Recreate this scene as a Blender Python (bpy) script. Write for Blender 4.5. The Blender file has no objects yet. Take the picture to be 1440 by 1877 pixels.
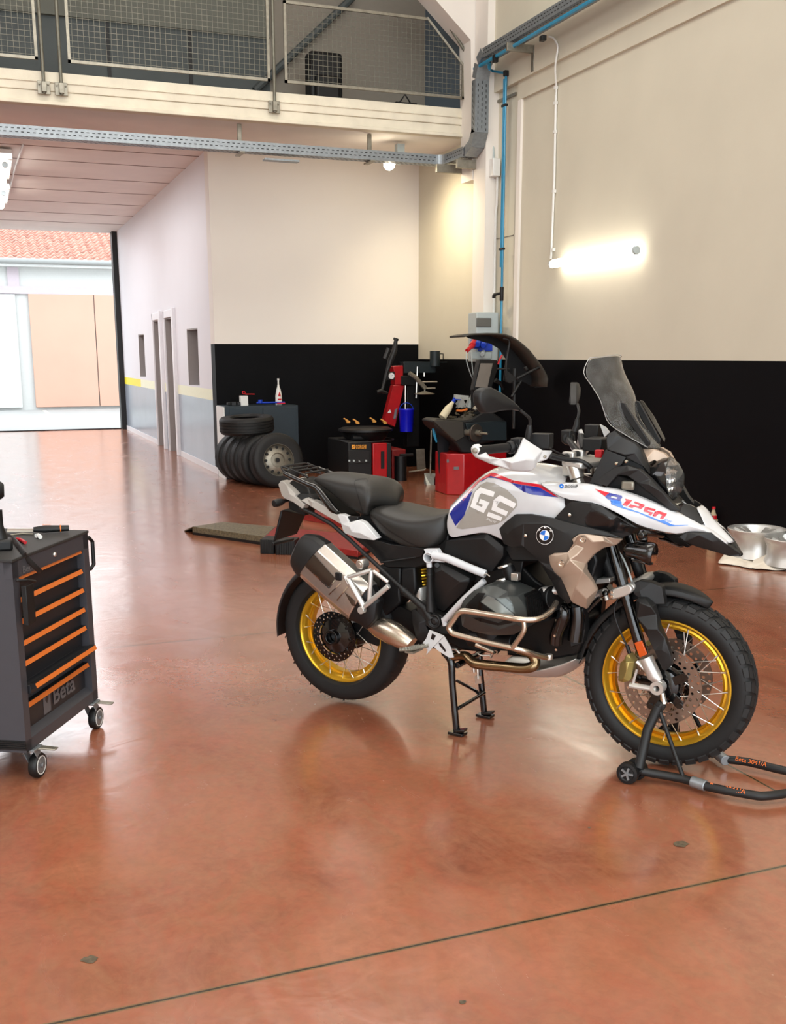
import bpy, bmesh, math, random
import numpy as np
from mathutils import Vector, Matrix, geometry
from mathutils.bvhtree import BVHTree
random.seed(7)
SC = bpy.context.scene
COL = SC.collection
PI = math.pi
# ---------------------------------------------------------------- camera
FPX, PITCH, ROLL, CY, CH, YAW = 1918.7, .2110, -.0018, 1063., 1.6, -.3675
cam_d = bpy.data.cameras.new('camera'); cam = bpy.data.objects.new('camera', cam_d); COL.objects.link(cam)
cam_d.sensor_fit = 'VERTICAL'; cam_d.sensor_height = 24.0
cam_d.lens = 24.0*FPX/1877; cam_d.shift_y = (CY-938.5)/1877; cam_d.clip_end = 200
cam.matrix_world = Matrix.Translation((0, 0, CH)) @ Matrix.Rotation(YAW, 4, 'Z') @ Matrix.Rotation(PI/2-PITCH, 4, 'X') @ Matrix.Rotation(ROLL, 4, 'Z')
SC.camera = cam
# ---------------------------------------------------------------- look
SC.view_settings.view_transform = 'Standard'; SC.view_settings.look = 'None'
SC.view_settings.gamma = 1; SC.view_settings.use_curve_mapping = False
SC.view_settings.exposure = 0.06
SC.cycles.max_bounces = 10; SC.cycles.use_denoising = True; SC.cycles.sample_clamp_indirect = 6
# ---------------------------------------------------------------- world: overcast bright sky
wd = bpy.data.worlds.new('world'); SC.world = wd; wd.use_nodes = True
bg = wd.node_tree.nodes['Background']; bg.inputs[0].default_value = (.88, .95, 1, 1); bg.inputs[1].default_value = 4.0
def area(name, loc, rot, sx, sy, power, col):
    l = bpy.data.lights.new(name, 'AREA'); l.shape = 'RECTANGLE'; l.size = sx; l.size_y = sy; l.energy = power; l.color = col
    o = bpy.data.objects.new(name, l); COL.objects.link(o); o.location = loc; o.rotation_euler = rot; return o
WARM = (1, .80, .56)
area('hall_lamp', (1.5, 4.5, 7.2), (.25, .35, 0), 5.5, 3.0, 215, (1, .98, .90))
area('hall_lamp', (1.5, -1.0, 7.0), (.35, 0, 0), 7, 3, 215, (1, .98, .90))
area('hall_lamp', (2.0, 9.5, 7.2), (-.1, 0, 0), 5, 1.6, 150, (1, .98, .90))
area('low_hall_fill', (.2, 16.5, 4.15), (0, 0, 0), 3.0, 3.2, 130, (.93, .96, 1))  # added pair of fill lights under the mezzanine, brightening the office side wall
area('low_hall_fill', (.2, 21.0, 4.15), (0, 0, 0), 3.0, 3.2, 150, (.93, .96, 1))
area('hall_lamp', (-5.5, 4.0, 5.5), (0, -.9, 0), 3, 6, 160, (.92, .95, 1))
# ---------------------------------------------------------------- pixel -> place helpers
ca, sa = math.cos(YAW), math.sin(YAW)
def ray(px, py):
    xr = (px-720)/FPX; yr = -(py-CY)/FPX
    X = xr*math.cos(ROLL)+yr*math.sin(ROLL); yc = -xr*math.sin(ROLL)+yr*math.cos(ROLL)
    d = (X, math.cos(PITCH)+yc*math.sin(PITCH), -math.sin(PITCH)+yc*math.cos(PITCH))
    return Vector((d[0]*ca-d[1]*sa, d[0]*sa+d[1]*ca, d[2]))
CP = Vector((0, 0, CH))
def onX(px, py, x): d = ray(px, py); return CP+d*(x/d.x)
def onY(px, py, y): d = ray(px, py); return CP+d*(y/d.y)
def onZ(px, py, z=0.): d = ray(px, py); return CP+d*((z-CH)/d.z)
TAG = {'Z1': (500,780,4), 'Z2': (800,780,4), 'Z3': (1040,640,4), 'Z4': (500,960,4), 'Z5': (740,980,4), 'Z6': (1050,1020,3.692),
 'Z7': (840,590,5.143), 'Z8': (0,870,3.238), 'T1': (500,840,8), 'T2': (960,800,8), 'T3': (1120,800,8), 'T4': (1040,960,7.2),
 'T5': (920,1000,8), 'T6': (1100,1160,7.2), 'T7': (680,980,8), 'T8': (800,1120,4.8), 'A1': (0,0,2.5714), 'A2': (480,0,3.4286),
 'A3': (700,0,2.844), 'A4': (0,380,3.4286), 'A5': (380,600,4.264), 'A6': (600,600,5.538), 'A7': (760,560,5.519), 'A8': (1200,880,6), 'P': (0,0,1)}
def px(tag, x, y): a, b, s = TAG[tag]; return a+x/s, b+y/s
BO = Vector((1.497, 4.495, 0)); BA = -.9185
BF = Vector((math.cos(BA), math.sin(BA), 0)); BN = Vector((BF.y, -BF.x, 0))
def toL(P): P = P-BO; return Vector((P.dot(BF), -P.dot(BN), P.z))
def k(tag, x, y, v):                 # point on the motorcycle at side offset v (right positive) -> bike frame
    d = ray(*px(tag, x, y)); s = (v-(CP-BO).dot(BN))/d.dot(BN); return toL(CP+d*s)
def ks(tag, pts, v=None):
    return [k(tag, p[0], p[1], p[2] if len(p) > 2 else v) for p in pts]
# ---------------------------------------------------------------- materials
def s2l(c): return tuple((x/12.92 if x <= .04045 else ((x+.055)/1.055)**2.4) for x in c)
def rgb(r, g, b): return s2l((r/255, g/255, b/255))+(1,)
MATS = {}
def mat(name, col, rough=.5, metal=0., noise=0., nscale=20., bump=0., bscale=60., spec=.5, coat=0., emit=None, es=0., trans=0., ior=1.45, stretch=None, alpha=1.):
    if name in MATS: return MATS[name]
    m = bpy.data.materials.new(name); m.use_nodes = True; nt = m.node_tree; b = nt.nodes['Principled BSDF']; MATS[name] = m
    b.inputs['Base Color'].default_value = col; b.inputs['Roughness'].default_value = rough; b.inputs['Metallic'].default_value = metal
    b.inputs['Specular IOR Level'].default_value = spec; b.inputs['Coat Weight'].default_value = coat; b.inputs['Coat Roughness'].default_value = .05
    b.inputs['IOR'].default_value = ior; b.inputs['Transmission Weight'].default_value = trans; b.inputs['Alpha'].default_value = alpha
    if emit: b.inputs['Emission Color'].default_value = emit; b.inputs['Emission Strength'].default_value = es
    tc = nt.nodes.new('ShaderNodeTexCoord'); src = tc.outputs['Object']
    if stretch:
        mp = nt.nodes.new('ShaderNodeMapping'); mp.inputs['Scale'].default_value = stretch; nt.links.new(src, mp.inputs[0]); src = mp.outputs[0]
    n = nt.nodes.new('ShaderNodeTexNoise'); n.inputs['Scale'].default_value = nscale; n.inputs['Detail'].default_value = 5; nt.links.new(src, n.inputs[0])
    nz = noise if noise else .03
    mx = nt.nodes.new('ShaderNodeMix'); mx.data_type = 'RGBA'; mx.blend_type = 'MULTIPLY'; mx.inputs[0].default_value = 1
    rp = nt.nodes.new('ShaderNodeMapRange'); rp.inputs[1].default_value = .3; rp.inputs[2].default_value = .7; rp.inputs[3].default_value = 1-nz; rp.inputs[4].default_value = 1+nz*.5
    nt.links.new(n.outputs[0], rp.inputs[0]); mx.inputs[6].default_value = col; nt.links.new(rp.outputs[0], mx.inputs[7]); nt.links.new(mx.outputs[2], b.inputs['Base Color'])
    if bump:
        n2 = nt.nodes.new('ShaderNodeTexNoise'); n2.inputs['Scale'].default_value = bscale; nt.links.new(src, n2.inputs[0])
        bp = nt.nodes.new('ShaderNodeBump'); bp.inputs['Strength'].default_value = bump; bp.inputs['Distance'].default_value = .01
        nt.links.new(n2.outputs[0], bp.inputs['Height']); nt.links.new(bp.outputs[0], b.inputs['Normal'])
    return m
M = dict(
 railsteel=mat('dull_rail_steel', rgb(120,118,106), .5, .5, noise=.2, nscale=20),
 plaster=mat('beige_plaster', rgb(208,202,184), .75, noise=.04, nscale=1.5, bump=.08, bscale=14),
 officewhite=mat('white_plaster', rgb(232,226,218), .7, noise=.02, nscale=1.2),
 sidewhite=mat('cool_white_paint', rgb(224,222,226), .5, noise=.02, nscale=1.2),
 blackwall=mat('black_wall_paint', rgb(7,7,10), .55, noise=.3, nscale=2, spec=.12),
 greypanel=mat('grey_glossy_panel', rgb(150,160,172), .22, noise=.05, nscale=2),
 yellowish=mat('pale_yellow_stripe', rgb(238,240,208), .45),
 yellow=mat('yellow_stripe', rgb(240,226,40), .45),
 concrete=mat('painted_concrete', rgb(228,220,200), .8, noise=.10, nscale=5, bump=.25, bscale=18, stretch=(1,1,1)),
 slab=mat('pinkish_ceiling_plaster', rgb(232,224,218), .7, noise=.06, nscale=2, bump=.1, bscale=6),
 galv=mat('galvanised_steel', rgb(150,156,160), .45, .7, noise=.15, nscale=30),
 galvdark=mat('slot_shadow_steel', rgb(40,40,42), .6, .3),
 dullsteel=mat('dull_steel', rgb(150,145,132), .45, .7, noise=.2, nscale=20),
 whiteplastic=mat('white_plastic', rgb(226,226,222), .4),
 greyplastic=mat('grey_plastic', rgb(176,186,186), .4),
 smoke=mat('smoked_cover', rgb(96,96,92), .2),
 bluepipe=mat('blue_pipe', rgb(20,130,170), .35, coat=.3),
 bluep=mat('blue_plastic', rgb(20,60,180), .35),
 redp=mat('red_plastic', rgb(190,25,35), .35),
 redpaint=mat('red_machine_paint', rgb(170,18,24), .35, noise=.12, nscale=12, coat=.3),
 redworn=mat('worn_red_paint', rgb(140,32,30), .45, noise=.3, nscale=25, coat=.2),
 blackp=mat('black_plastic', rgb(15,15,16), .5, noise=.1, bump=.05, bscale=300),
 blackmatte=mat('matte_black_plastic', rgb(25,25,25), .5, noise=.08, nscale=40, bump=.04, bscale=500),
 blackgloss=mat('gloss_black_metal', rgb(9,9,10), .15, .0, coat=.6),
 darkengine=mat('dark_engine_metal', rgb(12,12,13), .45, .2, noise=.3, nscale=40),
 seat=mat('black_seat_vinyl', rgb(36,35,33), .42, noise=.06, nscale=60, bump=.12, bscale=700),
 rubber=mat('tyre_rubber', rgb(22,22,22), .6, noise=.12, nscale=30),
 gold=mat('gold_anodised_rim', rgb(226,178,52), .28, .75),
 white=mat('white_body_paint', rgb(200,200,201), .22, coat=.8),
 whiteguard=mat('white_plastic_guard', rgb(204,204,203), .4),
 tailgrey=mat('light_grey_tail_plastic', rgb(166,160,152), .4),
 champagne=mat('champagne_metal_paint', rgb(172,152,134), .38, .45),
 alu=mat('brushed_aluminium', rgb(214,210,202), .28, .9, noise=.06, nscale=60),
 alucast=mat('cast_aluminium', rgb(205,203,198), .38, .7),
 chrome=mat('chrome', rgb(230,228,220), .12, 1.),
 steel=mat('satin_stainless_steel', rgb(200,188,172), .25, .95),
 goldhdr=mat('heat_tinted_steel', rgb(140,118,88), .2, .95),
 enginegrey=mat('grey_valve_cover', rgb(70,73,72), .35, .4),
 whiteframe=mat('white_frame_paint', rgb(206,208,210), .35),
 disc=mat('brake_disc_steel', rgb(150,132,120), .32, .85, noise=.1, nscale=60),
 caliper=mat('gold_caliper', rgb(178,160,98), .35, .6),
 orange=mat('orange_reflector', rgb(196,78,18), .25, coat=.5),
 red=mat('decal_red', rgb(196,24,46), .25, coat=.6), blue=mat('decal_blue', rgb(18,40,140), .25, coat=.6),
 ltblue=mat('decal_light_blue', rgb(30,110,205), .25, coat=.6), decgrey=mat('decal_grey', rgb(158,154,146), .3, coat=.6),
 decwhite=mat('decal_white', rgb(238,238,236), .25, coat=.6), decblack=mat('decal_black', rgb(14,14,16), .3, coat=.3),
 toolgrey=mat('anthracite_cabinet_paint', rgb(62,62,67), .42, noise=.04), tooldark=mat('dark_drawer_front', rgb(32,33,37), .4),
 toolorange=mat('orange_drawer_strip', rgb(214,112,44), .4), tooltop=mat('black_rubber_mat', rgb(44,43,42), .6, bump=.2, bscale=400),
 greybeta=mat('grey_lettering', rgb(96,94,96), .5),
 screen=None)
def glass(name, col, rough=.02):
    m = bpy.data.materials.new(name); m.use_nodes = True; nt = m.node_tree; nt.nodes.remove(nt.nodes['Principled BSDF'])
    out = nt.nodes['Material Output']; tr = nt.nodes.new('ShaderNodeBsdfTransparent'); tr.inputs[0].default_value = col
    gl = nt.nodes.new('ShaderNodeBsdfGlossy'); gl.inputs['Roughness'].default_value = rough
    fr = nt.nodes.new('ShaderNodeFresnel'); fr.inputs[0].default_value = 1.5
    n = nt.nodes.new('ShaderNodeTexNoise'); n.inputs['Scale'].default_value = 7; mr = nt.nodes.new('ShaderNodeMapRange')
    mr.inputs[1].default_value = .35; mr.inputs[2].default_value = .75; mr.inputs[3].default_value = .04; mr.inputs[4].default_value = .11
    nt.links.new(n.outputs[0], mr.inputs[0])
    df = nt.nodes.new('ShaderNodeBsdfDiffuse'); df.inputs[0].default_value = (.8, .8, .78, 1)
    m1 = nt.nodes.new('ShaderNodeMixShader'); m2 = nt.nodes.new('ShaderNodeMixShader')
    nt.links.new(mr.outputs[0], m1.inputs[0]); nt.links.new(tr.outputs[0], m1.inputs[1]); nt.links.new(df.outputs[0], m1.inputs[2])
    nt.links.new(fr.outputs[0], m2.inputs[0]); nt.links.new(m1.outputs[0], m2.inputs[1]); nt.links.new(gl.outputs[0], m2.inputs[2])
    nt.links.new(m2.outputs[0], out.inputs[0]); return m
M['screen'] = glass('windscreen_acrylic', (.86, .87, .85, 1)); M['lens'] = glass('clear_lens', (.93, .95, .97, 1), .01)
def emis(name, col, s):
    m = bpy.data.materials.new(name); m.use_nodes = True; b = m.node_tree.nodes['Principled BSDF']
    b.inputs['Base Color'].default_value = (.9, .9, .9, 1); b.inputs['Emission Color'].default_value = col; b.inputs['Emission Strength'].default_value = s; return m
# ---------------------------------------------------------------- mesh builder
class MB:
    def __init__(s): s.v = []; s.f = []; s.m = []; s.cur = 0
    def add(s, vs, fs, mi=None):
        o = len(s.v); s.v += [tuple(p) for p in vs]; s.f += [tuple(o+i for i in f) for f in fs]; s.m += [s.cur if mi is None else mi]*len(fs); return s
    def box(s, c, d, rot=None, mi=None, taper=1.):
        R = rot.to_3x3() if rot else Matrix.Identity(3); c = Vector(c)
        vs = [c+R@Vector((x*d[0]/2*(taper if z > 0 else 1), y*d[1]/2*(taper if z > 0 else 1), z*d[2]/2)) for z in (-1, 1) for y in (-1, 1) for x in (-1, 1)]
        return s.add(vs, [(0,2,3,1),(4,5,7,6),(0,1,5,4),(2,6,7,3),(0,4,6,2),(1,3,7,5)], mi)
    def box2(s, a, b, mi=None):
        a, b = Vector(a), Vector(b); return s.box((a+b)/2, [abs(b[i]-a[i]) for i in range(3)], None, mi)
    def tube(s, pts, r, n=10, cap=True, mi=None, smooth=0, closed=False, flat=1.):
        pts = [Vector(p) for p in pts]; rs = list(r) if hasattr(r, '__len__') else [r]*len(pts)
        if smooth: pts, rs = catmull(pts, rs, smooth, closed)
        N = len(pts); vs = []; prev = None
        for i, p in enumerate(pts):
            a = pts[(i-1) % N] if (i > 0 or closed) else p; b = pts[(i+1) % N] if (i < N-1 or closed) else p
            t = (b-a).normalized() if (b-a).length > 1e-9 else Vector((0, 0, 1))
            if prev is None:
                u = t.orthogonal().normalized()
            else:
                u = prev-t*prev.dot(t); u = u.normalized() if u.length > 1e-6 else t.orthogonal().normalized()
            prev = u; w = t.cross(u)
            for j in range(n):
                q = 2*PI*j/n; vs.append(p+u*math.cos(q)*rs[i]+w*math.sin(q)*rs[i]*flat)
        fs = [(i*n+j, i*n+(j+1) % n, ((i+1) % N)*n+(j+1) % n, ((i+1) % N)*n+j) for i in range(N if closed else N-1) for j in range(n)]
        if cap and not closed: fs += [tuple(range(n))[::-1], tuple((N-1)*n+j for j in range(n))]
        return s.add(vs, fs, mi)
    def cyl(s, a, b, r, n=20, mi=None, r2=None): return s.tube([a, b], [r, r if r2 is None else r2], n, True, mi)
    def lathe(s, prof, c, axis, n=32, mi=None, closed=False, ref=None):   # prof: (radius, along)
        c = Vector(c); t = Vector(axis).normalized(); u = ref.normalized() if ref else t.orthogonal().normalized(); w = t.cross(u); P = len(prof)
        vs = [c+t*h+(u*math.cos(2*PI*j/n)+w*math.sin(2*PI*j/n))*r for (r, h) in prof for j in range(n)]
        R = P if closed else P-1
        fs = [(i*n+j, i*n+(j+1) % n, ((i+1) % P)*n+(j+1) % n, ((i+1) % P)*n+j) for i in range(R) for j in range(n)]
        return s.add(vs, fs, mi)
    def slab(s, poly, off, mi=None):       # nonplanar-tolerant prism; poly = list of Vector, off = Vector
        n = len(poly); off = Vector(off); tri = geometry.tessellate_polygon([poly])
        vs = [Vector(p) for p in poly]+[Vector(p)+off for p in poly]
        fs = [tuple(t) for t in tri]+[tuple(i+n for i in t[::-1]) for t in tri]+[(i, (i+1) % n, (i+1) % n+n, i+n) for i in range(n)]
        return s.add(vs, fs, mi)
    def grid(s, rows, mi=None, wrap=False, caps=False):
        R, Cn = len(rows), len(rows[0]); vs = [p for r in rows for p in r]
        fs = [(i*Cn+j, i*Cn+(j+1) % Cn, (i+1)*Cn+(j+1) % Cn, (i+1)*Cn+j) for i in range(R-1) for j in range(Cn if wrap else Cn-1)]
        if caps: fs += [tuple(range(Cn))[::-1], tuple((R-1)*Cn+j for j in range(Cn))]
        return s.add(vs, fs, mi)
    def mesh(s, name, mats, angle=40):
        me = bpy.data.meshes.new(name); me.from_pydata(s.v, [], s.f); me.validate()
        for m in (mats if isinstance(mats, (list, tuple)) else [mats]): me.materials.append(m)
        for p, i in zip(me.polygons, s.m): p.material_index = i
        bm = bmesh.new(); bm.from_mesh(me); bmesh.ops.remove_doubles(bm, verts=bm.verts, dist=1e-5); bmesh.ops.recalc_face_normals(bm, faces=bm.faces); bm.to_mesh(me); bm.free()
        me.polygons.foreach_set('use_smooth', [True]*len(me.polygons)); me.set_sharp_from_angle(angle=math.radians(angle)); return me
    def split(s):                        # clusters of touching pieces -> one builder each, first cluster first
        n = len(s.v); par = list(range(n))
        def fd(a):
            while par[a] != a: par[a] = par[par[a]]; a = par[a]
            return a
        for f in s.f:
            for i in f[1:]: par[fd(i)] = fd(f[0])
        key = {}
        for i, p in enumerate(s.v): key.setdefault((round(p[0], 4), round(p[1], 4), round(p[2], 4)), []).append(i)
        for g in key.values():
            for i in g[1:]: par[fd(i)] = fd(g[0])
        bb = {}
        for f in s.f:
            for i in f:
                r = fd(i); p = s.v[i]; b = bb.setdefault(r, [list(p), list(p)])
                for a in range(3): b[0][a] = min(b[0][a], p[a]); b[1][a] = max(b[1][a], p[a])
        cl = [[{r}, b[0][:], b[1][:]] for r, b in bb.items()]
        if len(cl) > 400: return [s]
        e = .004; ch = True
        while ch:
            ch = False; i = 0
            while i < len(cl):
                j = i+1
                while j < len(cl):
                    if all(cl[i][1][a] <= cl[j][2][a]+e and cl[j][1][a] <= cl[i][2][a]+e for a in range(3)):
                        o = cl.pop(j); cl[i][0] |= o[0]; cl[i][1] = [min(x, y) for x, y in zip(cl[i][1], o[1])]; cl[i][2] = [max(x, y) for x, y in zip(cl[i][2], o[2])]; ch = True
                    else: j += 1
                i += 1
        if len(cl) == 1: return [s]
        out = []; root2 = {r: ci for ci, c in enumerate(cl) for r in c[0]}; order = []
        for f, m in zip(s.f, s.m):
            ci = root2[fd(f[0])]
            if ci not in order: order.append(ci); out.append((MB(), {}))
            mb, mp = out[order.index(ci)]
            for i in f:
                if i not in mp: mp[i] = len(mb.v); mb.v.append(s.v[i])
            mb.f.append(tuple(mp[i] for i in f)); mb.m.append(m)
        return [m for m, _ in out]
    def build(s, name, mats, parent=None, bevel=0, sub=0, solid=0, angle=40, label=None, one=False):
        if parent and not one:
            parts = s.split()
            if len(parts) > 1: return [p.build(name, mats, parent, bevel, sub, solid, angle, label, True) for p in parts][0]
        o = bpy.data.objects.new(name, s.mesh(name, mats, angle)); COL.objects.link(o)
        if parent: o.parent = parent
        if solid: q = o.modifiers.new('s', 'SOLIDIFY'); q.thickness = abs(solid); q.offset = -1 if solid > 0 else 1
        if sub: q = o.modifiers.new('u', 'SUBSURF'); q.levels = sub; q.render_levels = sub
        if bevel: q = o.modifiers.new('b', 'BEVEL'); q.width = bevel; q.segments = 2; q.limit_method = 'ANGLE'; q.angle_limit = math.radians(28)
        if label: o['label'] = label
        return o
def catmull(pts, rs, k_, closed=False):
    P = []; R = []; n = len(pts)
    for i in range(n if closed else n-1):
        if closed: p0, p1, p2, p3 = pts[(i-1) % n], pts[i], pts[(i+1) % n], pts[(i+2) % n]
        else: p0, p1, p2, p3 = pts[max(i-1, 0)], pts[i], pts[i+1], pts[min(i+2, n-1)]
        for j in range(k_):
            t = j/k_; P.append(.5*((2*p1)+(p2-p0)*t+(2*p0-5*p1+4*p2-p3)*t*t+(-p0+3*p1-3*p2+p3)*t**3)); R.append(rs[i]*(1-t)+rs[(i+1) % n]*t)
    if not closed: P.append(pts[-1]); R.append(rs[-1])
    return P, R
def mir(pts): return [Vector((p.x, -p.y, p.z)) for p in pts]
def thing(name, label, cat, loc=(0, 0, 0), rz=0, group=None):
    o = bpy.data.objects.new(name, None); COL.objects.link(o); o.location = loc; o.rotation_euler = (0, 0, rz); o.empty_display_size = .1
    return tag(o, label, cat, group)
def tag(o, label, cat, group=None):
    o['label'] = label; o['category'] = cat
    if group: o['group'] = group
    return o
def struct(mb, name, mats, parent=None, **kw):
    o = mb.build(name, mats, parent, **kw); o['kind'] = 'structure'; return o
def wparts(root):            # world-frame meshes under a root at its base: shift data
    for c in root.children_recursive:
        if c.type == 'MESH' and not c.get('_l'): c.data.transform(Matrix.Rotation(-root.rotation_euler.z, 4, 'Z') @ Matrix.Translation(-root.location)); c['_l'] = 1
    for c in root.children_recursive:
        if '_l' in c: del c['_l']
def text_mesh(txt, size=1., ext=0., shear=0., bold=0.):
    cu = bpy.data.curves.new('t', 'FONT'); cu.body = txt; cu.size = size; cu.extrude = ext; cu.shear = shear; cu.offset = bold; cu.resolution_u = 3
    o = bpy.data.objects.new('t', cu); COL.objects.link(o); bpy.context.view_layer.update()
    me = bpy.data.meshes.new_from_object(o.evaluated_get(bpy.context.evaluated_depsgraph_get()))
    bpy.data.objects.remove(o); bpy.data.curves.remove(cu); return me
def text_on(txt, a, b, up, name, material, parent=None, ext=.0006, shear=0., bold=0., lift=.001):
    # lettering standing on a surface: baseline from a to b (Vectors), up = height vector
    me = text_mesh(txt, 1., 0, shear, bold); xs = [v.co.x for v in me.vertices]; ys = [v.co.y for v in me.vertices]
    x0, x1, y0, y1 = min(xs), max(xs), min(ys), max(ys); X = (b-a); U = Vector(up); Nn = X.cross(U).normalized()
    for v in me.vertices: v.co = a+X*((v.co.x-x0)/(x1-x0))+U*((v.co.y-y0)/(y1-y0))+Nn*lift
    me.materials.clear(); me.materials.append(material)
    for p in me.polygons: p.material_index = 0
    o = bpy.data.objects.new(name, me); COL.objects.link(o)
    if parent: o.parent = parent
    return o
# ================================================================ setting
def q(tag_, x, y, Y): return onY(*px(tag_, x, y), Y)
def qx(tag_, x, y, X): return onX(*px(tag_, x, y), X)
XR, XO, YO = 5.912, 2.95, 14.32
# floor
def floor_mat():
    m = bpy.data.materials.new('red_concrete_floor'); m.use_nodes = True; nt = m.node_tree; b = nt.nodes['Principled BSDF']; L = nt.links.new; N = nt.nodes.new
    tc = N('ShaderNodeTexCoord'); sep = N('ShaderNodeSeparateXYZ'); L(tc.outputs['Object'], sep.inputs[0])
    def noise(sc, det=6, dist=0., rough=.55, stretch=None):
        n = N('ShaderNodeTexNoise'); n.inputs['Scale'].default_value = sc; n.inputs['Detail'].default_value = det; n.inputs['Distortion'].default_value = dist; n.inputs['Roughness'].default_value = rough
        if stretch:
            mp = N('ShaderNodeMapping'); mp.inputs['Scale'].default_value = stretch; mp.inputs['Rotation'].default_value = (0, 0, .5); L(tc.outputs['Object'], mp.inputs[0]); L(mp.outputs[0], n.inputs[0])
        else: L(tc.outputs['Object'], n.inputs[0])
        return n.outputs[0]
    def ramp(src, stops):
        r = N('ShaderNodeValToRGB'); L(src, r.inputs[0]); e = r.color_ramp.elements
        e[0].position, e[0].color = stops[0]; e[1].position, e[1].color = stops[-1]
        for p, c in stops[1:-1]: x = e.new(p); x.color = c
        return r.outputs[0]
    def mixc(f, a, c, mode='MIX'):
        x = N('ShaderNodeMix'); x.data_type = 'RGBA'; x.blend_type = mode
        for i, s in ((0, f), (6, a), (7, c)):
            if hasattr(s, 'links'): L(s, x.inputs[i])
            else: x.inputs[i].default_value = s
        return x.outputs[2]
    base = ramp(noise(1.3, 8, 1.2, .62), [(.3, rgb(130, 77, 55)), (.5, rgb(158, 92, 67)), (.72, rgb(172, 109, 80))])
    blot = ramp(noise(5.5, 8, 2.2, .7, (1, .55, 1)), [(.38, (0, 0, 0, 1)), (.66, (1, 1, 1, 1))])
    base = mixc(blot, base, rgb(152, 100, 73))
    fine = ramp(noise(30, 5, .6, .6), [(.35, (.92, .91, .90, 1)), (.62, (1.04, 1.04, 1.03, 1))])
    base = mixc(1., base, fine, 'MULTIPLY')
    specks = ramp(noise(70, 2), [(.80, (0, 0, 0, 1)), (.82, (1, 1, 1, 1))]); base = mixc(specks, base, rgb(196, 176, 140))
    def joint(axis, pos, w):
        s = N('ShaderNodeMath'); s.operation = 'SUBTRACT'; L(sep.outputs[axis], s.inputs[0]); s.inputs[1].default_value = pos
        a = N('ShaderNodeMath'); a.operation = 'ABSOLUTE'; L(s.outputs[0], a.inputs[0])
        c = N('ShaderNodeMath'); c.operation = 'LESS_THAN'; L(a.outputs[0], c.inputs[0]); c.inputs[1].default_value = w; return c.outputs[0]
    for ax, pos, w in ((1, 2.43, .0045), (1, 5.857, .005), (1, 9.3, .004), (0, 2.66, .0035), (1, 12.9, .004)):
        base = mixc(joint(ax, pos, w*1.9), base, rgb(120, 92, 62)); base = mixc(joint(ax, pos, w*.8), base, rgb(52, 40, 26))
    L(base, b.inputs['Base Color'])
    rr = N('ShaderNodeMapRange'); rr.inputs[3].default_value = .13; rr.inputs[4].default_value = .30; rr.inputs[1].default_value = .3; rr.inputs[2].default_value = .7; L(noise(3.2, 8, 1.5, .65, (1, .5, 1)), rr.inputs[0]); L(rr.outputs[0], b.inputs['Roughness'])
    b.inputs['Specular IOR Level'].default_value = .8; b.inputs['Coat Weight'].default_value = .6; b.inputs['Coat Roughness'].default_value = .17
    bp = N('ShaderNodeBump'); bp.inputs['Strength'].default_value = .10; bp.inputs['Distance'].default_value = .02; L(noise(5, 3, 1.0, .5), bp.inputs['Height']); L(bp.outputs[0], b.inputs['Normal'])
    return m
floor = struct(MB().box2((-10, -7, -.2), (XR+.3, 24.5, 0)), 'floor', floor_mat())
# right wall: black dado, recessed field, raised bands
za = qx('A3', 735, 525, XR).z; zb = onX(1028.75, 116.7, XR).z
w = MB(); w.box2((XR, -7, 0), (XR+.3, 24.5, 1.553), 1); w.box2((XR, -7, 1.553), (XR+.3, 24.5, 9), 0)
w.box2((XR-.03, -7, za), (XR, 11.33, zb), 0); w.box2((XR-.07, -7, zb), (XR, 12.2, 9), 0)
w.box2((XR-.03, 11.25, 1.553), (XR, 11.33, za), 2)
struct(w, 'wall_right', [M['plaster'], M['blackwall'], M['officewhite']])
s = MB(); s.box2(qx('A3', 690, 1226, XR-.01), qx('A3', 542, 1262, XR)+Vector((0, 0, .0))); struct(s, 'trim_1', M['dullsteel'])
s = MB(); s.tube([qx('A3', 568, 553, XR-.01), qx('A3', 710, 490, XR-.01)], .022, 4); struct(s, 'trim_2', M['dullsteel'])
# pilaster + haunch of the roof frame
s = MB(); s.box2((5.75, 11.86, 0), (XR, 12.19, 6.5)); s.box2((5.74, 11.85, 0), (XR, 12.2, 1.553), 1)
hp = [onY(790, -14, 12.2), onY(866, 74, 12.2), onY(868, 330, 12.2), onY(905, 330, 12.2), onY(905, -60, 12.2), onY(760, -60, 12.2)]
s.slab(hp, (0, .32, 0)); struct(s, 'trim_3', [M['officewhite'], M['blackwall']])
# office box: front face and long side
s = MB(); s.box2((XO, YO, 1.76), (XR, YO+.25, 4.25), 0); s.box2((XO, YO, 0), (XR, YO+.25, 1.76), 1); struct(s, 'wall_back', [M['officewhite'], M['blackwall']])
OPEN = [(15.49, 16.33, 1.17, 2.0), (17.45, 18.30, 0, 2.22), (18.78, 19.58, 0, 2.22), (20.9, 21.65, 1.2, 2.02)]
ys = sorted({YO+.25, 24.4}.union(*[{a, b} for a, b, _, _ in OPEN])); zs = sorted({0, .1, 1.0, 1.15, 4.26, 1.17, 1.2, 2.0, 2.02, 2.22})
s = MB()
for i in range(len(ys)-1):
    for j in range(len(zs)-1):
        y, z = (ys[i]+ys[i+1])/2, (zs[j]+zs[j+1])/2
        if any(a < y < b and c < z < d for a, b, c, d in OPEN): continue
        mi = 0 if z > 1.15 else (1 if z > 1.0 else 2)
        if mi == 1 and y > 22.8: mi = 3
        s.box2((XO, ys[i], zs[j]), (XO+.25, ys[i+1], zs[j+1]), mi)
struct(s, 'wall_left', [M['sidewhite'], M['yellowish'], M['greypanel'], M['yellow']])
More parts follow.
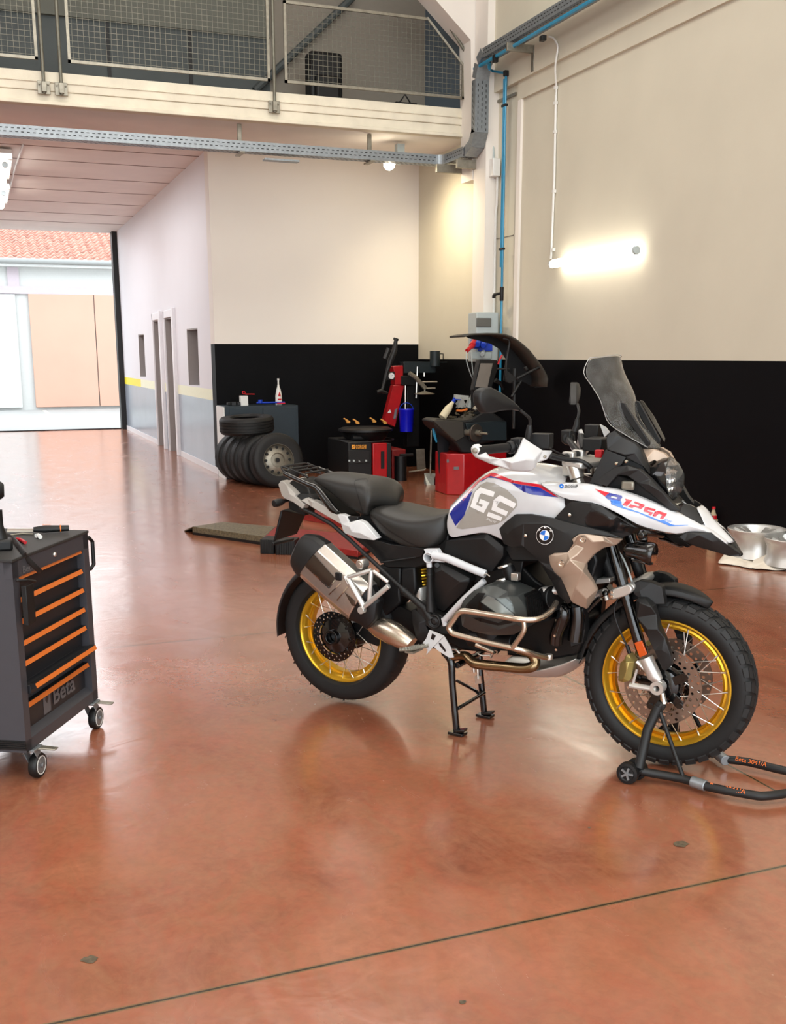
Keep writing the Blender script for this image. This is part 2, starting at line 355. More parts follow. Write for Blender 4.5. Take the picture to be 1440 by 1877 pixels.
greyleaf = mat('grey_brown_door_leaf', rgb(150, 142, 138), .5); greyd = mat('dim_glass', rgb(105, 100, 100), .2); casing = mat('white_casing', rgb(228, 226, 228), .4)
for n, (a, b, c, d) in enumerate(OPEN):
    isd = c == 0; nm = ('door_%d' if isd else 'window_%d') % (n if isd else (1 if n == 0 else 2))
    s = MB(); s.box2((XO+.17, a, c), (XO+.22, b, d), 0 if isd else 1)
    s.box2((XO-.004, b-.012, c), (XO+.17, b-.001, d), 0); s.box2((XO, a, d-.02), (XO+.17, b, d-.001), 0)
    o = struct(s, nm, [greyleaf, greyd])
    if isd:
        f = MB(); f.box2((XO-.05, a-.14, 0), (XO+.02, a, d+.14)); f.box2((XO-.03, a, d), (XO+.0, b+.06, d+.12)); f.box2((XO-.03, b, 0), (XO, b+.05, d+.12))
        f.build('frame', casing, o, bevel=.006)
s = MB(); s.box2((XO-.012, YO+.01, 0), (XO, 17.3, .09)); s.box2((XO-.012, 19.7, 0), (XO, 24.4, .09)); struct(s, 'baseboard_left', casing)
# mezzanine: slab underside, front beam, its back wall
s = MB(); s.box2((-10, 12.6, 4.23), (XR, 24.6, 4.40), 0)
for y in (14.9, 15.9, 17.3, 18.6, 20.0, 21.5, 22.9): s.box2((-10, y, 4.224), (XR, y+.018, 4.232), 1)
s.box2((-10, 13.75, 4.19), (XR, 13.95, 4.23), 0)
struct(s, 'ceiling', [M['slab'], mat('seam_shadow_gap', rgb(150, 132, 126), .8)])
s = MB(); s.box2((-10, 12.5, 4.24), (5.74, 12.75, 4.36)); s.box2((-10, 12.485, 4.36), (5.74, 12.75, 4.55)); s.box2((-10, 12.47, 4.44), (5.74, 12.5, 4.455))
s.box2((-10, 12.47, 4.22), (5.74, 12.6, 4.26)); struct(s, 'trim_4', M['concrete'], bevel=.008)
def stain_mat():
    return mat('stain', rgb(120, 100, 70), .9)
YM = 13.9
xa = onY(203, 110, YM).x; xb = onY(352, 110, YM).x; xc = onY(497, 110, YM).x
pd = mat('dim_grey_panel', rgb(76, 82, 82), .6, noise=.15, nscale=2); pl = mat('grey_upper_wall', rgb(104, 106, 98), .7, noise=.1, nscale=1)
s = MB(); zt = onY(0, 16, YM).z
s.box2((-10, YM, 4.4), (xc, YM+.1, zt), 0); s.box2((xc, YM, 4.4), (XR, YM+.1, 10), 2); s.box2((-10, YM-.06, zt), (xc, YM+.1, 10), 1)
for x in (xa, xb): s.box2((x-.02, YM-.02, 4.4), (x+.02, YM, zt), 3)
struct(s, 'wall_mezzanine', [pd, pl, mat('grey_beige_wall', rgb(136, 129, 118), .75), M['blackp']])
s = MB(); s.tube([onY(470, 165, YM-.1), onY(650, -5, YM-.1)], .045, 8, False); struct(s, 'trim_5', pd)
s = MB(); s.box2((XR-.09, 12.75, 4.4), (XR, 13.9, 9)); struct(s, 'trim_6', mat('shaded_wall_blue_grey', rgb(92, 106, 118), .6))  # right wall's bluish shade put into the colour of this slab
# hall roof, far left wall
s = MB(); s.box2((-10, -7, 7.6), (XR+.3, 24.5, 7.8)); struct(s, 'ceiling_hall', M['officewhite'])
s = MB(); s.box2((-10.2, -7, 0), (-10, 24.5, 7.6)); struct(s, 'wall_far_left', M['plaster'])
s = MB(); s.box2((-10, 24.5, 4.35), (XR, 24.7, 7.6)); s.box2((XO+.2, 24.5, 0), (XR, 24.7, 4.4)); s.box2((-10, 24.5, 0), (-3.2, 24.7, 4.4)); struct(s, 'wall_front', M['sidewhite'])
# big doorway frame and folded dark leaf
s = MB(); s.box2((-3.2, 24.38, 4.30), (3.0, 24.5, 4.37)); s.box2((2.84, 24.2, 0), (2.97, 24.5, 4.33)); s.box2((-3.2, 24.36, 0), (2.9, 24.46, .02)); o = struct(s, 'door_3', M['blackp'])
s = MB(); s.box2((2.975, 24.1, 1.9), (3.0, 24.2, 4.3)); s.build('panel', casing, o)
# yard and building opposite
s = MB(); s.box2((-40, 24.5, -.25), (40, 60, -.02)); ground = struct(s, 'ground', mat('pale_yard_concrete', rgb(160, 160, 158), .8, noise=.08, nscale=2))
YB = 34.6
ow = mat('white_facade', rgb(198, 199, 196), .8); osal = mat('salmon_sliding_door', rgb(200, 158, 138), .6, noise=.03, nscale=1); oband = mat('pink_white_band', rgb(190, 178, 184), .7)
bld = thing('warehouse_building', 'white warehouse with salmon sliding doors and tiled roof across the yard', 'building', (0, YB, 0))
zeave = onY(0, 475, YB).z; zdoor = onY(70, 537, YB).z
s = MB(); s.box2((-20, YB, -.02), (20, YB+4, zeave)); s.build('wall', ow, bld)
s = MB(); s.box2((-20, YB-.08, zdoor), (20, YB, zdoor+.22)); s.box2((onY(15, 500, YB).x, YB-.06, zdoor), (onY(36, 500, YB).x, YB, zeave)); s.build('band', oband, bld)
for a, b in ((68, 178), (179.5, 300)):
    x0, x1 = onY(a, 640, YB-.1).x-(.12 if a < 100 else 0), onY(b, 640, YB-.1).x; s = MB(); s.box2((x0, YB-.12, .06), (x1, YB-.04, zdoor)); s.build('sliding_door', osal, bld, bevel=.01)
s = MB(); s.box2((-5, YB-.12, .06), (onY(36, 640, YB).x, YB-.04, zdoor-.02)); s.build('sliding_door', ow, bld, bevel=.01)
s = MB(); s.tube([(-20, YB-.45, zeave-.02), (20, YB-.45, zeave-.02)], .09, 10); s.box2((-20, YB-.42, zeave-.18), (20, YB, zeave-.08), 1); s.build('gutter', [mat('grey_gutter', rgb(150, 152, 150), .5), ow], bld)
tile = mat('terracotta_roof_tiles', rgb(184, 134, 118), .8, noise=.35, nscale=4)
rows = []; slope = .36; NC = 300
s = MB()
for r in range(17):
    y0 = YB-.5+r*.3; z0 = zeave+.02+(y0-(YB-.5))*slope
    A = []; B = []
    for c in range(NC):
        x = -6+c*.05; bmp = .045*math.sin(2*PI*c/5)+random.uniform(-.008, .008); A.append(Vector((x, y0, z0+.05+bmp))); B.append(Vector((x, y0+.34, z0+.34*slope+bmp)))
    s.grid([[p-Vector((0, 0, .06)) for p in A], A, B])
s.build('roof', tile, bld)
wparts(bld)
MB().box2((onZ(80, 747).x-.05, 29, -.02), (onZ(80, 747).x+.05, 34, -.015)).build('parking_line', M['yellowish'], ground)
# ================================================================ services under the mezzanine and on the walls
def tray(mb, pts, w_, h_, side, slots=True):
    # U tray along straight runs: pts world; side = Vector pointing to open width
    for a, b in zip(pts[:-1], pts[1:]):
        a, b = Vector(a), Vector(b); t = (b-a).normalized(); sd = (side-t*side.dot(t)).normalized(); up = t.cross(sd) if t.cross(sd).z > 0 or abs(t.z) > .7 else sd.cross(t)
        R = Matrix((t, sd, up)).transposed(); Ln = (b-a).length; mid = (a+b)/2
        mb.box(mid, (Ln, w_, .004), R); mb.box(mid+sd*w_/2+up*h_/2, (Ln, .004, h_), R); mb.box(mid-sd*w_/2+up*h_/2, (Ln, .004, h_), R)
        if slots:
            n = int(Ln/.06)
            for i in range(n):
                c = a+t*(i+.5)*.06
                for e in (-1, 1):
                    for row in (.35, .7): mb.box(c+sd*e*w_/2+up*h_*row+t*(.02 if row > .5 else 0), (.03, .0065, .009), R, 1)
                for row in (-.3, 0, .3): mb.box(c+sd*w_*row+t*(.03 if row == 0 else 0), (.03, .009, .0065), R, 1)
tr = thing('cable_tray', 'perforated galvanised cable tray running under the mezzanine to the right-hand corner', 'cable tray', (2.7, 12.72, 3.93))
m_ = MB(); tray(m_, [(-2, 12.72, 3.92), (5.45, 12.72, 3.92)], .16, .11, Vector((0, 1, 0))); m_.build('straight_run', [M['galv'], M['galvdark']], tr)
m_ = MB()
for i in range(6):
    a0, a1 = i*PI/12, (i+1)*PI/12; c = Vector((5.45, 12.55, 3.92))
    p0 = c+Vector((math.sin(a0)*.17, math.cos(a0)*.17, 0)); p1 = c+Vector((math.sin(a1)*.17, math.cos(a1)*.17, 0)); tray(m_, [p0, p1], .16, .11, Vector((0, 1, 0)) if i < 3 else Vector((1, 0, 0)), False)
m_.build('bend', M['galv'], tr)
m_ = MB(); tray(m_, [(5.62, 12.55, 3.92), (5.62, 12.05, 3.92)], .16, .11, Vector((1, 0, 0))); m_.build('corner_run', [M['galv'], M['galvdark']], tr)
m_ = MB()
for x in (3.0, 4.6): m_.box((x, 12.72, 4.07), (.05, .03, .31)); m_.box((x, 12.72, 3.90), (.06, .26, .02))
m_.box2((5.4, 12.5, 3.80), (5.9, 12.55, 3.90)); m_.box2((5.5, 12.12, 3.80), (5.9, 12.17, 3.90)); m_.build('bracket', M['dullsteel'], tr, bevel=.004)
m_ = MB(); m_.box((3.5, 12.75, 3.86), (.42, .12, .02)); m_.build('joint_plate', M['galv'], tr)
wparts(tr)
t2 = thing('cable_tray', 'perforated tray rising up the corner pillar and out along the upper right wall', 'cable tray', (5.66, 11.8, 4.8))
m_ = MB(); pts = [(5.64, 12.05, 3.92), (5.66, 11.90, 4.0), (5.66, 11.80, 4.15), (5.66, 11.80, 4.72), (5.66, 11.74, 4.86), (5.66, 11.62, 4.93)]
for a, b in zip(pts[:-1], pts[1:]): tray(m_, [a, b], .17, .1, Vector((1, 0, 0)), abs(Vector(b).z-Vector(a).z) > .5)
m_.build('riser', [M['galv'], M['galvdark']], t2)
m_ = MB(); tray(m_, [(5.66, 11.62, 4.90), (5.66, 3.0, 4.90)], .18, .10, Vector((1, 0, 0))); m_.build('straight_run', [M['galv'], M['galvdark']], t2)
m_ = MB()
for y in (10.9, 8.2): m_.box2((5.52, y, 4.80), (XR-.03, y+.04, 4.88)); m_.box2((XR-.08, y-.01, 4.62), (XR-.03, y+.05, 4.88))
m_.build('bracket', M['dullsteel'], t2, bevel=.004); wparts(t2)
bp_ = thing('compressed_air_pipe', 'blue compressed air pipe under the wall tray and down beside the pillar', 'pipe', (5.8, 11.5, 3))
X1 = 5.815
top = qx('A3', 655, 385, X1); bot = onX(916, 640, X1)
m_ = MB(); m_.tube([(5.60, 3, 4.85), (5.60, 11.2, 4.85), (5.61, 11.5, 4.845), (5.66, 11.62, 4.80)], .02, 8, smooth=3); m_.tube([(5.66, 11.62, 4.79), qx('A3', 585, 372, X1), top], .014, 8)
m_.tube([top, (X1, top.y, bot.z-.6)], .015, 8); m_.tube([top+Vector((0, .04, -.05)), (X1, top.y+.04, 2.62)], .013, 8); m_.build('pipe', M['bluepipe'], bp_)
m_ = MB()
for yy in (553, 1297): p = qx('A3', 645, yy, X1); m_.box((X1, top.y+.02, p.z), (.04, .1, .025))
m_.box(top, (.05, .05, .06)); p = qx('A3', 626, 1530, X1); m_.cyl((X1, top.y, p.z-.09), (X1, top.y, p.z+.07), .024, 10); m_.cyl((X1, top.y, p.z), (X1-.02, top.y+.16, p.z-.01), .018, 10); m_.cyl((X1-.02, top.y+.16, p.z-.01), (X1-.02, top.y+.17, p.z-.05), .022, 10)
m_.box(qx('A3', 600, 308, 5.6), (.05, .06, .08)); m_.box(qx('A3', 848, 203, 5.6), (.05, .07, .05)); m_.build('fitting', M['blackp'], bp_, bevel=.004); wparts(bp_)
m_ = MB(); a = qx('A3', 880, 195, XR-.09); pts = [a, qx('A3', 905, 205, XR-.09), qx('A3', 925, 250, XR-.09), qx('A3', 912, 350, XR-.085), qx('A3', 917, 460, XR-.02), qx('A3', 915, 520, XR-.02)]
m_.tube(pts, .010, 8, smooth=4); m_.tube([qx('A3', 915, 500, XR-.02), qx('A3', 906, 900, XR-.02), qx('A3', 888, 1330, XR-.02), qx('A3', 885, 1355, XR-.03)], .013, 8)
for yy in (460, 540, 690, 1000, 1305): p = qx('A3', 905+(930-yy)*.02, yy, XR-.02); m_.box(p, (.03, .04, .03))
tag(m_.build('conduit', M['whiteplastic']), 'white conduit dropping down the right wall to the lit tube lamp', 'conduit')
jb = thing('junction_box', 'white junction box on the wall beside the blue pipe', 'junction box', qx('A3', 587, 880, XR-.05))
c = qx('A3', 587, 880, XR-.07); m_ = MB(); m_.box(c, (.1, .20, .2)); m_.build('box', M['whiteplastic'], jb, bevel=.01)
m_ = MB(); m_.tube([c+Vector((0, .05, .1)), c+Vector((0, .12, .25)), c+Vector((-.1, .3, .3))], .012, 8, smooth=4); m_.tube([c+Vector((0, -.0, .1)), c+Vector((0, .05, .28)), c+Vector((-.1, .3, .33))], .012, 8, smooth=4); m_.build('cable', M['greyplastic'], jb)
wparts(jb)
m_ = MB(); zt_, zb_ = c.z-.1, onX(895, 575, XR-.02).z
m_.tube([(XR-.03, c.y+.05, zt_), (XR-.03, c.y+.05, zb_)], .015, 8); m_.tube([(XR-.03, c.y-.03, zt_), (XR-.03, c.y-.03, zt_-.3), (XR-.03, c.y-.0, zt_-.4), (XR-.03, c.y, zb_)], .015, 8)
tag(m_.build('conduit', M['whiteplastic']), 'pair of white conduits between junction box and breaker panel', 'conduit')
# breaker panel with sockets
YP = 11.60
bk = thing('breaker_panel', 'grey wall breaker panel with blue and red industrial sockets on the corner pillar', 'electrical panel', onY(895, 600, YP))
m_ = MB(); m_.box2(onY(875, 573, YP), onY(914, 664, YP)+Vector((0, .24, 0))); m_.build('cabinet', M['greyplastic'], bk, bevel=.012)
m_ = MB(); m_.box2(q('A7', 635, 128, YP-.02), q('A7', 776, 220, YP)); m_.build('window', M['smoke'], bk, bevel=.006)
m_ = MB()
for x0, y0, x1, y1 in ((590, 345, 680, 440), (665, 370, 775, 465)):
    m_.box2(q('A7', x0, y0, YP-.05), q('A7', x1, y1, YP))
m_.cyl(q('A7', 650, 370, YP-.05), q('A7', 640, 400, YP-.14), .035, 14); m_.cyl(q('A7', 715, 380, YP-.05), q('A7', 700, 410, YP-.14), .035, 14); m_.build('socket', M['bluep'], bk, bevel=.006)
m_ = MB(); m_.tube([q('A7', 610, 370, YP-.06), q('A7', 585, 410, YP-.16)], .036, 14); m_.tube([q('A7', 590, 410, YP-.16), q('A7', 535, 460, YP-.22)], .024, 12); m_.build('plug', M['redp'], bk, label='red industrial plug')
m_ = MB(); m_.box2(q('A7', 575, 470, YP-.03), q('A7', 775, 545, YP)); m_.cyl(q('A7', 700, 470, YP-.03), q('A7', 690, 500, YP-.1), .03, 12); m_.build('socket_row', M['greyplastic'], bk, bevel=.008)
m_ = MB(); m_.tube([q('A7', 532, 465, YP-.22), q('A7', 530, 560, YP-.26), q('A7', 565, 680, YP-.24), q('A7', 605, 780, YP-.2)], .006, 6, smooth=4); m_.tube([q('A7', 588, 470, YP-.12), q('A7', 585, 580, YP-.2), q('A7', 605, 760, YP-.2)], .006, 6, smooth=4); m_.build('cord', M['greyplastic'], bk)
wparts(bk)
# lamps
def lamp_tube(name, a, b, r, label, group=None, power=30, es=16):
    t = thing(name, label, 'lamp', (Vector(a)+Vector(b))/2, 0, group); a, b = Vector(a), Vector(b); d = (b-a).normalized()
    m_ = MB(); m_.tube([a, b], r, 16, flat=.8); m_.build('diffuser', emis('lit_diffuser', (1, .93, .80, 1), es), t)
    m_ = MB(); m_.cyl(a-d*.04, a, r*.8, 12); m_.cyl(b, b+d*.04, r*.8, 12); m_.build('end_cap', M['greyplastic'], t, bevel=.006); wparts(t)
    return t
a = onX(1015, 484.5, XR-.11); b = onX(1165, 461.5, XR-.11); b.z = a.z
lamp_tube('tube_lamp', a, b, .05, 'lit tube lamp fixed level on the upper right wall', None, 30, 9)
for i, (p0, p1) in enumerate((((12, 300), (6, 330)), ((9, 352), (3, 380)))):
    a = onZ(*p0, 4.02); b = Vector((a.x, a.y+1.5, 4.02)); lamp_tube('tube_lamp', a, b, .05, ['lit ceiling tube lamp at the top left, nearer of the pair', 'lit ceiling tube lamp at the top left, farther of the pair'][i], None, 20, 7)
    m_ = MB(); m_.box2((a.x-.09, a.y-.1, 4.08), (a.x+.09, a.y+1.6, 4.2)); tag(m_.build('lamp_bracket', M['whiteplastic']), ['white batten holding the nearer ceiling tube lamp', 'white batten holding the farther ceiling tube lamp'][i], 'bracket')
m_ = MB(); m_.tube([onZ(45, 262, 4.18), onZ(30, 305, 4.18), onZ(14, 372, 4.18)], .012, 6); tag(m_.build('conduit', M['whiteplastic']), 'white conduit along the low ceiling between the tube lamps', 'conduit')
sp = thing('spotlight', 'lit spotlight hanging below the mezzanine edge beside the cable tray', 'lamp', (5.15, 13.2, 4.2))
c = onY(714, 300, 13.0); g = onY(735, 283, 13.05)
m_ = MB(); m_.box2(g+Vector((-.05, -.05, .0)), g+Vector((.05, .05, .12))); m_.tube([g, g+Vector((0, 0, -.12)), c+Vector((.1, 0, .02))], .018, 8); m_.build('bracket', M['greyplastic'], sp, bevel=.005)
m_ = MB(); m_.lathe([(.0, 0), (.075, 0), (.06, .05), (.02, .1), (0, .1)], c+Vector((.02, 0, .02)), (.5, .3, .8), 20); m_.build('housing', M['whiteplastic'], sp)
m_ = MB(); m_.lathe([(.0, -.012), (.05, -.01), (.075, .0), (.0, .002)], c+Vector((.02, 0, .02)), (.5, .3, .8), 20); m_.build('lens', emis('spot_lens', (1, .86, .6, 1), 40), sp)
m_ = MB(); m_.lathe([(0, -.06), (.05, -.04), (.072, 0), (.05, .03), (0, .04)], c+Vector((0, -.02, -.02)), (.5, .3, .8), 18); m_.build('bulb', emis('spot_lens2', (1, .9, .68, 1), 40), sp); wparts(sp)
sl = bpy.data.lights.new('spotlight_light', 'SPOT'); sl.energy = 130; sl.color = (1, .84, .58); sl.spot_size = 2.6; sl.spot_blend = 1; sl.shadow_soft_size = .07
so = bpy.data.objects.new('spotlight_light', sl); COL.objects.link(so); so.location = c+Vector((.0, -.10, -.10)); so.rotation_euler = (Vector((5.9, 12.9, 2.2))-so.location).to_track_quat('-Z', 'Y').to_euler()
# ================================================================ mezzanine railing
YR = 12.42
rl = thing('mezzanine_railing', 'steel tube railing with welded wire mesh panels along the mezzanine edge', 'railing', (2.5, YR, 4.5))
def R_(x, y, Y=YR): return onY(x, y, Y)
posts = [(83, 116, 'low'), (115, 118, 'low'), (505, 152, 'l2')]
for (x, y, _) in posts:
    a = R_(x+2, y+60); m_ = MB(); m_.tube([(a.x, YR, 4.32), (a.x, YR, 5.75)], .019, 10); m_.build('post', M['railsteel'], rl)
    m_ = MB(); m_.box((a.x, YR+.03, 4.38), (.13, .02, .13)); m_.box((a.x, YR+.0, 4.38), (.05, .06, .1))
    for dx in (-.045, .045): m_.cyl((a.x+dx, YR+.0, 4.41), (a.x+dx, YR+.03, 4.41), .01, 6)
    m_.build('clamp_plate', M['dullsteel'], rl, bevel=.003, one=True)
def zl(x, yl, yr_, x0, x1): return yl+(yr_-yl)*(x-x0)/(x1-x0)
def mesh_panel(x0, x1, zt0, skew=None):
    zb0 = 4.64; m_ = MB(); m_.box2((x0, YR-.012, zb0), (x1, YR+.012, zb0+.03)); m_.box2((x0, YR-.012, zb0), (x0+.03, YR+.012, zt0))
    if skew is None: m_.box2((x1-.03, YR-.012, zb0), (x1, YR+.012, zt0)); m_.box2((x0, YR-.012, zt0-.03), (x1, YR+.012, zt0))
    else:
        xk, zk = skew; m_.box2((x1-.03, YR-.012, zb0), (x1, YR+.012, zk)); m_.box2((x0, YR-.012, zt0-.03), (xk, YR+.012, zt0)); m_.tube([(xk, YR, zt0), (x1-.01, YR, zk)], .017, 4)
    n = int((x1-x0)/.0565)
    f = m_.build('mesh_frame', M['dullsteel'], rl, one=True); w_ = MB()
    def topz(x): return zt0 if skew is None or x < skew[0] else zt0+(skew[1]-zt0)*(x-skew[0])/(x1-skew[0])
    for i in range(1, n):
        x = x0+(x1-x0)*i/n; w_.tube([(x, YR, zb0), (x, YR, topz(x))],   .0028, 4, False)
    z = zb0+.05
    while z < zt0:
        xe = x1
        if skew and z > skew[1]: xe = skew[0]+(x1-skew[0])*(z-zt0)/(skew[1]-zt0)
        w_.tube([(x0, YR+.004, z), (xe, YR+.004, z)],   .0028, 4, False); z += .0565
    w_.build('wire_mesh', M['railsteel'], rl)
xk = [R_(x, y).x for x, y in ((-60, 60), (70, 60), (125, 60), (497, 100), (524, 100), (853, 180), (786, 60))]
mesh_panel(xk[0]-1, xk[1], 5.62); mesh_panel(xk[2], xk[3], 5.48+.1); mesh_panel(xk[4], xk[5], 5.50, (xk[6], 5.02+.0))
m_ = MB(); h0 = 5.72; e1 = R_(808, 30); m_.tube([(-2, YR, h0), (xk[6]+.05, YR, h0), (xk[5]+.02, YR-.02, 5.15), (xk[5]+.04, YR, 4.3)], .02, 10); m_.build('handrail', M['railsteel'], rl); wparts(rl)
m_ = MB(); m_.tube([(5.82, 12.4, 4.0), (5.82, 12.4, 5.3)], .03, 8); m_.box((5.80, 12.35, 4.5), (.1, .06, .22)); tag(m_.build('conduit', M['whiteplastic']), 'white conduit with small box at the right end of the mezzanine', 'conduit')
# things on the mezzanine
bx = R_(601, 150, 13.1); m_ = MB(); m_.box((bx.x, 13.2, 4.80), (.42, .25, .80)); m_.box((bx.x, 13.05, 4.7), (.32, .08, .45)); st = m_.build('duffel_bag', M['blackp'], bevel=.05); tag(st, 'black bag standing behind the railing on the mezzanine', 'bag')
m_ = MB(); m_.tube([(bx.x-.14, 13.07, 5.18), (bx.x-.2, 13.02, 5.1), (bx.x-.22, 13.02, 4.8)], .01, 6); m_.build('strap', M['blackp'], st)
hx = R_(748, 190, 12.8); m_ = MB(); m_.box((hx.x, 12.85, 4.52), (.28, .1, .24)); m_.tube([(hx.x-.09, 12.85, 4.62), (hx.x, 12.85, 4.74), (hx.x+.09, 12.85, 4.62)], .012, 6); tag(m_.build('lamp_hood', M['blackp'], bevel=.01), 'small black hood-shaped thing on the mezzanine edge near the right end', 'object')
# ================================================================ MOTORCYCLE (bike frame: x forward, y left, z up)
moto = thing('motorcycle', 'white adventure motorcycle with red and blue graphics and gold spoked wheels on its centre stand', 'motorcycle', BO, BA)
V = Vector
def cdt_panel(tagpts, interior, th, name, m_, parent=moto, mirror=True, bevel=.0025, off=None, angle=24, mb=None, keep=False):
    # outline traced as (tag,x,y,v); interior facet points (tag,x,y,v); thickness th towards the bike centre
    P = [(*px(t, x, y), v) for t, x, y, v in tagpts]; Q = [(*px(t, x, y), v) for t, x, y, v in interior]
    allp = P+Q; n = len(P)
    vs2, es, fs, ov, oe, of = geometry.delaunay_2d_cdt([V((a, b)) for a, b, _ in allp], [(i, (i+1) % n) for i in range(n)], [], 1, 1e-4)
    vv = []
    for i, p2 in enumerate(vs2):
        v = allp[ov[i][0]][2] if ov[i] else allp[min(range(len(allp)), key=lambda j: (allp[j][0]-p2.x)**2+(allp[j][1]-p2.y)**2)][2]
        vv.append(k('P', p2.x, p2.y, v))
    off_ = V((0, th, 0)) if off is None else V(off); N = len(vv)
    s = mb or MB(); ed = {}
    for f in fs:
        for i in range(len(f)):
            e = (f[i], f[(i+1) % len(f)]); ed[e] = 1
    bd = [e for e in ed if (e[1], e[0]) not in ed]
    for sgn in ((1, -1) if mirror else (1,)):
        A = vv if sgn == 1 else mir(vv); O = off_ if sgn == 1 else V((off_.x, -off_.y, off_.z))
        s.add(A+[a+O for a in A], [tuple(f) for f in fs]+[tuple(i+N for i in f[::-1]) for f in fs]+[(a, b, b+N, a+N) for a, b in bd])
    if mb: return s
    return s.build(name, m_, parent, bevel=bevel, angle=angle)
def TP(tag_, pts, v=None): return [(tag_, p[0], p[1], p[2] if len(p) > 2 else v) for p in pts]
rayO = toL(CP)
def rayL(x, y): d = ray(x, y); return V((d.dot(BF), -d.dot(BN), d.z)).normalized()
def decal(name, target, groups, lift=.0012, step=5.):
    # groups: list of (material, [poly in pixel coords]); each vertex laid on the panel surface
    dg = bpy.context.evaluated_depsgraph_get(); ev = target.evaluated_get(dg); me = ev.to_mesh()
    bvh = BVHTree.FromPolygons([v.co.copy() for v in me.vertices], [tuple(p.vertices) for p in me.polygons]); ev.to_mesh_clear()
    out = MB(); mats_ = []
    for gi, (m_, polys) in enumerate(groups):
        mats_.append(m_)
        for item in polys:
            bm = bmesh.new()
            if isinstance(item, tuple): vs, fs = item; bv = [bm.verts.new((a, b, 0)) for a, b in vs]; [bm.faces.new([bv[i] for i in f]) for f in fs if len(set(f)) > 2]
            else:
                bv = [bm.verts.new((a, b, 0)) for a, b in item]
                for t in geometry.tessellate_polygon([[V((a, b, 0)) for a, b in item]]):
                    try: bm.faces.new([bv[i] for i in t])
                    except ValueError: pass
            xs = [v.co.x for v in bm.verts]; ys_ = [v.co.y for v in bm.verts]
            for ax, lo, hi in ((0, min(xs), max(xs)), (1, min(ys_), max(ys_))):
                c = math.ceil(lo/step)*step
                while c < hi:
                    pc = (c, 0, 0) if ax == 0 else (0, c, 0); pn = (1, 0, 0) if ax == 0 else (0, 1, 0)
                    bmesh.ops.bisect_plane(bm, geom=bm.verts[:]+bm.edges[:]+bm.faces[:], plane_co=pc, plane_no=pn); c += step
            bm.verts.index_update(); pts = []; ok = []
            for v in bm.verts:
                d = rayL(v.co.x, v.co.y); loc, nr, _, _ = bvh.ray_cast(rayO, d)
                if loc is None: pts.append(None); continue
                if nr.dot(d) > 0: nr = -nr
                pts.append(loc+nr*lift-d*lift*.3)
            good = [p for p in pts if p is not None]
            if good:
                fs = [[v.index for v in f.verts] for f in bm.faces]; fs = [f for f in fs if all(pts[i] is not None for i in f)]
                out.add([p if p is not None else good[0] for p in pts], fs, gi)
            bm.free()
    o = bpy.data.objects.new(name, None) if not out.v else None
    me = bpy.data.meshes.new(name); me.from_pydata(out.v, [], out.f)
    for m_ in mats_: me.materials.append(m_)
    for p, i in zip(me.polygons, out.m): p.material_index = i
    me.polygons.foreach_set('use_smooth', [True]*len(me.polygons))
    o = bpy.data.objects.new(name, me); COL.objects.link(o); o.parent = target; return o
def pp(tag_, pts): return [px(tag_, *p) for p in pts]
def stroke2(tag_, pts, w):
    P = [V(px(tag_, *p)) for p in pts]; w = w/TAG[tag_][2]; L_ = []; R_2 = []
    for i, p in enumerate(P):
        a = (P[i]-P[i-1]).normalized() if i > 0 else (P[1]-P[0]).normalized(); b = (P[i+1]-P[i]).normalized() if i < len(P)-1 else a
        na, nb = V((-a.y, a.x)), V((-b.y, b.x)); n = (na+nb).normalized(); sc = min(1/max(.35, n.dot(na)), 2)
        L_.append(tuple(p+n*w/2*sc)); R_2.append(tuple(p-n*w/2*sc))
    return [[L_[i], L_[i+1], R_2[i+1], R_2[i]] for i in range(len(P)-1)]
def textpoly(txt, a, b, up, shear=0., bold=0.):
    me = text_mesh(txt, 1., 0, shear, bold); xs = [v.co.x for v in me.vertices]; ys_ = [v.co.y for v in me.vertices]
    a, b, up = V(a), V(b), V(up); x0, x1, y0, y1 = min(xs), max(xs), min(ys_), max(ys_)
    vs = [tuple(a+(b-a)*((v.co.x-x0)/(x1-x0))+up*((v.co.y-y0)/(y1-y0))) for v in me.vertices]; return (vs, [tuple(p.vertices) for p in me.polygons])
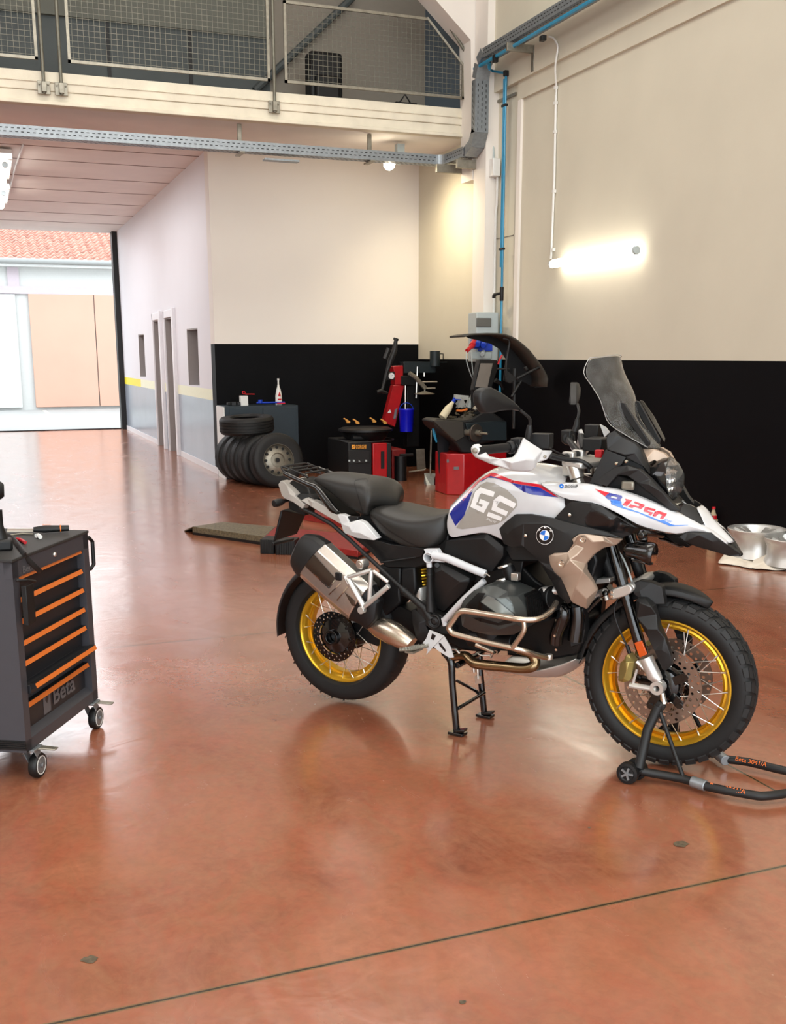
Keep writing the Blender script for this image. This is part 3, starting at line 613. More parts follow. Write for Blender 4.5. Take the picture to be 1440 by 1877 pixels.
# ---- wheels -----------------------------------------------------------------
def torus_profile(R, w, hgt, n=14):
    pr = []
    for i in range(n+1):
        a = -PI*.62+PI*1.24*i/n; pr.append((R-hgt+hgt*math.cos(a) if abs(a) < PI/2 else R-hgt+hgt*math.cos(a)*1.2, w*math.sin(a)/1.0))
    return pr
def wheel(name, c, Rt, Rr, wt, wr, front):
    c = V(c); Y = V((0, -1, 0)); refv = V((1, 0, 0))
    rim = MB(); h = wr
    pr = [(Rr, h), (Rr, h-.007), (Rr-.012, h-.012), (Rr-.02, h-.03), (Rr-.034, h*.45), (Rr-.036, 0), (Rr-.034, -h*.45), (Rr-.02, -h+.03), (Rr-.012, -h+.012), (Rr, -h+.007), (Rr, -h),
          (Rr-.010, -h-.001), (Rr-.019, -h+.008), (Rr-.024, -h+.024), (Rr-.034, -h+.04), (Rr-.044, -h*.3), (Rr-.045, 0), (Rr-.044, h*.3), (Rr-.034, h-.04), (Rr-.024, h-.024), (Rr-.019, h-.008), (Rr-.010, h+.001)]
    rim.lathe(pr, c, Y, 72, closed=True, ref=refv); W_ = rim.build(name, M['gold'], moto, angle=50)
    ty = MB(); hg = (Rt-Rr+.008); mid = Rr-.006
    prof = [(mid, -wr*.96), (mid+.012, -wt*.92), (mid+hg*.45, -wt*1.0), (mid+hg*.72, -wt*.95), (mid+hg*.9, -wt*.72), (mid+hg*.98, -wt*.38), (mid+hg, 0), (mid+hg*.98, wt*.38), (mid+hg*.9, wt*.72), (mid+hg*.72, wt*.95), (mid+hg*.45, wt*1.0), (mid+.012, wt*.92), (mid, wr*.96)]
    ty.lathe(prof, c, Y, 96, closed=True, ref=refv)
    # tread blocks
    if front:
        nb = 38; tp = 2*PI/nb
        def blk(pl):      # (angle, across -1..1): raised tread block
            o_ = []; i_ = []
            for aa, yy in pl:
                ya = abs(yy); rr = mid+hg*(1.0 if ya < .4 else 1-.1*((ya-.4)/.6)**1.6 if ya < .8 else .955-.26*(ya-.8)/.2); w__ = wt*(.98 if ya > .5 else .9)*yy
                er = V((math.cos(aa), 0, math.sin(aa))); o_.append(c+er*(rr+.0035)+V((0, w__*1.01, 0))); i_.append(c+er*(rr-.010)+V((0, w__*.92, 0)))
            n_ = len(pl); ty.add(o_+i_, [tuple(range(n_))]+[(q_, (q_+1) % n_, (q_+1) % n_+n_, q_+n_) for q_ in range(n_)], 1)
        for i in range(nb):
            a = tp*i
            for sg in (-1, 1):
                b0 = a+(tp/2 if sg > 0 else 0)
                blk([(b0, sg*.06), (b0+tp*.62, sg*.10), (b0+tp*.86, sg*.40), (b0+tp*.20, sg*.44)])
                blk([(b0+tp*.28, sg*.52), (b0+tp*.98, sg*.48), (b0+tp*1.12, sg*.80), (b0+tp*.42, sg*.84)])
                blk([(b0+tp*.45, sg*.86), (b0+tp*1.16, sg*.83), (b0+tp*1.2, sg*1.0), (b0+tp*.5, sg*1.0)])
    else:
        nb = 30
        for i in range(nb):
            a = 2*PI*i/nb
            for sg in (-1, 1):
                for (da, y0, y1, wd) in ((0, .05, .5, .03), (.1, .35, .85, .025)):
                    pts = []
                    for (aa, yy) in ((a+da, y0), (a+da+wd, y0), (a+da+wd+.07, y1), (a+da+.07, y1)):
                        rr = mid+hg*(1-.1*(yy**2))+.001; aa += (.1 if sg > 0 else 0); pts.append(c+V((math.cos(aa)*rr, sg*yy*wt*.95, math.sin(aa)*rr)))
                    ty.add(pts, [(0,1,2,3)], 1)
    ty.build('tyre', [M['rubber'], mat('tread_rubber', rgb(34, 34, 34), .65, noise=.15)] if front else [M['rubber'], M['blackp']], W_, angle=45, one=True)
    # hub
    hb = MB(); hr = .045 if front else .06
    hb.lathe([(0, .07), (.02, .07), (.03, .055), (hr+.03, .052), (hr+.032, .044), (hr*.7, .035), (hr*.7, -.035), (hr+.032, -.044), (hr+.03, -.052), (.03, -.055), (.02, -.07), (0, -.07)], c, Y, 32); hb.build('hub', M['blackgloss'], W_)
    # spokes
    ns = 20
    for sg in (-1, 1):
        for i in range(ns):
            a = 2*PI*(i+.5*(sg > 0))/ns; b = a+(.75 if i % 2 else -.75)*(1.0 if front else .85)
            p1 = c+V((math.cos(a)*(Rr-.017), sg*(wr-.016), math.sin(a)*(Rr-.017))); hh = hr+.022; p0 = c+V((math.cos(b)*hh, sg*.047, math.sin(b)*hh))
            d = (p1-p0).normalized(); s = MB(); s.tube([p0, p1-d*.02], .0019, 5); s.tube([p1-d*.022, p1], .0035, 6); s.build('spoke', M['alu'], W_)
    return W_
def rotor(name, c, y, ri, ro, m_, parent, nh=28, thick=.0045):
    s = MB(); c = V((c[0], y, c[2])); n = nh
    for side in (-1, 1):
        for row in (0, 1):
            r0 = ri+(ro-ri)*row/2; r1 = ri+(ro-ri)*(row+1)/2
            for i in range(n):
                a0 = 2*PI*(i+.5*row)/n; a1 = 2*PI*(i+1+.5*row)/n; am = (a0+a1)/2; rm = (r0+r1)/2; hr = (r1-r0)*.27
                def pt(a, r): return c+V((math.cos(a)*r, side*thick/2, math.sin(a)*r))
                outer = [pt(a0, r0), pt(am, r0), pt(a1, r0), pt(a1, rm), pt(a1, r1), pt(am, r1), pt(a0, r1), pt(a0, rm)]
                cen = c+V((math.cos(am)*rm, side*thick/2, math.sin(am)*rm)); er = V((math.cos(am), 0, math.sin(am))); et = V((-math.sin(am), 0, math.cos(am)))
                inner = [cen+er*hr*math.sin(q)+et*hr*math.cos(q) for q in [PI*1.25+PI/4*j for j in range(8)]]
                s.add(outer+inner, [(j, (j+1) % 8, 8+(j+1) % 8, 8+j) for j in range(8)])
                if side == 1: s.add(inner+[p-V((0, thick, 0)) for p in inner], [(j, (j+1) % 8, 8+(j+1) % 8, 8+j) for j in range(8)])
    for r in (ri, ro): s.lathe([(r, -thick/2), (r, thick/2)], c, (0, -1, 0), n*2)
    return s.build(name, m_, parent, angle=30)
RH = V((0, 0, .339)); FHb = V((1.523, 0, .351))
rw = wheel('rear_wheel', RH, .318, .233, .085, .057, False)
fw = wheel('front_wheel', FHb, .331, .258, .061, .045, True)
for sg in (-1, 1):
    d = rotor('brake_disc', FHb, sg*.075, .105, .1525, M['disc'], fw)
    s = MB()
    for i in range(5):
        a = 2*PI*i/5+.5; cc = FHb+V((math.cos(a)*.1, sg*.073, math.sin(a)*.1)); s.slab([FHb+V((math.cos(a+t)*r, sg*.068, math.sin(a+t)*r)) for t, r in ((-.35, .05), (.35, .05), (.16, .11), (-.16, .11))], (0, sg*.008, 0))
        s.cyl(cc, cc+V((0, sg*.008, 0)), .012, 12)
    s.lathe([(.0, 0), (.055, 0), (.062, .01), (.05, .015), (0, .016)], FHb+V((0, sg*.06, 0)), (0, sg, 0), 28); s.build('disc_carrier', M['blackgloss'], fw, bevel=.001)
d = rotor('brake_disc', RH, -.10, .085, .118, M['blackgloss'], rw, 24)
s = MB(); s.lathe([(0, 0), (.03, 0), (.035, .01), (.08, .0), (.09, -.01), (.09, -.03), (0, -.03)], RH+V((0, -.095, 0)), (0, -1, 0), 32)
for i in range(10):
    a = 2*PI*i/10; s.cyl(RH+V((math.cos(a)*.085, -.095, math.sin(a)*.085)), RH+V((math.cos(a)*.085, -.106, math.sin(a)*.085)), .007, 8)
s.lathe([(.03, .0), (.036, .0), (.036, .03), (.026, .03), (.024, .0)], RH+V((0, -.10, 0)), (0, -1, 0), 24, closed=True); s.build('axle_carrier', M['blackgloss'], rw, bevel=.001)
# ---- white tank and side bodywork -------------------------------------------
def bodyloft(name, stations, m_, sub=1, parent=moto, crown=.015, angle=60):
    # station: list of bike-frame points from lower right edge to the centre line; mirrored to the left
    rows = []
    for st in stations:
        rows.append(st+[V((p.x, -p.y, p.z)) for p in st[-2::-1]] if abs(st[-1].y) < 1e-6 else st)
    return MB().grid(rows).build(name, m_, parent, sub=sub, solid=.004, angle=angle)
def tankst(b, m, c, t):   # bottom, mid, crease (tag,x,y,v) and centre
    b, m, c, t = [k(*p) for p in (b, m, c, t)]; t.y = 0
    h = (c+t)/2; h.z += .012; return [b, m, c, h, t]
Z = 'Z2'
tank = bodyloft('fuel_tank', [
 tankst((Z,85,838,.145), (Z,62,715,.145), (Z,90,628,.135), (Z,95,600,0)),
 tankst((Z,160,822,.165), (Z,135,700,.175), (Z,160,570,.155), (Z,175,512,0)),
 tankst((Z,260,806,.175), (Z,240,650,.195), (Z,262,470,.175), (Z,285,398,0)),
 tankst((Z,370,789,.18), (Z,390,600,.21), (Z,400,362,.195), (Z,420,300,0)),
 tankst((Z,470,860,.19), (Z,540,580,.225), (Z,560,395,.21), (Z,600,262,0)),
 tankst((Z,600,900,.2), (Z,700,590,.235), (Z,740,425,.22), (Z,770,268,0)),
 tankst((Z,800,900,.2), (Z,860,640,.235), (Z,850,470,.22), (Z,880,305,0)),
 tankst((Z,950,900,.2), (Z,960,640,.22), (Z,930,500,.21), (Z,975,352,0)),
 ], M['white'], sub=2)
# long side panel running from the tank to the nose
top = [('T2',300,660,.16),('T2',520,690,.185),('T2',760,692,.195),('T2',1020,706,.195),('T2',1150,768,.19),('T2',1300,766,.182),('T3',300,850,.165),('T3',620,985,.14),('T3',900,1110,.112),('T3',1090,1180,.10),('T3',1330,1325,.082),('Z3',1050,1330,.062),('Z3',1180,1435,.04)]
bot = [('T2',240,715,.222),('T2',440,850,.234),('T2',640,975,.24),('T2',1020,985,.235),('T2',1240,1090,.225),('T2',1440,1190,.212),('T3',390,1350,.18),('Z3',620,1340,.155),('Z3',815,1385,.13),('Z3',880,1346,.112),('Z3',960,1348,.10),('Z3',1050,1352,.085),('Z3',1185,1448,.045)]
rows = []
for a, b in zip(top, bot):
    a, b = k(*a), k(*b); m_ = (a+b)/2; m_.y -= .012; q2 = a*.75+b*.25; q2.y -= .009; inn = V((a.x, a.y+.035, a.z-.004)); rows.append([inn, a, q2, m_, b, V((b.x, b.y+.03, b.z+.004))])
s = MB(); s.grid(rows); s.grid([mir(r) for r in rows]); side = s.build('side_fairing', M['white'], moto, sub=1, solid=.003, angle=35)
s = MB(); nose = []
for (r_, c_) in ((('T3',1245,1060,.048), ('T3',1300,1030,0)), (('T3',1340,1200,.066), ('T3',1440,1160,0)), (('Z3',1000,1310,.070), ('Z3',1060,1240,0)), (('Z3',1075,1365,.055), ('Z3',1130,1320,0)), (('Z3',1190,1445,.035), ('Z3',1230,1425,0))):
    a, c_ = k(*r_), k(*c_); c_.y = 0; h = (a+c_)/2; h.z += .004; nose.append([a, h, c_, V((h.x, -h.y, h.z)), V((a.x, -a.y, a.z))])
s.grid(nose); s.build('beak', M['white'], moto, solid=.004, sub=1)
cdt_panel(TP('T3', [(990,1112,.10),(1050,1020,.078),(1075,1000,.066),(1240,1060,.046),(1352,1290,.072),(1320,1327,.084),(1200,1252,.092),(1085,1180,.098)]), TP('T3', [(1180,1130,.078)]), .01, 'nose_insert', M['blackmatte'])
cdt_panel(TP('Z3', [(815,1385,.131),(880,1346,.114),(1050,1354,.09),(1120,1410,.07),(1185,1450,.05),(1272,1512,.012),(1272,1530,.012),(1185,1528,.03),(1060,1490,.06),(960,1462,.085),(900,1440,.10),(860,1420,.118)]), TP('Z3', [(960,1370,.115),(1060,1420,.09),(900,1400,.122),(1140,1480,.05)]), .03, 'beak_lower', M['blackmatte'])
cdt_panel(TP('Z3', [(1085,1290,.0),(1150,1330,-.03),(1215,1405,-.035),(1256,1478,-.01),(1205,1450,.0)]), [], .01, 'beak_edge', M['blackmatte'], mirror=False)
cdt_panel(TP('Z3', [(720,1372,.08),(760,1372,.1),(820,1392,.11),(900,1450,.09),(880,1464,.08),(780,1425,.07)]), [], .06, 'beak_underside', M['blackp'])
# black upper panel with grille, logo panel, champagne cover
upper = cdt_panel([('Z2',860,688,.236),('Z2',960,580,.243),('Z2',990,566,.244),('Z2',1130,575,.242),('Z2',1200,598,.24),('Z2',1320,675,.228),('Z2',1440,748,.212),('Z3',400,1272,.20),('Z3',515,1322,.178),('Z3',470,1365,.182),('Z3',400,1387,.19),('Z3',300,1368,.21),('Z3',150,1325,.235),('Z2',1100,770,.245),('Z2',960,735,.242)],
   [('Z2',1000,600,.246),('Z2',1140,612,.248),('Z2',1080,680,.246),('Z2',1290,700,.24),('Z3',380,1300,.205)], .02, 'upper_side_panel', M['blackmatte'])
decal('grille', upper, [(M['decblack'], [pp('Z2', [(1125,640),(1190,632),(1290,690),(1420,755),(1380,795),(1240,775),(1110,745),(1085,700)])])], lift=.002)
s = MB()
logo = cdt_panel([('Z2',458,760,.20),('Z2',500,715,.21),('Z2',575,655,.232),('Z2',690,655,.242),('Z2',870,690,.252),('Z2',1080,745,.254),('Z2',1240,785,.245),('Z2',1365,835,.225),('Z2',1180,808,.255),('Z2',1040,803,.268),('Z2',988,838,.272),('Z2',1002,868,.274),('Z2',960,938,.272),('Z2',860,942,.27),('Z2',822,962,.268),
   ('T5',700,290,.266),('T5',760,400,.262),('T5',860,490,.256),('T5',1010,830,.232),('T5',960,870,.225),('T5',820,740,.225),('T5',720,530,.238),('T5',530,230,.25),('T5',330,40,.255),('Z2',560,900,.235),('Z2',490,870,.20)],
   [('Z2',560,760,.262),('Z2',640,720,.268),('Z2',800,720,.27),('Z2',940,790,.276),('Z2',620,880,.262),('Z2',760,930,.268),('T5',640,330,.268),('T5',820,600,.25),('Z2',520,800,.24)], .02, 'logo_side_panel', M['blackmatte'])
champ = cdt_panel([('Z2',820,960,.274),('Z2',860,940,.276),('Z2',960,934,.28),('Z2',1003,868,.284),('Z2',990,838,.282),('Z2',1040,804,.28),('T4',230,146,.272),('T4',460,172,.246),('T4',722,216,.20),('T4',635,296,.205),('T4',470,330,.222),('T4',340,420,.235),('T4',240,540,.242),('T4',240,620,.240),('T4',335,780,.22),('T4',385,885,.206),('T4',320,1030,.20),('T4',245,1136,.204),('T4',140,1090,.22),('T4',60,1050,.228),('T5',1010,830,.236),('T5',950,690,.25),('T5',860,490,.262),('T5',760,400,.268),('T5',700,290,.272)],
   [('T4',205,330,.262),('T4',110,290,.262),('T4',0,480,.285),('T4',120,420,.28),('T4',330,250,.268),('T5',990,215,.292),('T5',800,160,.285),('T4',200,640,.272),('T4',100,860,.262),('T4',250,1000,.235),('T4',480,240,.25),('T5',900,330,.292)], .02, 'radiator_cover', M['champagne'], bevel=.004, angle=35)
s = MB()
for t_, x, y, v in (('Z2',1070,843,.292),('Z2',912,1018,.298)): c = k(t_, x, y, v); s.lathe([(0, .002), (.005, .002), (.007, .004), (.012, .004), (.0135, 0), (.0, 0)], c, (0, -1, 0), 20)
for t_, x, y, v in (('Z2',975,662,.255),('Z2',650,812,.272)): c = k(t_, x, y, v); s.lathe([(0, .004), (.004, .004), (.007, 0), (.0, 0)], c, (0, -1, 0), 12)
s.build('screw', M['chrome'], champ)
# ---- decals
decal('tank_graphics', tank, [
 (M['red'], [pp('Z2', p) for p in ([(185,545),(240,475),(300,408),(400,350),(402,372),(320,412),(260,475),(200,555)], [(400,350),(430,352),(560,405),(640,420),(762,436),(895,531),(860,520),(750,456),(640,440),(560,425),(402,374)])]),
 (M['blue'], [pp('Z2', p) for p in ([(402,374),(560,426),(640,442),(752,458),(862,522),(897,533),(700,510),(640,490),(540,420),(430,388),(380,385),(330,415),(320,412)], [(98,650),(130,602),(190,545),(268,482),(240,560),(204,665),(140,738)])]),
 (M['decgrey'], [pp('Z2', [(146,752),(240,600),(272,500),(320,440),(370,416),(430,428),(520,475),(588,545),(594,590),(500,695),(440,725),(190,762)])])], step=4)
decal('tank_lettering', tank, [(M['decwhite'], stroke2('Z2', [(425,508),(330,478),(303,500),(285,560)], 38)+stroke2('Z2', [(290,535),(272,590),(342,622),(368,575),(318,556)], 34)
   +stroke2('Z2', [(578,592),(470,536),(432,566)], 40)+stroke2('Z2', [(440,555),(426,610),(520,650)], 36)+stroke2('Z2', [(480,688),(378,650)], 32)+[textpoly('RALLYE', px('Z2',366,690), px('Z2',436,720), (2, -3.5), .3)])], lift=.0022, step=4)
decal('side_lettering', side, [
 (M['red'], [pp('T2', [(1040,780),(1255,842),(1190,890)])]+[pp('T3', p) for p in ([(200,925),(312,950),(232,1036),(165,1016),(222,955)], [(335,985),(350,965),(500,1020),(440,1080),(350,1045),(310,1062),(250,1045),(285,1008),(400,1040),(425,1018)],
   [(500,1045),(655,1082),(642,1110),(548,1090),(530,1106),(620,1130),(580,1176),(548,1156),(565,1138),(470,1110)], [(640,1120),(700,1105),(820,1150),(760,1226),(712,1220),(748,1166),(700,1146),(650,1190),(608,1180)])]),
 (M['blue'], [pp('T2', [(1192,892),(1255,842),(1440,882),(1440,910),(1300,878),(1270,905),(1400,940),(1430,960),(1300,945),(1215,920)]), pp('T3', [(0,850),(160,893),(165,912),(110,962),(60,950),(100,905),(0,880)])]),
 (M['ltblue'], [pp('T2', [(1215,922),(1430,965),(1440,1055),(1290,1010),(1270,950)]), pp('T3', [(0,960),(140,990),(180,1045),(400,1118),(560,1180),(720,1248),(760,1240),(880,1300),(935,1315),(1130,1315),(1130,1320),(930,1330),(860,1328),(700,1262),(550,1200),(400,1135),(150,1060),(0,1005)]), textpoly('BMW', px('T3',768,1248), px('T3',880,1290), (3, -4), .3)])], lift=.0016, step=4)
decal('dealer_sticker', side, [(M['ltblue'], [[px('T2', 556+33*math.cos(a), 740+33*math.sin(a)) for a in [i*PI/8 for i in range(16)]]]), (M['decblack'], [textpoly('AUTOCLUB', px('T2',604,750), px('T2',792,752), (0, -4.2), .2, .02), textpoly('MODENA MOTORS', px('T2',600,766), px('T2',780,768), (0, -1.3), .2, .03)]), (M['decwhite'], [[px('T2', 556+12*math.cos(a), 742+12*math.sin(a)) for a in [i*PI/6 for i in range(12)]]])], lift=.0016)
C0 = V(px('Z2', 797, 808))
def circ(r, a0=0, a1=2*PI, n=32): rr = r/4; return [tuple(C0+V((math.cos(a0+(a1-a0)*i/n)*rr*.98, math.sin(a0+(a1-a0)*i/n)*rr*1.05))) for i in range(n+(0 if abs(a1-a0) > 6 else 1))]
decal('roundel', logo, [(M['decwhite'], [circ(65)])], lift=.003, step=6)
decal('roundel', logo, [(M['decblack'], [circ(61)])], lift=.0042, step=6)
decal('roundel', logo, [(M['decwhite'], [circ(37)]), ], lift=.0052, step=6)
decal('roundel', logo, [(M['ltblue'], [[tuple(C0)]+circ(34, a, a+PI/2, 8) for a in (.25+PI, .25)]), (M['decwhite'], [textpoly(ch, C0+V((math.cos(a)*12.0, math.sin(a)*12.8))-t*2.0, C0+V((math.cos(a)*12.0, math.sin(a)*12.8))+t*2.0, V((math.cos(a), math.sin(a)))*3.6, 0, .02) for ch, a, t in (('B', -PI/2-.75, V((math.sin(.75), 0)).normalized()*1+V((0, -.7))), ('M', -PI/2+.1, V((1, .1))), ('W', -PI/2+.95, V((.6, .8))))])], lift=.0062, step=6)
# ---- black lower tank cover, side cover, airbox, engine ----------------------
cdt_panel(TP('Z2', [(70,845,.135),(370,791,.172),(492,890,.18),(488,960,.18),(405,1078,.17),(330,1062,.165),(180,990,.155),(50,935,.14)]), TP('Z2', [(350,830,.185),(430,900,.19),(300,1000,.18)]), .05, 'tank_lower_cover', M['blackp'])
cdt_panel(TP('Z1', [(560,790,.12),(600,815,.14),(760,842,.16),(860,870,.165),(1110,905,.165),(1090,965,.16),(900,985,.15),(790,1005,.14),(700,910,.13),(600,830,.12)]), TP('Z1', [(850,930,.155)]), .05, 'side_cover', M['blackp'])
cdt_panel(TP('T7', [(895,560,.15),(905,430,.165),(960,395,.17),(1030,420,.172),(1440,640,.175),(1440,700,.175),(1380,830,.16),(1200,1000,.15),(1060,1130,.13),(950,1080,.13),(905,960,.135)]), TP('T7', [(1040,520,.19),(1300,700,.192),(940,560,.18),(1110,860,.17)]), .05, 'airbox_cover', M['blackmatte'])
s = MB(); s.cyl(k('T7',968,450,.17), k('T7',968,450,.183), .012, 16); s.build('airbox_bolt', M['blackp'], moto, bevel=.002)
core = [('Z5',585,290),('Z5',720,215),('Z5',800,160),('Z5',960,330),('Z5',1100,430),('Z5',1230,540),('Z5',1325,640),('Z5',1322,760),('Z5',1262,890),('Z5',1060,925),('Z5',880,905),('Z5',420,850),('Z5',240,760),('Z5',140,640),('Z5',200,420),('Z5',430,400)]
s = MB(); pts = [k(t, x, y, .105) for t, x, y in core]; s.slab(pts, (0, .21, 0)); s.build('engine_block', M['darkengine'], moto, bevel=.01)
core2 = [('Z2',490,900),('Z2',700,700),('Z2',1100,760),('Z2',1180,1000),('T5',1200,900),('T5',900,800),('T5',560,250),('T5',130,240)]
s = MB(); s.slab([k(t, x, y, .15) for t, x, y in core2], (0, .3, 0)); s.build('radiator_shroud', M['blackp'], moto, bevel=.008)
s = MB(); a = k('Z5',760,235,.2); b = k('Z5',790,330,.2); s.cyl(a, b, .026, 18); s.build('intake_stub', M['darkengine'], moto)
s = MB()
for (x0, y0, x1, y1) in ((735,225,747,243), (722,322,742,345)):
    p0, p1 = k('Z5',x0,y0,.2), k('Z5',x1,y1,.2); d = (b-a).normalized(); s.cyl(p0, p0+d*.010, .0285, 20)
s.box(k('Z5',820,310,.22), (.03, .03, .03)); s.tube([k('Z5',585,300,.21), k('Z5',605,290,.21), k('Z5',630,310,.21)], .003, 6, smooth=3); s.build('hose_clamp', M['alu'], moto, bevel=.002)
def head(mirror=1):
    pass
cyl = cdt_panel(TP('Z5', [(408,548,.33),(425,500,.335),(445,470,.34),(510,412,.345),(580,382,.345),(665,377,.345),(760,420,.345),(832,452,.345),(862,490,.34),(885,540,.335),(898,615,.33),(880,690,.32),(800,738,.32),(640,742,.325),(500,712,.325),(425,672,.325)]),
  TP('Z5', [(470,510,.375),(560,440,.385),(620,450,.40),(570,495,.395),(700,590,.41),(800,600,.385),(790,500,.385),(760,460,.385),(680,470,.40),(450,600,.37),(560,640,.39),(690,700,.38),(820,660,.37),(600,720,.35),(740,560,.40)]), .16, 'cylinder_head', M['enginegrey'], bevel=.003, angle=18)
decal('head_panel', cyl, [(M['darkengine'], [pp('Z5', [(455,520),(545,430),(600,432),(560,495),(692,592),(560,575),(455,560)])]), (mat('light_grey_cover_panel', rgb(122, 126, 122), .35, .3), [pp('Z5', [(568,495),(612,450),(660,468),(800,585),(806,598),(700,590)])]), (mat('mid_grey_cover_panel', rgb(96, 101, 99), .3, .4), [pp('Z5', [(672,466),(748,470),(800,520),(815,588),(690,480)])]), (M['darkengine'], [pp('Z5', [(800,600),(822,610),(790,650),(690,668),(560,640),(500,610),(560,612),(690,650)])])], lift=.0015)
s = MB()
for i in range(9):
    x = 895+i*14; s.slab([k('Z5',x,455+i*4,.33-i*.012), k('Z5',x+5,455+i*4,.33-i*.012), k('Z5',x+22,640,.32-i*.012), k('Z5',x+14,640,.32-i*.012)], (0, .12, 0))
s.slab([k('Z5',880,440,.30), k('Z5',1010,470,.22), k('Z5',1050,640,.22), k('Z5',900,650,.3)], (0, .12, 0)); s.grid([mir(r) for r in [[k('Z5',880,440,.30), k('Z5',1010,470,.22)], [k('Z5',900,650,.3), k('Z5',1050,640,.22)]]]); s.build('cylinder_fins', M['darkengine'], moto)
cc = k('Z5',1018,425,.2); s = MB(); s.cyl(cc, cc+V((.05, .03, .01)), .02, 20); s.build('oil_filler', M['alucast'], moto, bevel=.002)
s = MB(); s.lathe([(.016, .002), (.019, .002), (.019, 0), (.016, 0)], cc, (0, -1, 0), 24, closed=True); s.build('filler_ring', M['chrome'], moto)
s = MB(); s.cyl(k('Z5',980,470,.15), k('Z5',1110,470,.19), .05, 16); s.cyl(k('Z5',640,820,.14), k('Z5',620,480,.16), .06, 16); s.cyl(k('Z5',480,760,.16), k('Z5',800,790,.16), .035, 14); s.build('engine_casing', M['darkengine'], moto, bevel=.004)
s = MB(); s.slab([k('Z1', x, y, .105) for x, y in ((640,640),(760,640),(1285,720),(1290,960),(1060,1045),(830,1040),(700,900),(640,820))], (0, .21, 0)); s.build('frame_cover', M['blackp'], moto, bevel=.006)
s = MB(); s.slab([k('Z2', x, y, .115) for x, y in ((60,930),(500,890),(640,980),(600,1200),(60,1120))], (0, .23, 0)); s.build('intake_housing', M['blackp'], moto, bevel=.006)
# front engine: shiny black pipes in front of the block
s = MB(); P1 = [k('T5',800,900,.13), k('T5',870,930,.15), k('T5',900,1010,.16), k('T5',860,1150,.155), k('T5',800,1300,.15), k('T5',790,1430,.14)]; s.tube(P1, .028, 14, smooth=4); s.tube(mir(P1), .028, 14, smooth=4)
P2 = [k('T5',1090,900,.12), k('T5',1100,1100,.12), k('T5',1060,1400,.12)]; s.tube(P2, .03, 12, smooth=3); s.build('front_header_pipe', M['blackgloss'], moto)
cdt_panel(TP('T5', [(1010,860,.13),(1190,930,.13),(1200,1080,.12),(1215,1240,.11),(1180,1440,.11),(1000,1500,.12),(960,1200,.13)]), TP('T5', [(1080,1100,.15)]), .05, 'front_spoiler', M['blackp'])
s = MB(); 
for (t_, x, y, v) in (('T5',800,1105,.175),('T5',770,1330,.175),('T8',1050,345,.16),('T5',800,920,.165)): s.lathe([(0, .004), (.005, .004), (.006, 0), (0, 0)], k(t_, x, y, v), (0, -1, 0), 10)
s.build('bolt', M['chrome'], moto)
# skid plate
sk = []
for (x, yo, yi) in ((430,537,512),(600,553,530),(720,580,548),(850,606,540),(1000,608,500),(1080,595,480),(1180,530,450),(1243,440,420)):
    o_ = k('T8', x, yo, .10); i_ = k('T8', x-10, yi, .135); sk.append([i_, o_, V((o_.x, 0, o_.z-.012)), V((o_.x, -o_.y, o_.z)), V((i_.x, -i_.y, i_.z))])
MB().grid(sk).build('skid_plate', M['alucast'], moto, solid=.004, sub=1)
# exhaust under the engine
s = MB(); P1 = [k('T8',120,410,.12), k('T8',240,395,.13), k('T8',300,440,.14), k('T8',360,470,.15), k('T8',600,495,.155), k('T8',760,508,.155), k('T8',845,490,.15), k('T8',862,440,.14), k('T8',820,380,.15), k('T8',700,340,.2)]
s.tube(P1, [.018,.02,.022,.022,.021,.021,.022,.022,.02,.016], 16, smooth=5); s.tube(mir(P1[3:]), .024, 12, smooth=4); s.build('exhaust_header', M['goldhdr'], moto)
s = MB(); s.tube([k('T8',345,300,.2), k('T8',400,320,.2), k('T8',505,365,.2)], .011, 10, smooth=3); s.tube([k('T8',505,345,.2), k('T8',530,360,.2), k('T8',520,385,.2)], .003, 6, smooth=3); s.build('side_pipe', M['steel'], moto)
s = MB(); s.slab(ks('T8', [(535,380),(560,352),(620,355),(622,395),(590,402)], .2), (0, .006, 0)); s.build('bracket_plate', M['steel'], moto)
# crash bar
cb = thing; s = MB(); P1 = [k('Z5',*p) for p in ((1115,500,.24),(1080,560,.30),(1010,610,.36),(930,628,.40),(820,620,.42),(700,600,.42),(560,578,.42),(445,562,.42),(400,575,.42),(365,620,.42),(330,675,.42),(345,712,.42),(385,735,.42),(600,790,.41),(790,832,.40),(880,855,.38),(960,885,.33),(1055,905,.25))]
s.tube(P1, .0118, 14, smooth=4); s.tube(mir(P1), .0118, 14, smooth=4)
P2 = [k('Z5',*p) for p in ((878,640,.41),(882,690,.41),(860,740,.41),(795,830,.405))]; s.tube(P2, .0105, 12, smooth=3); s.tube(mir(P2), .0105, 12, smooth=3)
o = s.build('crash_bar', M['steel'], moto)
s = MB(); s.cyl(k('Z5',1060,880,.25), k('Z5',1060,920,.25), .016, 12); s.build('clamp', M['alu'], o, bevel=.002)
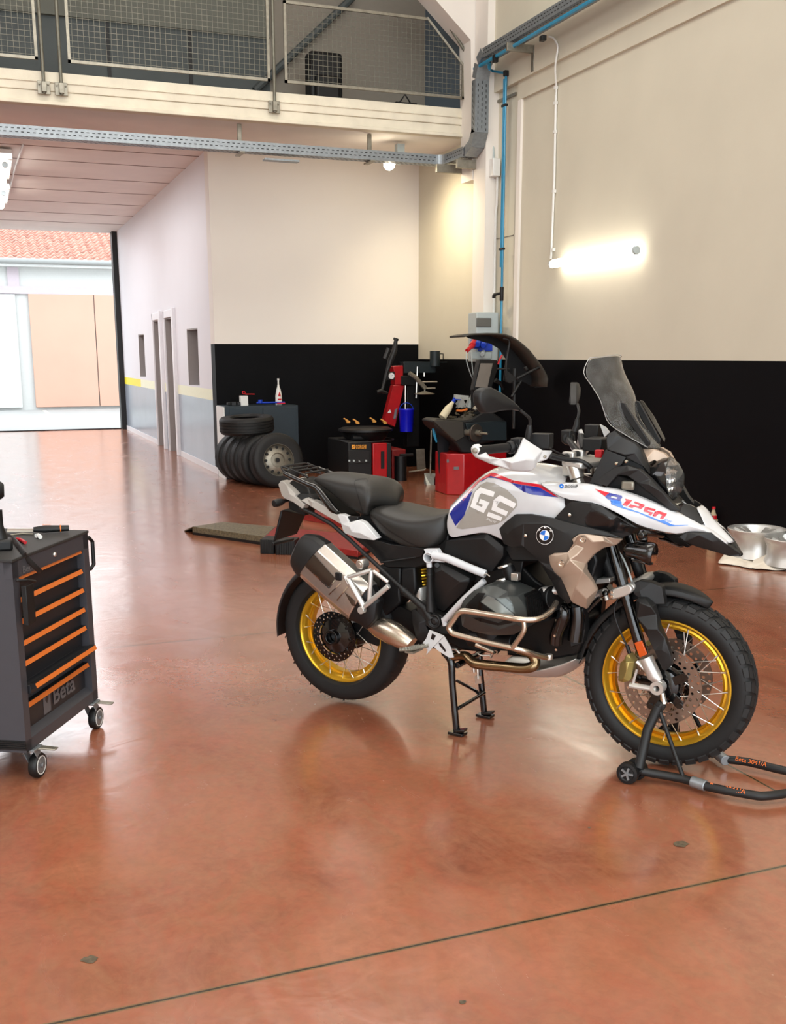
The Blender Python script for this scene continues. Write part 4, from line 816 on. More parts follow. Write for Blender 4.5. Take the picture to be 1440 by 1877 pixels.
# ---- frame, subframe, stand --------------------------------------------------
s = MB(); c = k('T7',830,342,.20); s.lathe([(.0235, .0), (.0185, .0), (.0185, -.05), (.0235, -.05)], c, (0, -1, 0), 28, closed=True)
P1 = [k('T7',900,300,.19), k('T7',1100,345,.19), k('T7',1440,490,.195), k('Z5',600,292,.19)]; s.tube(P1, .0165, 14, smooth=3)
s.tube([k('T7',850,400,.185), k('T7',852,480,.185)], .012, 12); s.slab(ks('T7', [(770,215,.19),(960,215,.19),(1000,280,.19),(900,330,.19),(800,290,.19)]), (0, .03, 0)); s.slab(ks('T7', [(900,395,.185),(960,350,.185),(1115,385,.185),(1070,412,.185)]), (0, .02, 0))
P2 = [k('Z5',300,625,.185), k('Z5',440,475,.185), k('Z5',590,340,.185)]; s.tube(P2, .0135, 12)
P3 = [k('T7',1060,1220,.18), k('T7',1085,1340,.18)]; s.tube(P3, .012, 10); s.build('main_frame', M['whiteframe'], moto, bevel=.002)
s = MB(); A = [k('Z1',200,600,.14), k('Z4',430,0,.16), k('Z4',700,245,.168), k('Z4',940,470,.172)]; B = [k('Z4',935,465,.172), k('Z4',960,490,.172), k('Z4',1110,620,.172), k('Z4',1160,700,.17)]
s.tube(A, .0095, 12, smooth=2); s.tube(B, [.0125,.0145,.0155,.02], 14); s.tube(mir(A), .0095, 10); s.tube(mir(B), .014, 10)
D = [k('T7',855,480,.178), k('T7',855,650,.175), k('T7',860,900,.172), k('T7',870,1120,.17)]; s.tube(D, [.0125,.0125,.0155,.022], 14); s.tube(mir(D), .014, 10)
for p, r in ((B[1], .0165), (k('T7',855,590,.176), .0140)): s.cyl(p-V((.004, 0, -.004)), p+V((.004, 0, -.004)), r, 14)
D2 = [k('Z1',790,1003,.15), k('Z1',1050,965,.155)]; s.tube(D2, .004, 8); s.build('subframe', M['blackmatte'], moto)
s = MB(); s.slab(ks('T7', [(690,990,.17),(880,960,.17),(905,1140,.17),(1040,1200,.17),(1050,1330,.17),(1170,1390,.17),(1160,1460,.17),(1040,1460,.17),(880,1400,.17),(800,1330,.17),(790,1260,.17),(660,1110,.17)]), (0, .06, 0))
c = k('T7',920,1272,.18); s.lathe([(0, .004), (.012, .004), (.014, -.002), (.021, -.002), (.024, .006), (.031, .004), (.033, -.02), (0, -.02)], c, (0, -1, 0), 28); s.build('pivot_casting', M['blackmatte'], moto, bevel=.004)
cdt_panel(TP('T7', [(590,1110,.15),(640,1090,.15),(820,1260,.15),(800,1340,.15),(840,1420,.15),(760,1600,.15),(660,1540,.15),(600,1300,.15)]), TP('T7', [(700,1300,.165),(690,1450,.16)]), .05, 'pivot_cover', M['blackp'])
s = MB(); s.slab(ks('Z4', [(930,600,.06),(1100,700,.08),(1080,840,.08),(760,900,.05),(500,800,.03),(480,740,.03)]), (0, .14, 0)); s.slab([V((.0, .16, .30)), V((.0, .16, .38)), V((.55, .14, .42)), V((.55, .14, .30))], (0, -.07, 0)); s.build('swingarm', M['blackp'], moto, bevel=.01)
s = MB(); s.cyl(k('T7',735,960,.05), k('T7',720,760,.05), .036, 18, 0); 
a_, b_ = k('T7',735,800,.03), k('T7',760,480,.03); s.build('shock_body', M['alucast'], moto, bevel=.003)
s = MB(); ax_ = (b_-a_); n_ = 60; s.tube([a_+ax_*(i/n_)+V((math.cos(i*.75)*.028, math.sin(i*.75)*.028, 0)) for i in range(n_+1)], .005, 6); s.build('shock_spring', M['gold'], moto)
s = MB(); s.slab(ks('T7', [(440,480,.11),(640,470,.11),(660,800,.11),(590,980,.11),(420,900,.11)]), (0, .22, 0)); s.slab(ks('T7', [(100,440,.09),(440,480,.09),(420,900,.09),(430,1000,.09),(200,1200,.09),(130,1000,.09)]), (0, .1, 0)); s.build('inner_mudguard', M['blackp'], moto, bevel=.01)
# heel plate, pegs
s = MB()
s.slab(ks('Z5', [(185,700,.20),(240,722,.20),(292,745,.20),(215,822,.20),(190,850,.20),(160,882,.20),(172,845,.20),(140,822,.20),(135,795,.20),(160,765,.20)]), (0, .006, 0))
s.slab(ks('Z5', [(292,747,.196),(340,830,.196),(362,902,.196),(330,905,.196),(245,850,.196),(216,824,.196)]), (0, .006, 0))
hp_ = s.build('heel_plate', M['whiteguard'], moto, bevel=.002)
s = MB(); s.slab(ks('Z5', [(205,725,.2018),(232,742,.2018),(215,775,.2018),(195,765,.2018)]), (0, .0015, 0)); s.slab(ks('Z5', [(252,792,.198),(270,800,.198),(305,850,.198),(300,862,.198),(262,820,.198)]), (0, .0015, 0)); s.build('heel_plate_opening', M['decblack'], hp_)
s = MB(); c = k('Z5',150,812,.205); s.cyl(c, c+V((0, -.006, 0)), .0095, 16); s.build('heel_plate_screw', M['chrome'], hp_, bevel=.001)
s = MB(); a = k('Z5',138,822,.215); b = k('Z5',5,848,.30); d = (b-a); n_ = 9; wv = V((.024, 0, .004)); L_ = d.length
s.tube([a-wv, b-wv, b+wv, a+wv], .0045, 8, closed=True)
for i in range(n_+1):
    p = a+d*(i/n_)
    s.tube([p-wv, p+wv], .0025, 6)
    for e in (-1, -.35, .35, 1): s.cyl(p+wv*e, p+wv*e+V((0, 0, .013)), .0035, 5, None, .001)
s.box((a+b)/2-V((0, 0, .008)), (.04, L_*.9, .008), Matrix.Rotation(0, 4, 'Z')); s.build('footpeg', M['dullsteel'], moto)
s = MB(); s.grid([mir(r) for r in [[a-wv, a+wv], [b-wv, b+wv]]]); s.build('footpeg', M['dullsteel'], moto, solid=.015)
# centre stand
s = MB(); F1 = V((.668, -.13, 0))
P1 = [k('Z5',290,870,.10), k('Z5',330,905,.125), k('Z5',348,960,.13), k('Z5',352,1100,.13), k('Z5',385,1465,.132)]
s.tube(P1, [.014,.017,.0165,.015,.015], 12, smooth=2); s.tube(mir(P1), [.014,.017,.0165,.015,.015], 12, smooth=2)
for sg in (1, -1):
    f_ = V((P1[-1].x, P1[-1].y*sg, 0)); s.slab([f_+V((-.035, -.022, .003)), f_+V((.035, -.022, .003)), f_+V((.04, .022, .003)), f_+V((-.03, .022, .003))], (0, 0, .012)); s.slab([f_+V((.0, -.018, .014)), f_+V((.042, -.018, .024)), f_+V((.042, .018, .024)), f_+V((.0, .018, .014))], (0, 0, .012))
cbA = k('Z5',395,1275,.125); cbB = V((cbA.x, -cbA.y, cbA.z)); s.tube([cbA, cbB], .0085, 10); s.tube([V((P1[2].x+.02, -.12, P1[2].z)), V((P1[2].x+.02, .12, P1[2].z))], .014, 10)
s.tube([V((cbA.x, .08, cbA.z)), V((cbA.x-.03, .10, cbA.z+.01)), V((cbA.x-.16, .16, cbA.z+.02))], .008, 8); s.build('centre_stand', M['blackgloss'], moto, bevel=.002)
s = MB()
for dx in (0, 28): s.tube([k('Z5',510+dx,970,.05), k('Z5',512+dx,1010,.05)], .006, 8)
s.slab(ks('Z5', [(515,1040,.05),(560,1040,.05),(565,1095,.05),(520,1095,.05)]), (0, .01, 0)); s.tube([k('Z5',540,1000,.05), k('Z5',540,1060,.05)], .005, 8); s.build('stand_spring', M['alu'], moto)
# side stand spring bits / lever
s = MB(); s.tube([k('T8',360,375,.16), k('T8',400,395,.16), k('T8',475,392,.16)], .004, 8, smooth=3); s.lathe([(.01, 0), (.013, .002), (.01, .004)], k('T8',475,392,.16), (1, 0, 0), 10); s.tube([k('T8',120,330,.14), k('T8',170,340,.14), k('T8',200,375,.14)], .006, 8); s.build('brake_lever', M['alu'], moto)
# ---- seats -------------------------------------------------------------------
def seat(name, B, S, Cc, mid=.02):
    rows = []
    for b, s_, c_ in zip(B, S, Cc):
        b, s_, c_ = k(*b), k(*s_), k(*c_); c_.y = 0; h = (s_+c_)/2; h.z += mid*.5; bi = V((b.x, b.y+.04, b.z-.006)); m1 = (b+s_)/2; m1.y -= .006
        half = [bi, b, m1, s_, h, c_]; rows.append(half+[V((p.x, -p.y, p.z)) for p in half[-2::-1]])
    e0 = [V((r.x+.004, r.y*.5, rows[0][0].z)) for r in rows[0]]; e1 = [V((r.x-.004, r.y*.5, rows[-1][0].z)) for r in rows[-1]]
    return MB().grid([e0]+rows+[e1]).build(name, M['seat'], moto, sub=2, angle=80)
T = 'Z1'
ps = seat('passenger_seat', [(T,275,395,.085),(T,400,475,.12),(T,510,580,.14),(T,600,640,.15),(T,655,664,.152),(T,690,655,.15),(T,702,600,.14)],
 [(T,288,368,.085),(T,415,402,.12),(T,520,430,.138),(T,610,432,.148),(T,675,450,.15),(T,712,510,.15),(T,735,572,.13)],
 [(T,390,340,0),(T,510,333,0),(T,620,350,0),(T,712,374,0),(T,795,396,0),(T,870,450,0),(T,930,545,0)])
rs = seat('rider_seat', [(T,690,640,.13),(T,730,730,.15),(T,800,810,.165),(T,920,885,.175),(T,1060,920,.172),(T,1190,890,.16),(T,1262,800,.14),(T,1285,720,.12)],
 [(T,705,600,.13),(T,770,625,.155),(T,860,672,.18),(T,980,710,.188),(T,1100,700,.175),(T,1190,672,.155),(T,1245,650,.135),(T,1275,660,.12)],
 [(T,830,583,0),(T,920,578,0),(T,1010,600,0),(T,1130,624,0),(T,1240,626,0),(T,1310,632,0),(T,1370,640,0),(T,1400,650,0)])
decal('seat_seam', ps, [(M['blackp'], stroke2('Z1', [(690,388),(640,392),(605,402),(600,425),(630,530),(662,640)], 5)+stroke2('Z1', [(705,380),(690,420),(700,520),(690,600),(672,650)], 3))], lift=.001)
decal('seat_seam', rs, [(M['blackp'], stroke2('Z1', [(700,640),(760,690),(850,770),(980,850),(1100,905)], 5))], lift=.001)
# ---- tail ---------------------------------------------------------------------
tl = cdt_panel([('T1',82,380,.10),('T1',120,322,.10),('T1',152,332,.105),('T1',205,385,.12),('T1',275,455,.13),('T1',335,520,.14),('T1',330,560,.145),('T1',400,620,.152),('T1',470,670,.158),('T1',432,738,.158),('T1',300,640,.145),('T1',175,585,.135),('T1',135,545,.12)], [('T1',250,520,.15)], .05, 'tail_side_panel', M['tailgrey'])
cdt_panel([('T1',415,612,.158),('T1',500,572,.152),('T1',620,628,.16),('T1',760,700,.165),('T1',862,770,.17),('T1',900,800,.172),('T1',965,842,.176),('T1',990,900,.178),('T1',985,958,.178),('T1',800,850,.17),('T1',560,705,.162)], [('T1',580,640,.168)], .04, 'tail_side_panel', M['tailgrey'])
cdt_panel([('T1',950,822,.176),('T1',1008,820,.178),('T1',1080,850,.18),('T1',1110,940,.186),('T1',1250,905,.186),('T1',1330,942,.186),('Z1',720,770,.182),('Z1',768,828,.178),('Z1',742,842,.178),('Z1',620,825,.176),('Z1',530,790,.174),('T1',1035,1075,.178),('T1',1000,960,.178)], [('T1',1120,1000,.204),('T1',1160,1080,.196),('T1',1280,1095,.20)], .035, 'tail_side_panel', M['whiteguard'])
cdt_panel([('T1',330,560,.13),('T1',400,515,.13),('T1',500,520,.13),('T1',620,600,.14),('T1',420,612,.14)], [], .06, 'tail_clip', M['blackp'])
cdt_panel([('T1',1025,880,.172),('T1',1080,850,.172),('T1',1250,860,.172),('T1',1245,905,.172),('T1',1120,945,.172)], [], .03, 'tail_clip', M['blackp'])
s = MB(); s.slab(ks('T1', [(150,440,.08),(300,300,.09),(500,400,.1),(560,560,.12),(900,800,.14),(1000,860,.14),(1000,960,.14),(560,720,.12),(300,650,.08),(160,590,.07)]), (0, .16, 0)); s.build('tail_tray', M['blackp'], moto, bevel=.006)
s = MB(); s.slab([k('T1',85,380,.09), k('T1',125,330,.09), k('T1',170,440,.09), k('T1',150,560,.09), k('T1',130,540,.09)], (-.004, .18, 0)); s.build('tail_light', mat('grey_tail_light_lens', rgb(190, 176, 172), .2, coat=.5), moto, bevel=.004)
s = MB(); G = [k('T1',*p) for p in ((175,215,.13),(290,275,.135),(420,335,.14),(530,385,.145),(630,425,.148),(700,500,.15),(790,620,.154),(880,740,.158),(960,800,.162))]
s.tube(G, [.0095,.0105,.011,.012,.0135,.016,.018,.018,.012], 14, smooth=4, flat=1.); s.tube(mir(G), [.0095,.0105,.011,.012,.0135,.016,.018,.018,.012], 14, smooth=4); s.build('grab_rail', M['blackgloss'], moto)
s = MB(); Rk = [k('T1',*p) for p in ((180,210,.12),(130,120,.10),(240,150,.09),(440,230,.09),(520,280,.10))]
s.tube(Rk, .0045, 8, smooth=3); s.tube(mir(Rk), .0045, 8, smooth=3)
for (x, y) in ((140,115),(250,150),(340,180),(480,215)): p = k('T1', x, y, .09); s.tube([p, V((p.x, -p.y, p.z))], .0045, 8)
Rl = [k('T1',500,130,-.06), k('T1',560,180,-.05), k('T1',660,210,-.05), k('T1',700,212,-.02)]; s.tube(Rl, .004, 8, smooth=2)
Ro = [V((p.x, p.y*-1, p.z)) for p in G[:4]]
p1 = k('T1',210,190,.12); s.tube([p1, k('T1',240,165,.10)], .007, 8); s.build('luggage_rack', M['blackmatte'], moto)
s = MB(); s.tube([k('T1',440,215,.07), k('T1',440,245,.07), k('T1',500,235,.07), k('T1',500,285,.07)], .005, 8, smooth=2); s.build('rack_hook', M['chrome'], moto)
s = MB(); s.slab([k('T1',110,765,.09), k('T1',5,1210,.09), k('T1',330,1110,-.09), k('T1',455,830,-.09), k('T1',235,728,.0)], (.012, 0, .004)); s.build('plate_holder', M['blackp'], moto, bevel=.003)
s = MB(); s.slab([k('T1',225,620,.04), k('T1',480,690,.04), k('T1',470,840,.04), k('T1',240,740,.04)], (0, .08, 0)); s.tube([k('T1',0,1250,.09), k('T1',300,1180,-.09)], .008, 8); s.build('plate_arm', M['blackp'], moto, bevel=.004)
s = MB(); s.lathe([(0, 0), (.016, .006), (.019, .025), (.016, .05), (.008, .07), (.006, .11)], k('T1',5,665,.19), (.2, 1, .1), 16); tsg = s.build('turn_signal', M['blackp'], moto)
s = MB(); s.lathe([(0, 0), (.016, .006), (.019, .025), (.016, .05), (.008, .07), (.006, .11)], V((k('T1',5,665,.19).x, .19, k('T1',5,665,.19).z)), (.2, -1, .1), 16); s.build('turn_signal', M['blackp'], moto)
# rear hugger
s = MB(); rws = []
for i in range(15):
    a = math.radians(112+i*5.5); R_h = .352-.0*i; rws.append([RH+V((math.cos(a)*(R_h-.03), -.10, math.sin(a)*(R_h-.03))), RH+V((math.cos(a)*R_h, -.085, math.sin(a)*R_h)), RH+V((math.cos(a)*(R_h+.01), 0, math.sin(a)*(R_h+.01))), RH+V((math.cos(a)*R_h, .085, math.sin(a)*R_h)), RH+V((math.cos(a)*(R_h-.03), .10, math.sin(a)*(R_h-.03)))])
s.grid(rws); s.build('rear_mudguard', M['blackmatte'], moto, solid=-.004, sub=1)
# ---- muffler ------------------------------------------------------------------
def oval_loft(stn, vmid, wh, n=10, pw=.75, rot=0.):
    rows = []
    for (U, L_), w_ in zip(stn, wh):
        u, l = k('Z4', *U, vmid), k('Z4', *L_, vmid); c = (u+l)/2; h = (u-l)/2; r_ = []
        for j in range(n):
            a = 2*PI*(j+.5)/n+rot; ca_, sa_ = math.cos(a), math.sin(a); r_.append(c+h*(abs(ca_)**pw*(1 if ca_ > 0 else -1))+V((0, -1, 0))*w_*(abs(sa_)**pw*(1 if sa_ > 0 else -1)))
        rows.append(r_)
    return rows
mf = MB().grid(oval_loft([((398,128),(208,375)), ((590,300),(395,545)), ((745,440),(575,700))], .20, [.062, .066, .06], n=10), wrap=True, caps=True).build('muffler', M['alu'], moto, bevel=.004, angle=25)
MB().grid(oval_loft([((225,85),(150,240)), ((250,70),(150,300)), ((330,82),(178,350)), ((402,128),(205,382)), ((412,138),(216,390))], .20, [.03, .048, .06, .066, .067], n=16), wrap=True, caps=True).build('muffler_end_cap', M['blackmatte'], mf, bevel=.003, angle=40)
MB().grid(oval_loft([((735,430),(570,700)), ((800,560),(640,730)), ((775,690),(700,770))], .195, [.055, .045, .035], n=14), wrap=True, caps=True).build('muffler_connector', M['blackp'], mf, bevel=.003)
MB().grid(oval_loft([((790,686),(690,768)), ((860,700),(760,830)), ((925,735),(860,885)), ((1000,795),(935,918)), ((1042,838),(985,925))], .165, [.036, .045, .048, .046, .038], n=18, pw=1), wrap=True, caps=True).build('exhaust_pipe_shield', M['steel'], moto, angle=50)
decal('muffler_trim', mf, [(mat('brown_muffler_panel', rgb(92, 80, 70), .3, .8), [pp('Z4', [(262,215),(298,218),(458,400),(412,462),(222,290)]), pp('Z4', [(525,500),(560,530),(640,600),(620,632),(575,590)])]), (M['chrome'], stroke2('Z4', [(218,285),(412,470),(465,400)], 8)+stroke2('Z4', [(410,520),(500,430)], 8)+stroke2('Z4', [(470,560),(550,460)], 8))], lift=.002)
s = MB(); s.box(k('Z4',480,385,.262), (.03, .012, .035)); s.build('muffler_clip', M['blackp'], mf, bevel=.004)
s = MB()
for (a, b, r) in (((545,392),(722,340),.0085), ((722,340),(705,570),.0085), ((545,392),(668,610),.0105), ((735,345),(845,430),.007), ((850,455),(665,610),.0105), ((530,380),(560,440),.011)):
    s.tube([k('Z4', *a, .275), k('Z4', *b, .272)], r*1.25, 8, flat=.8)
c = k('Z4',655,630,.272); s.cyl(c+V((0, .01, 0)), c-V((0, .016, 0)), .0165, 18); brk = s.build('passenger_peg_bracket', M['alucast'], moto, bevel=.002)
s = MB(); c = k('Z4',640,298,.262); s.lathe([(0, .012), (.009, .012), (.01, .008), (.017, .008), (.021, .002), (.021, -.04), (0, -.04)], c, (0, -1, 0), 24); s.build('bracket_boss', M['alu'], brk)
# ---- fork & front ---------------------------------------------------------------
FT = [k('T4',515,170,.11), k('T4',620,440,.11), k('T4',700,700,.112), k('T4',760,940,.112), k('Z6',425,560,.115), k('Z6',470,670,.118)]
fk = MB(); fk.tube([FT[1]+(FT[1]-FT[5])*.75, FT[5]], .0225, 18); fk.tube(mir([FT[1]+(FT[1]-FT[5])*.75, FT[5]]), .0225, 18); fk.build('fork_tube', M['blackgloss'], moto)
s = MB(); a = k('Z6',490,690,.118); b = k('Z6',548,815,.118); dd = (b-a).normalized()
for mf_ in (lambda L: L, mir):
    pts = mf_([a, a+dd*.004, b, k('Z6',580,850,.12)]); s.tube(pts, [.027, .0275, .0275, .018], 20)
    c = mf_([k('Z6',568,895,.125)])[0]; s.lathe([(.012, .014), (.026, .014), (.027, 0), (.027, -.03), (.012, -.03)], c, (0, -1 if mf_([V((0, 1, 0))])[0].y > 0 else 1, 0), 24, closed=True)
fl = s.build('fork_lower', M['alucast'], moto)
s = MB()
for (A, B, r) in (((430,715),(590,870),.009), ((400,880),(560,905),.012), ((430,770),(400,870),.006), ((380,875),(440,885),.012)): s.tube([k('Z6',*A,.125), k('Z6',*B,.125)], r, 8, flat=.7); s.tube(mir([k('Z6',*A,.125), k('Z6',*B,.125)]), r, 8, flat=.7)
s.build('caliper_bracket', M['alucast'], moto)
cal = cdt_panel(TP('T6', [(330,310,.125),(370,290,.125),(395,350,.13),(440,395,.132),(425,480,.132),(400,610,.132),(370,650,.132),(290,665,.13),(240,650,.12),(228,640,.12),(240,500,.11),(260,400,.11),(300,380,.12)]), TP('T6', [(330,400,.155),(370,400,.155),(340,520,.155),(300,620,.15)]), .05, 'brake_caliper', M['caliper'])
s = MB(); a = k('Z6',362,600,.12); s.tube([k('T4',660,1000,.12), k('T4',612,1150,.12), k('T4',640,1300,.12), k('T4',690,1430,.12), k('Z6',365,620,.12), k('Z6',372,650,.12)], .004, 8, smooth=4); s.cyl(k('Z6',362,605,.12), k('Z6',380,660,.12), .008, 10); s.build('brake_hose', M['blackp'], moto)
cdt_panel(TP('Z6', [(425,300,.15),(445,285,.15),(490,290,.15),(545,340,.145),(562,400,.145),(585,485,.145),(620,560,.145),(658,680,.145),(662,745,.14),(622,782,.138),(600,770,.14),(545,640,.15),(500,550,.155),(430,420,.155)]), TP('Z6', [(450,320,.172),(530,350,.165),(500,500,.172),(570,500,.162),(600,640,.155)]), .03, 'fork_guard', M['blackmatte'])
s = MB(); s.slab(ks('T6', [(440,145,.145),(540,115,.145),(612,300,.145),(512,342,.145)]), (0, .01, 0)); s.build('reflector', M['orange'], moto, bevel=.003)
s = MB(); s.slab(ks('T4', [(540,905,.15),(600,868,.15),(800,812,.15),(850,860,.15),(835,925,.15),(770,965,.15),(600,1015,.15),(570,1000,.15)]), (0, .055, 0)); s.slab(mir(ks('T4', [(540,905,.15),(600,868,.15),(800,812,.15),(850,860,.15),(835,925,.15),(770,965,.15),(600,1015,.15),(570,1000,.15)])), (0, -.055, 0))
a = k('T4',820,860,.13); s.tube([a, V((a.x+.02, 0, a.z+.02)), V((a.x, -a.y, a.z))], .018, 10, smooth=3); s.build('fork_brace', M['alucast'], moto, bevel=.008)
s = MB()
for y in (915, 970): s.lathe([(0, .003), (.006, .003), (.0075, 0), (0, 0)], k('T4',585,y,.152), (0, -1, 0), 6)
s.build('brace_bolt', M['chrome'], moto)
s = MB(); c = k('T4',495,930,.12); s.lathe([(0, .014), (.010, .010), (.0125, 0), (.010, -.01), (0, -.014)], c, (0, -1, .3), 14); s.build('ball_joint_cap', M['blackgloss'], moto)
s = MB(); s.cyl(k('T4',500,950,.12), k('T4',520,1020,.12), .010, 12); s.tube([k('T4',380,960,.06), k('T4',440,920,.06), k('T4',500,900,.08)], .014, 10); s.tube([k('T4',250,1000,.06), k('T4',380,960,.06)], .014, 10); s.slab(ks('T4', [(355,745,.09),(560,730,.09),(560,790,.09),(370,805,.09)]), (0, .15, 0)); s.build('telelever_arm', M['alucast'], moto, bevel=.003)
s = MB(); s.tube([k('T4',230,1190,.07), k('T4',330,1090,.07), k('T4',430,990,.07)], .012, 10, smooth=3); s.tube([k('T4',300,1020,-.07), k('T4',560,850,-.05)], .02, 10); s.build('telelever_strut', M['blackgloss'], moto)
s = MB()
for v in (-.05, .02): s.cyl(k('T4',480,400,v), k('T4',620,760,v), .032, 14)
s.cyl(k('T4',820,300,-.04), k('T4',960,720,-.06), .02, 12); s.build('front_shock', M['blackp'], moto, bevel=.002)
s = MB(); s.tube([k('T4',620,310,.09), k('T4',720,450,.09), k('T4',790,600,.1), k('T4',850,780,.1)], .004, 8, smooth=4); s.build('cable', M['greyplastic'], moto)
# front fender: follows the wheel, nose extended forward
def fend(a, R_, w_): aa = math.radians(a); return [FHb+V((math.cos(aa)*(R_-.035), s_*w_*1.0, math.sin(aa)*(R_-.035))) if abs(s_) == 1.001 else FHb+V((math.cos(aa)*(R_-(.0 if abs(s_) < .7 else .008)), s_*w_, math.sin(aa)*(R_-(.0 if abs(s_) < .7 else .008)))) for s_ in (-1.001, -1, -.6, 0, .6, 1, 1.001)]
rws = [fend(a, R_, w_) for a, R_, w_ in ((65,.370,.006),(69,.376,.028),(76,.384,.05),(86,.390,.066),(96,.392,.074),(108,.388,.08),(120,.378,.08),(135,.37,.078),(150,.37,.074),(165,.372,.068),(176,.375,.062))]
MB().grid(rws).build('front_fender', M['blackmatte'], moto, solid=.004, sub=1)
cdt_panel(TP('Z6', [(392,190,.115),(450,168,.115),(530,182,.11),(600,215,.10),(620,330,.10),(540,332,.11),(470,310,.125),(410,260,.13)]), TP('Z6', [(450,240,.13)]), .04, 'fender_side', M['blackmatte'])
# fog lamp
def fog(mb, mf_):
    pts = mf_([k('T4',755,345,.20), k('T4',800,355,.20), k('T4',900,370,.20), k('T4',950,380,.20), k('T4',1060,400,.20), k('T4',1110,412,.20), k('T4',1150,420,.20)]); mb.tube(pts, [.018,.027,.030,.036,.042,.043,.038], 20); return pts
s = MB(); p_ = fog(s, lambda L: L); fog(s, mir)
for i in range(12):
    a = 2*PI*i/12; d = (p_[-1]-p_[0]).normalized(); u = d.orthogonal().normalized(); w_ = d.cross(u); e = (u*math.cos(a)+w_*math.sin(a)); s.box(p_[3]+e*.037+d*.01, (.06, .004, .008), Matrix((d, e.cross(d), e)).transposed())
s.lathe([(0, .02), (.012, .018), (.02, 0), (.012, -.018), (0, -.02)], k('T4',985,160,.20), (0, -1, 0), 16); s.tube([k('T4',1000,160,.19), k('T4',1000,245,.2)], .016, 10); s.tube([k('T4',990,130,.18), k('T4',1260,160,.09)], .012, 8); fg = s.build('fog_lamp', M['blackgloss'], moto, bevel=.002)
s = MB(); d = (p_[-1]-p_[0]).normalized(); s.lathe([(0, .008), (.02, .007), (.036, 0)], p_[-1], d, 20); s.lathe([(0, .008), (.02, .007), (.036, 0)], V((p_[-1].x, -p_[-1].y, p_[-1].z)), V((d.x, -d.y, d.z)), 20); s.build('fog_lens', M['chrome'], fg)
# headlight
hc = k('T3',850,645,.02)
s = MB(); s.lathe([(0, -.10), (.05, -.10), (.075, -.06), (.086, -.01), (.084, .012), (.076, .014), (.07, .0), (0, -.02)], hc, (1, 0, .12), 32); hl = s.build('headlight', M['blackgloss'], moto, angle=50)
s = MB(); s.lathe([(.0, .056), (.03, .052), (.06, .036), (.078, .016), (.084, .0)], hc, (1, 0, .12), 32); s.build('headlight_lens', M['lens'], hl)
s = MB()
for i in range(9):
    yy = (i % 3-1)*.034; zz = (i//3-1)*.03; s.box(hc+V((-.005, yy, zz)), (.02, .026, .022), Matrix.Rotation(.3*(i % 2), 4, 'Y')); s.lathe([(0, -.004), (.010, 0), (.013, .008)], hc+V((.006, yy, zz)), (1, 0, 0), 10)
s.build('headlight_reflector', M['chrome'], hl)
s = MB(); s.slab(ks('T3', [(845,480,.03),(990,520,-.01),(935,535,.0),(870,580,.05)]), (0, -.06, 0)); s.build('headlight_brow', M['champagne'], hl, bevel=.003)
cdt_panel(TP('Z3', [(520,738,.06),(640,742,.055),(715,772,.04),(790,862,.02),(700,862,.04),(640,822,.06),(590,842,.075),(603,932,.085),(560,835,.09)]), [], .02, 'headlight_bracket', M['champagne'])
s = MB(); s.slab(ks('Z3', [(590,850,.06),(640,860,.05),(690,1060,.06),(800,1170,.07),(640,1080,.08)]), (0, .12, 0)); s.build('headlight_housing', M['blackp'], moto, bevel=.008)
s = MB(); s.slab(ks('T3', [(880,1000,.08),(1020,990,.06),(970,1030,.07),(980,1080,.08),(900,1060,.09)]), (0, .02, 0)); s.build('nose_vent', M['dullsteel'], moto, bevel=.003)
cdt_panel(TP('Z3', [(350,600,.14),(400,650,.14),(500,700,.13),(540,745,.12),(575,830,.105),(602,925,.10),(560,870,.12),(430,800,.15),(290,742,.165),(285,660,.16),(300,630,.155)]), TP('Z3', [(415,780,.162),(360,640,.15),(500,770,.14)]), .03, 'instrument_cowl', M['blackmatte'])
cdt_panel(TP('Z3', [(160,990,.185),(200,900,.18),(280,742,.17),(430,800,.158),(400,850,.165),(230,985,.185)]), [], .03, 'cowl_inner', M['blackp'])
cdt_panel(TP('Z3', [(180,985,.185),(350,870,.178),(440,860,.172),(530,890,.165),(610,960,.15),(700,1060,.135),(760,1130,.12),(825,1192,.11),(750,1190,.12),(620,1070,.14),(520,990,.16),(440,935,.17),(370,925,.178),(290,1010,.182),(230,1000,.185)]), TP('Z3', [(450,895,.185),(600,1000,.165)]), .03, 'headlight_surround', M['blackmatte'])
s = MB(); s.slab(ks('Z3', [(280,1020,.13),(370,930,.13),(520,990,.12),(640,1090,.10),(760,1185,.09),(600,1150,.1),(450,1100,.12)]), (0, .24, 0)); s.slab(ks('Z3', [(280,760,.12),(420,810,.12),(560,850,.09),(600,960,.09),(400,900,.11),(200,990,.13)]), (0, .2, 0)); s.build('front_carrier', M['blackp'], moto, bevel=.005)
s = MB(); s.box(k('T3',250,730,.155), (.05, .02, .035)); s.build('side_lamp', M['dullsteel'], moto, bevel=.008)
for t_, x, y, v in (('T3',80,408,.18), ('T3',225,380,.17)):
    s = MB(); s.lathe([(0, .006), (.005, .005), (.007, 0), (0, 0)], k(t_, x, y, v), (0, -1, 0), 12); s.build('cowl_screw', M['chrome'], moto)
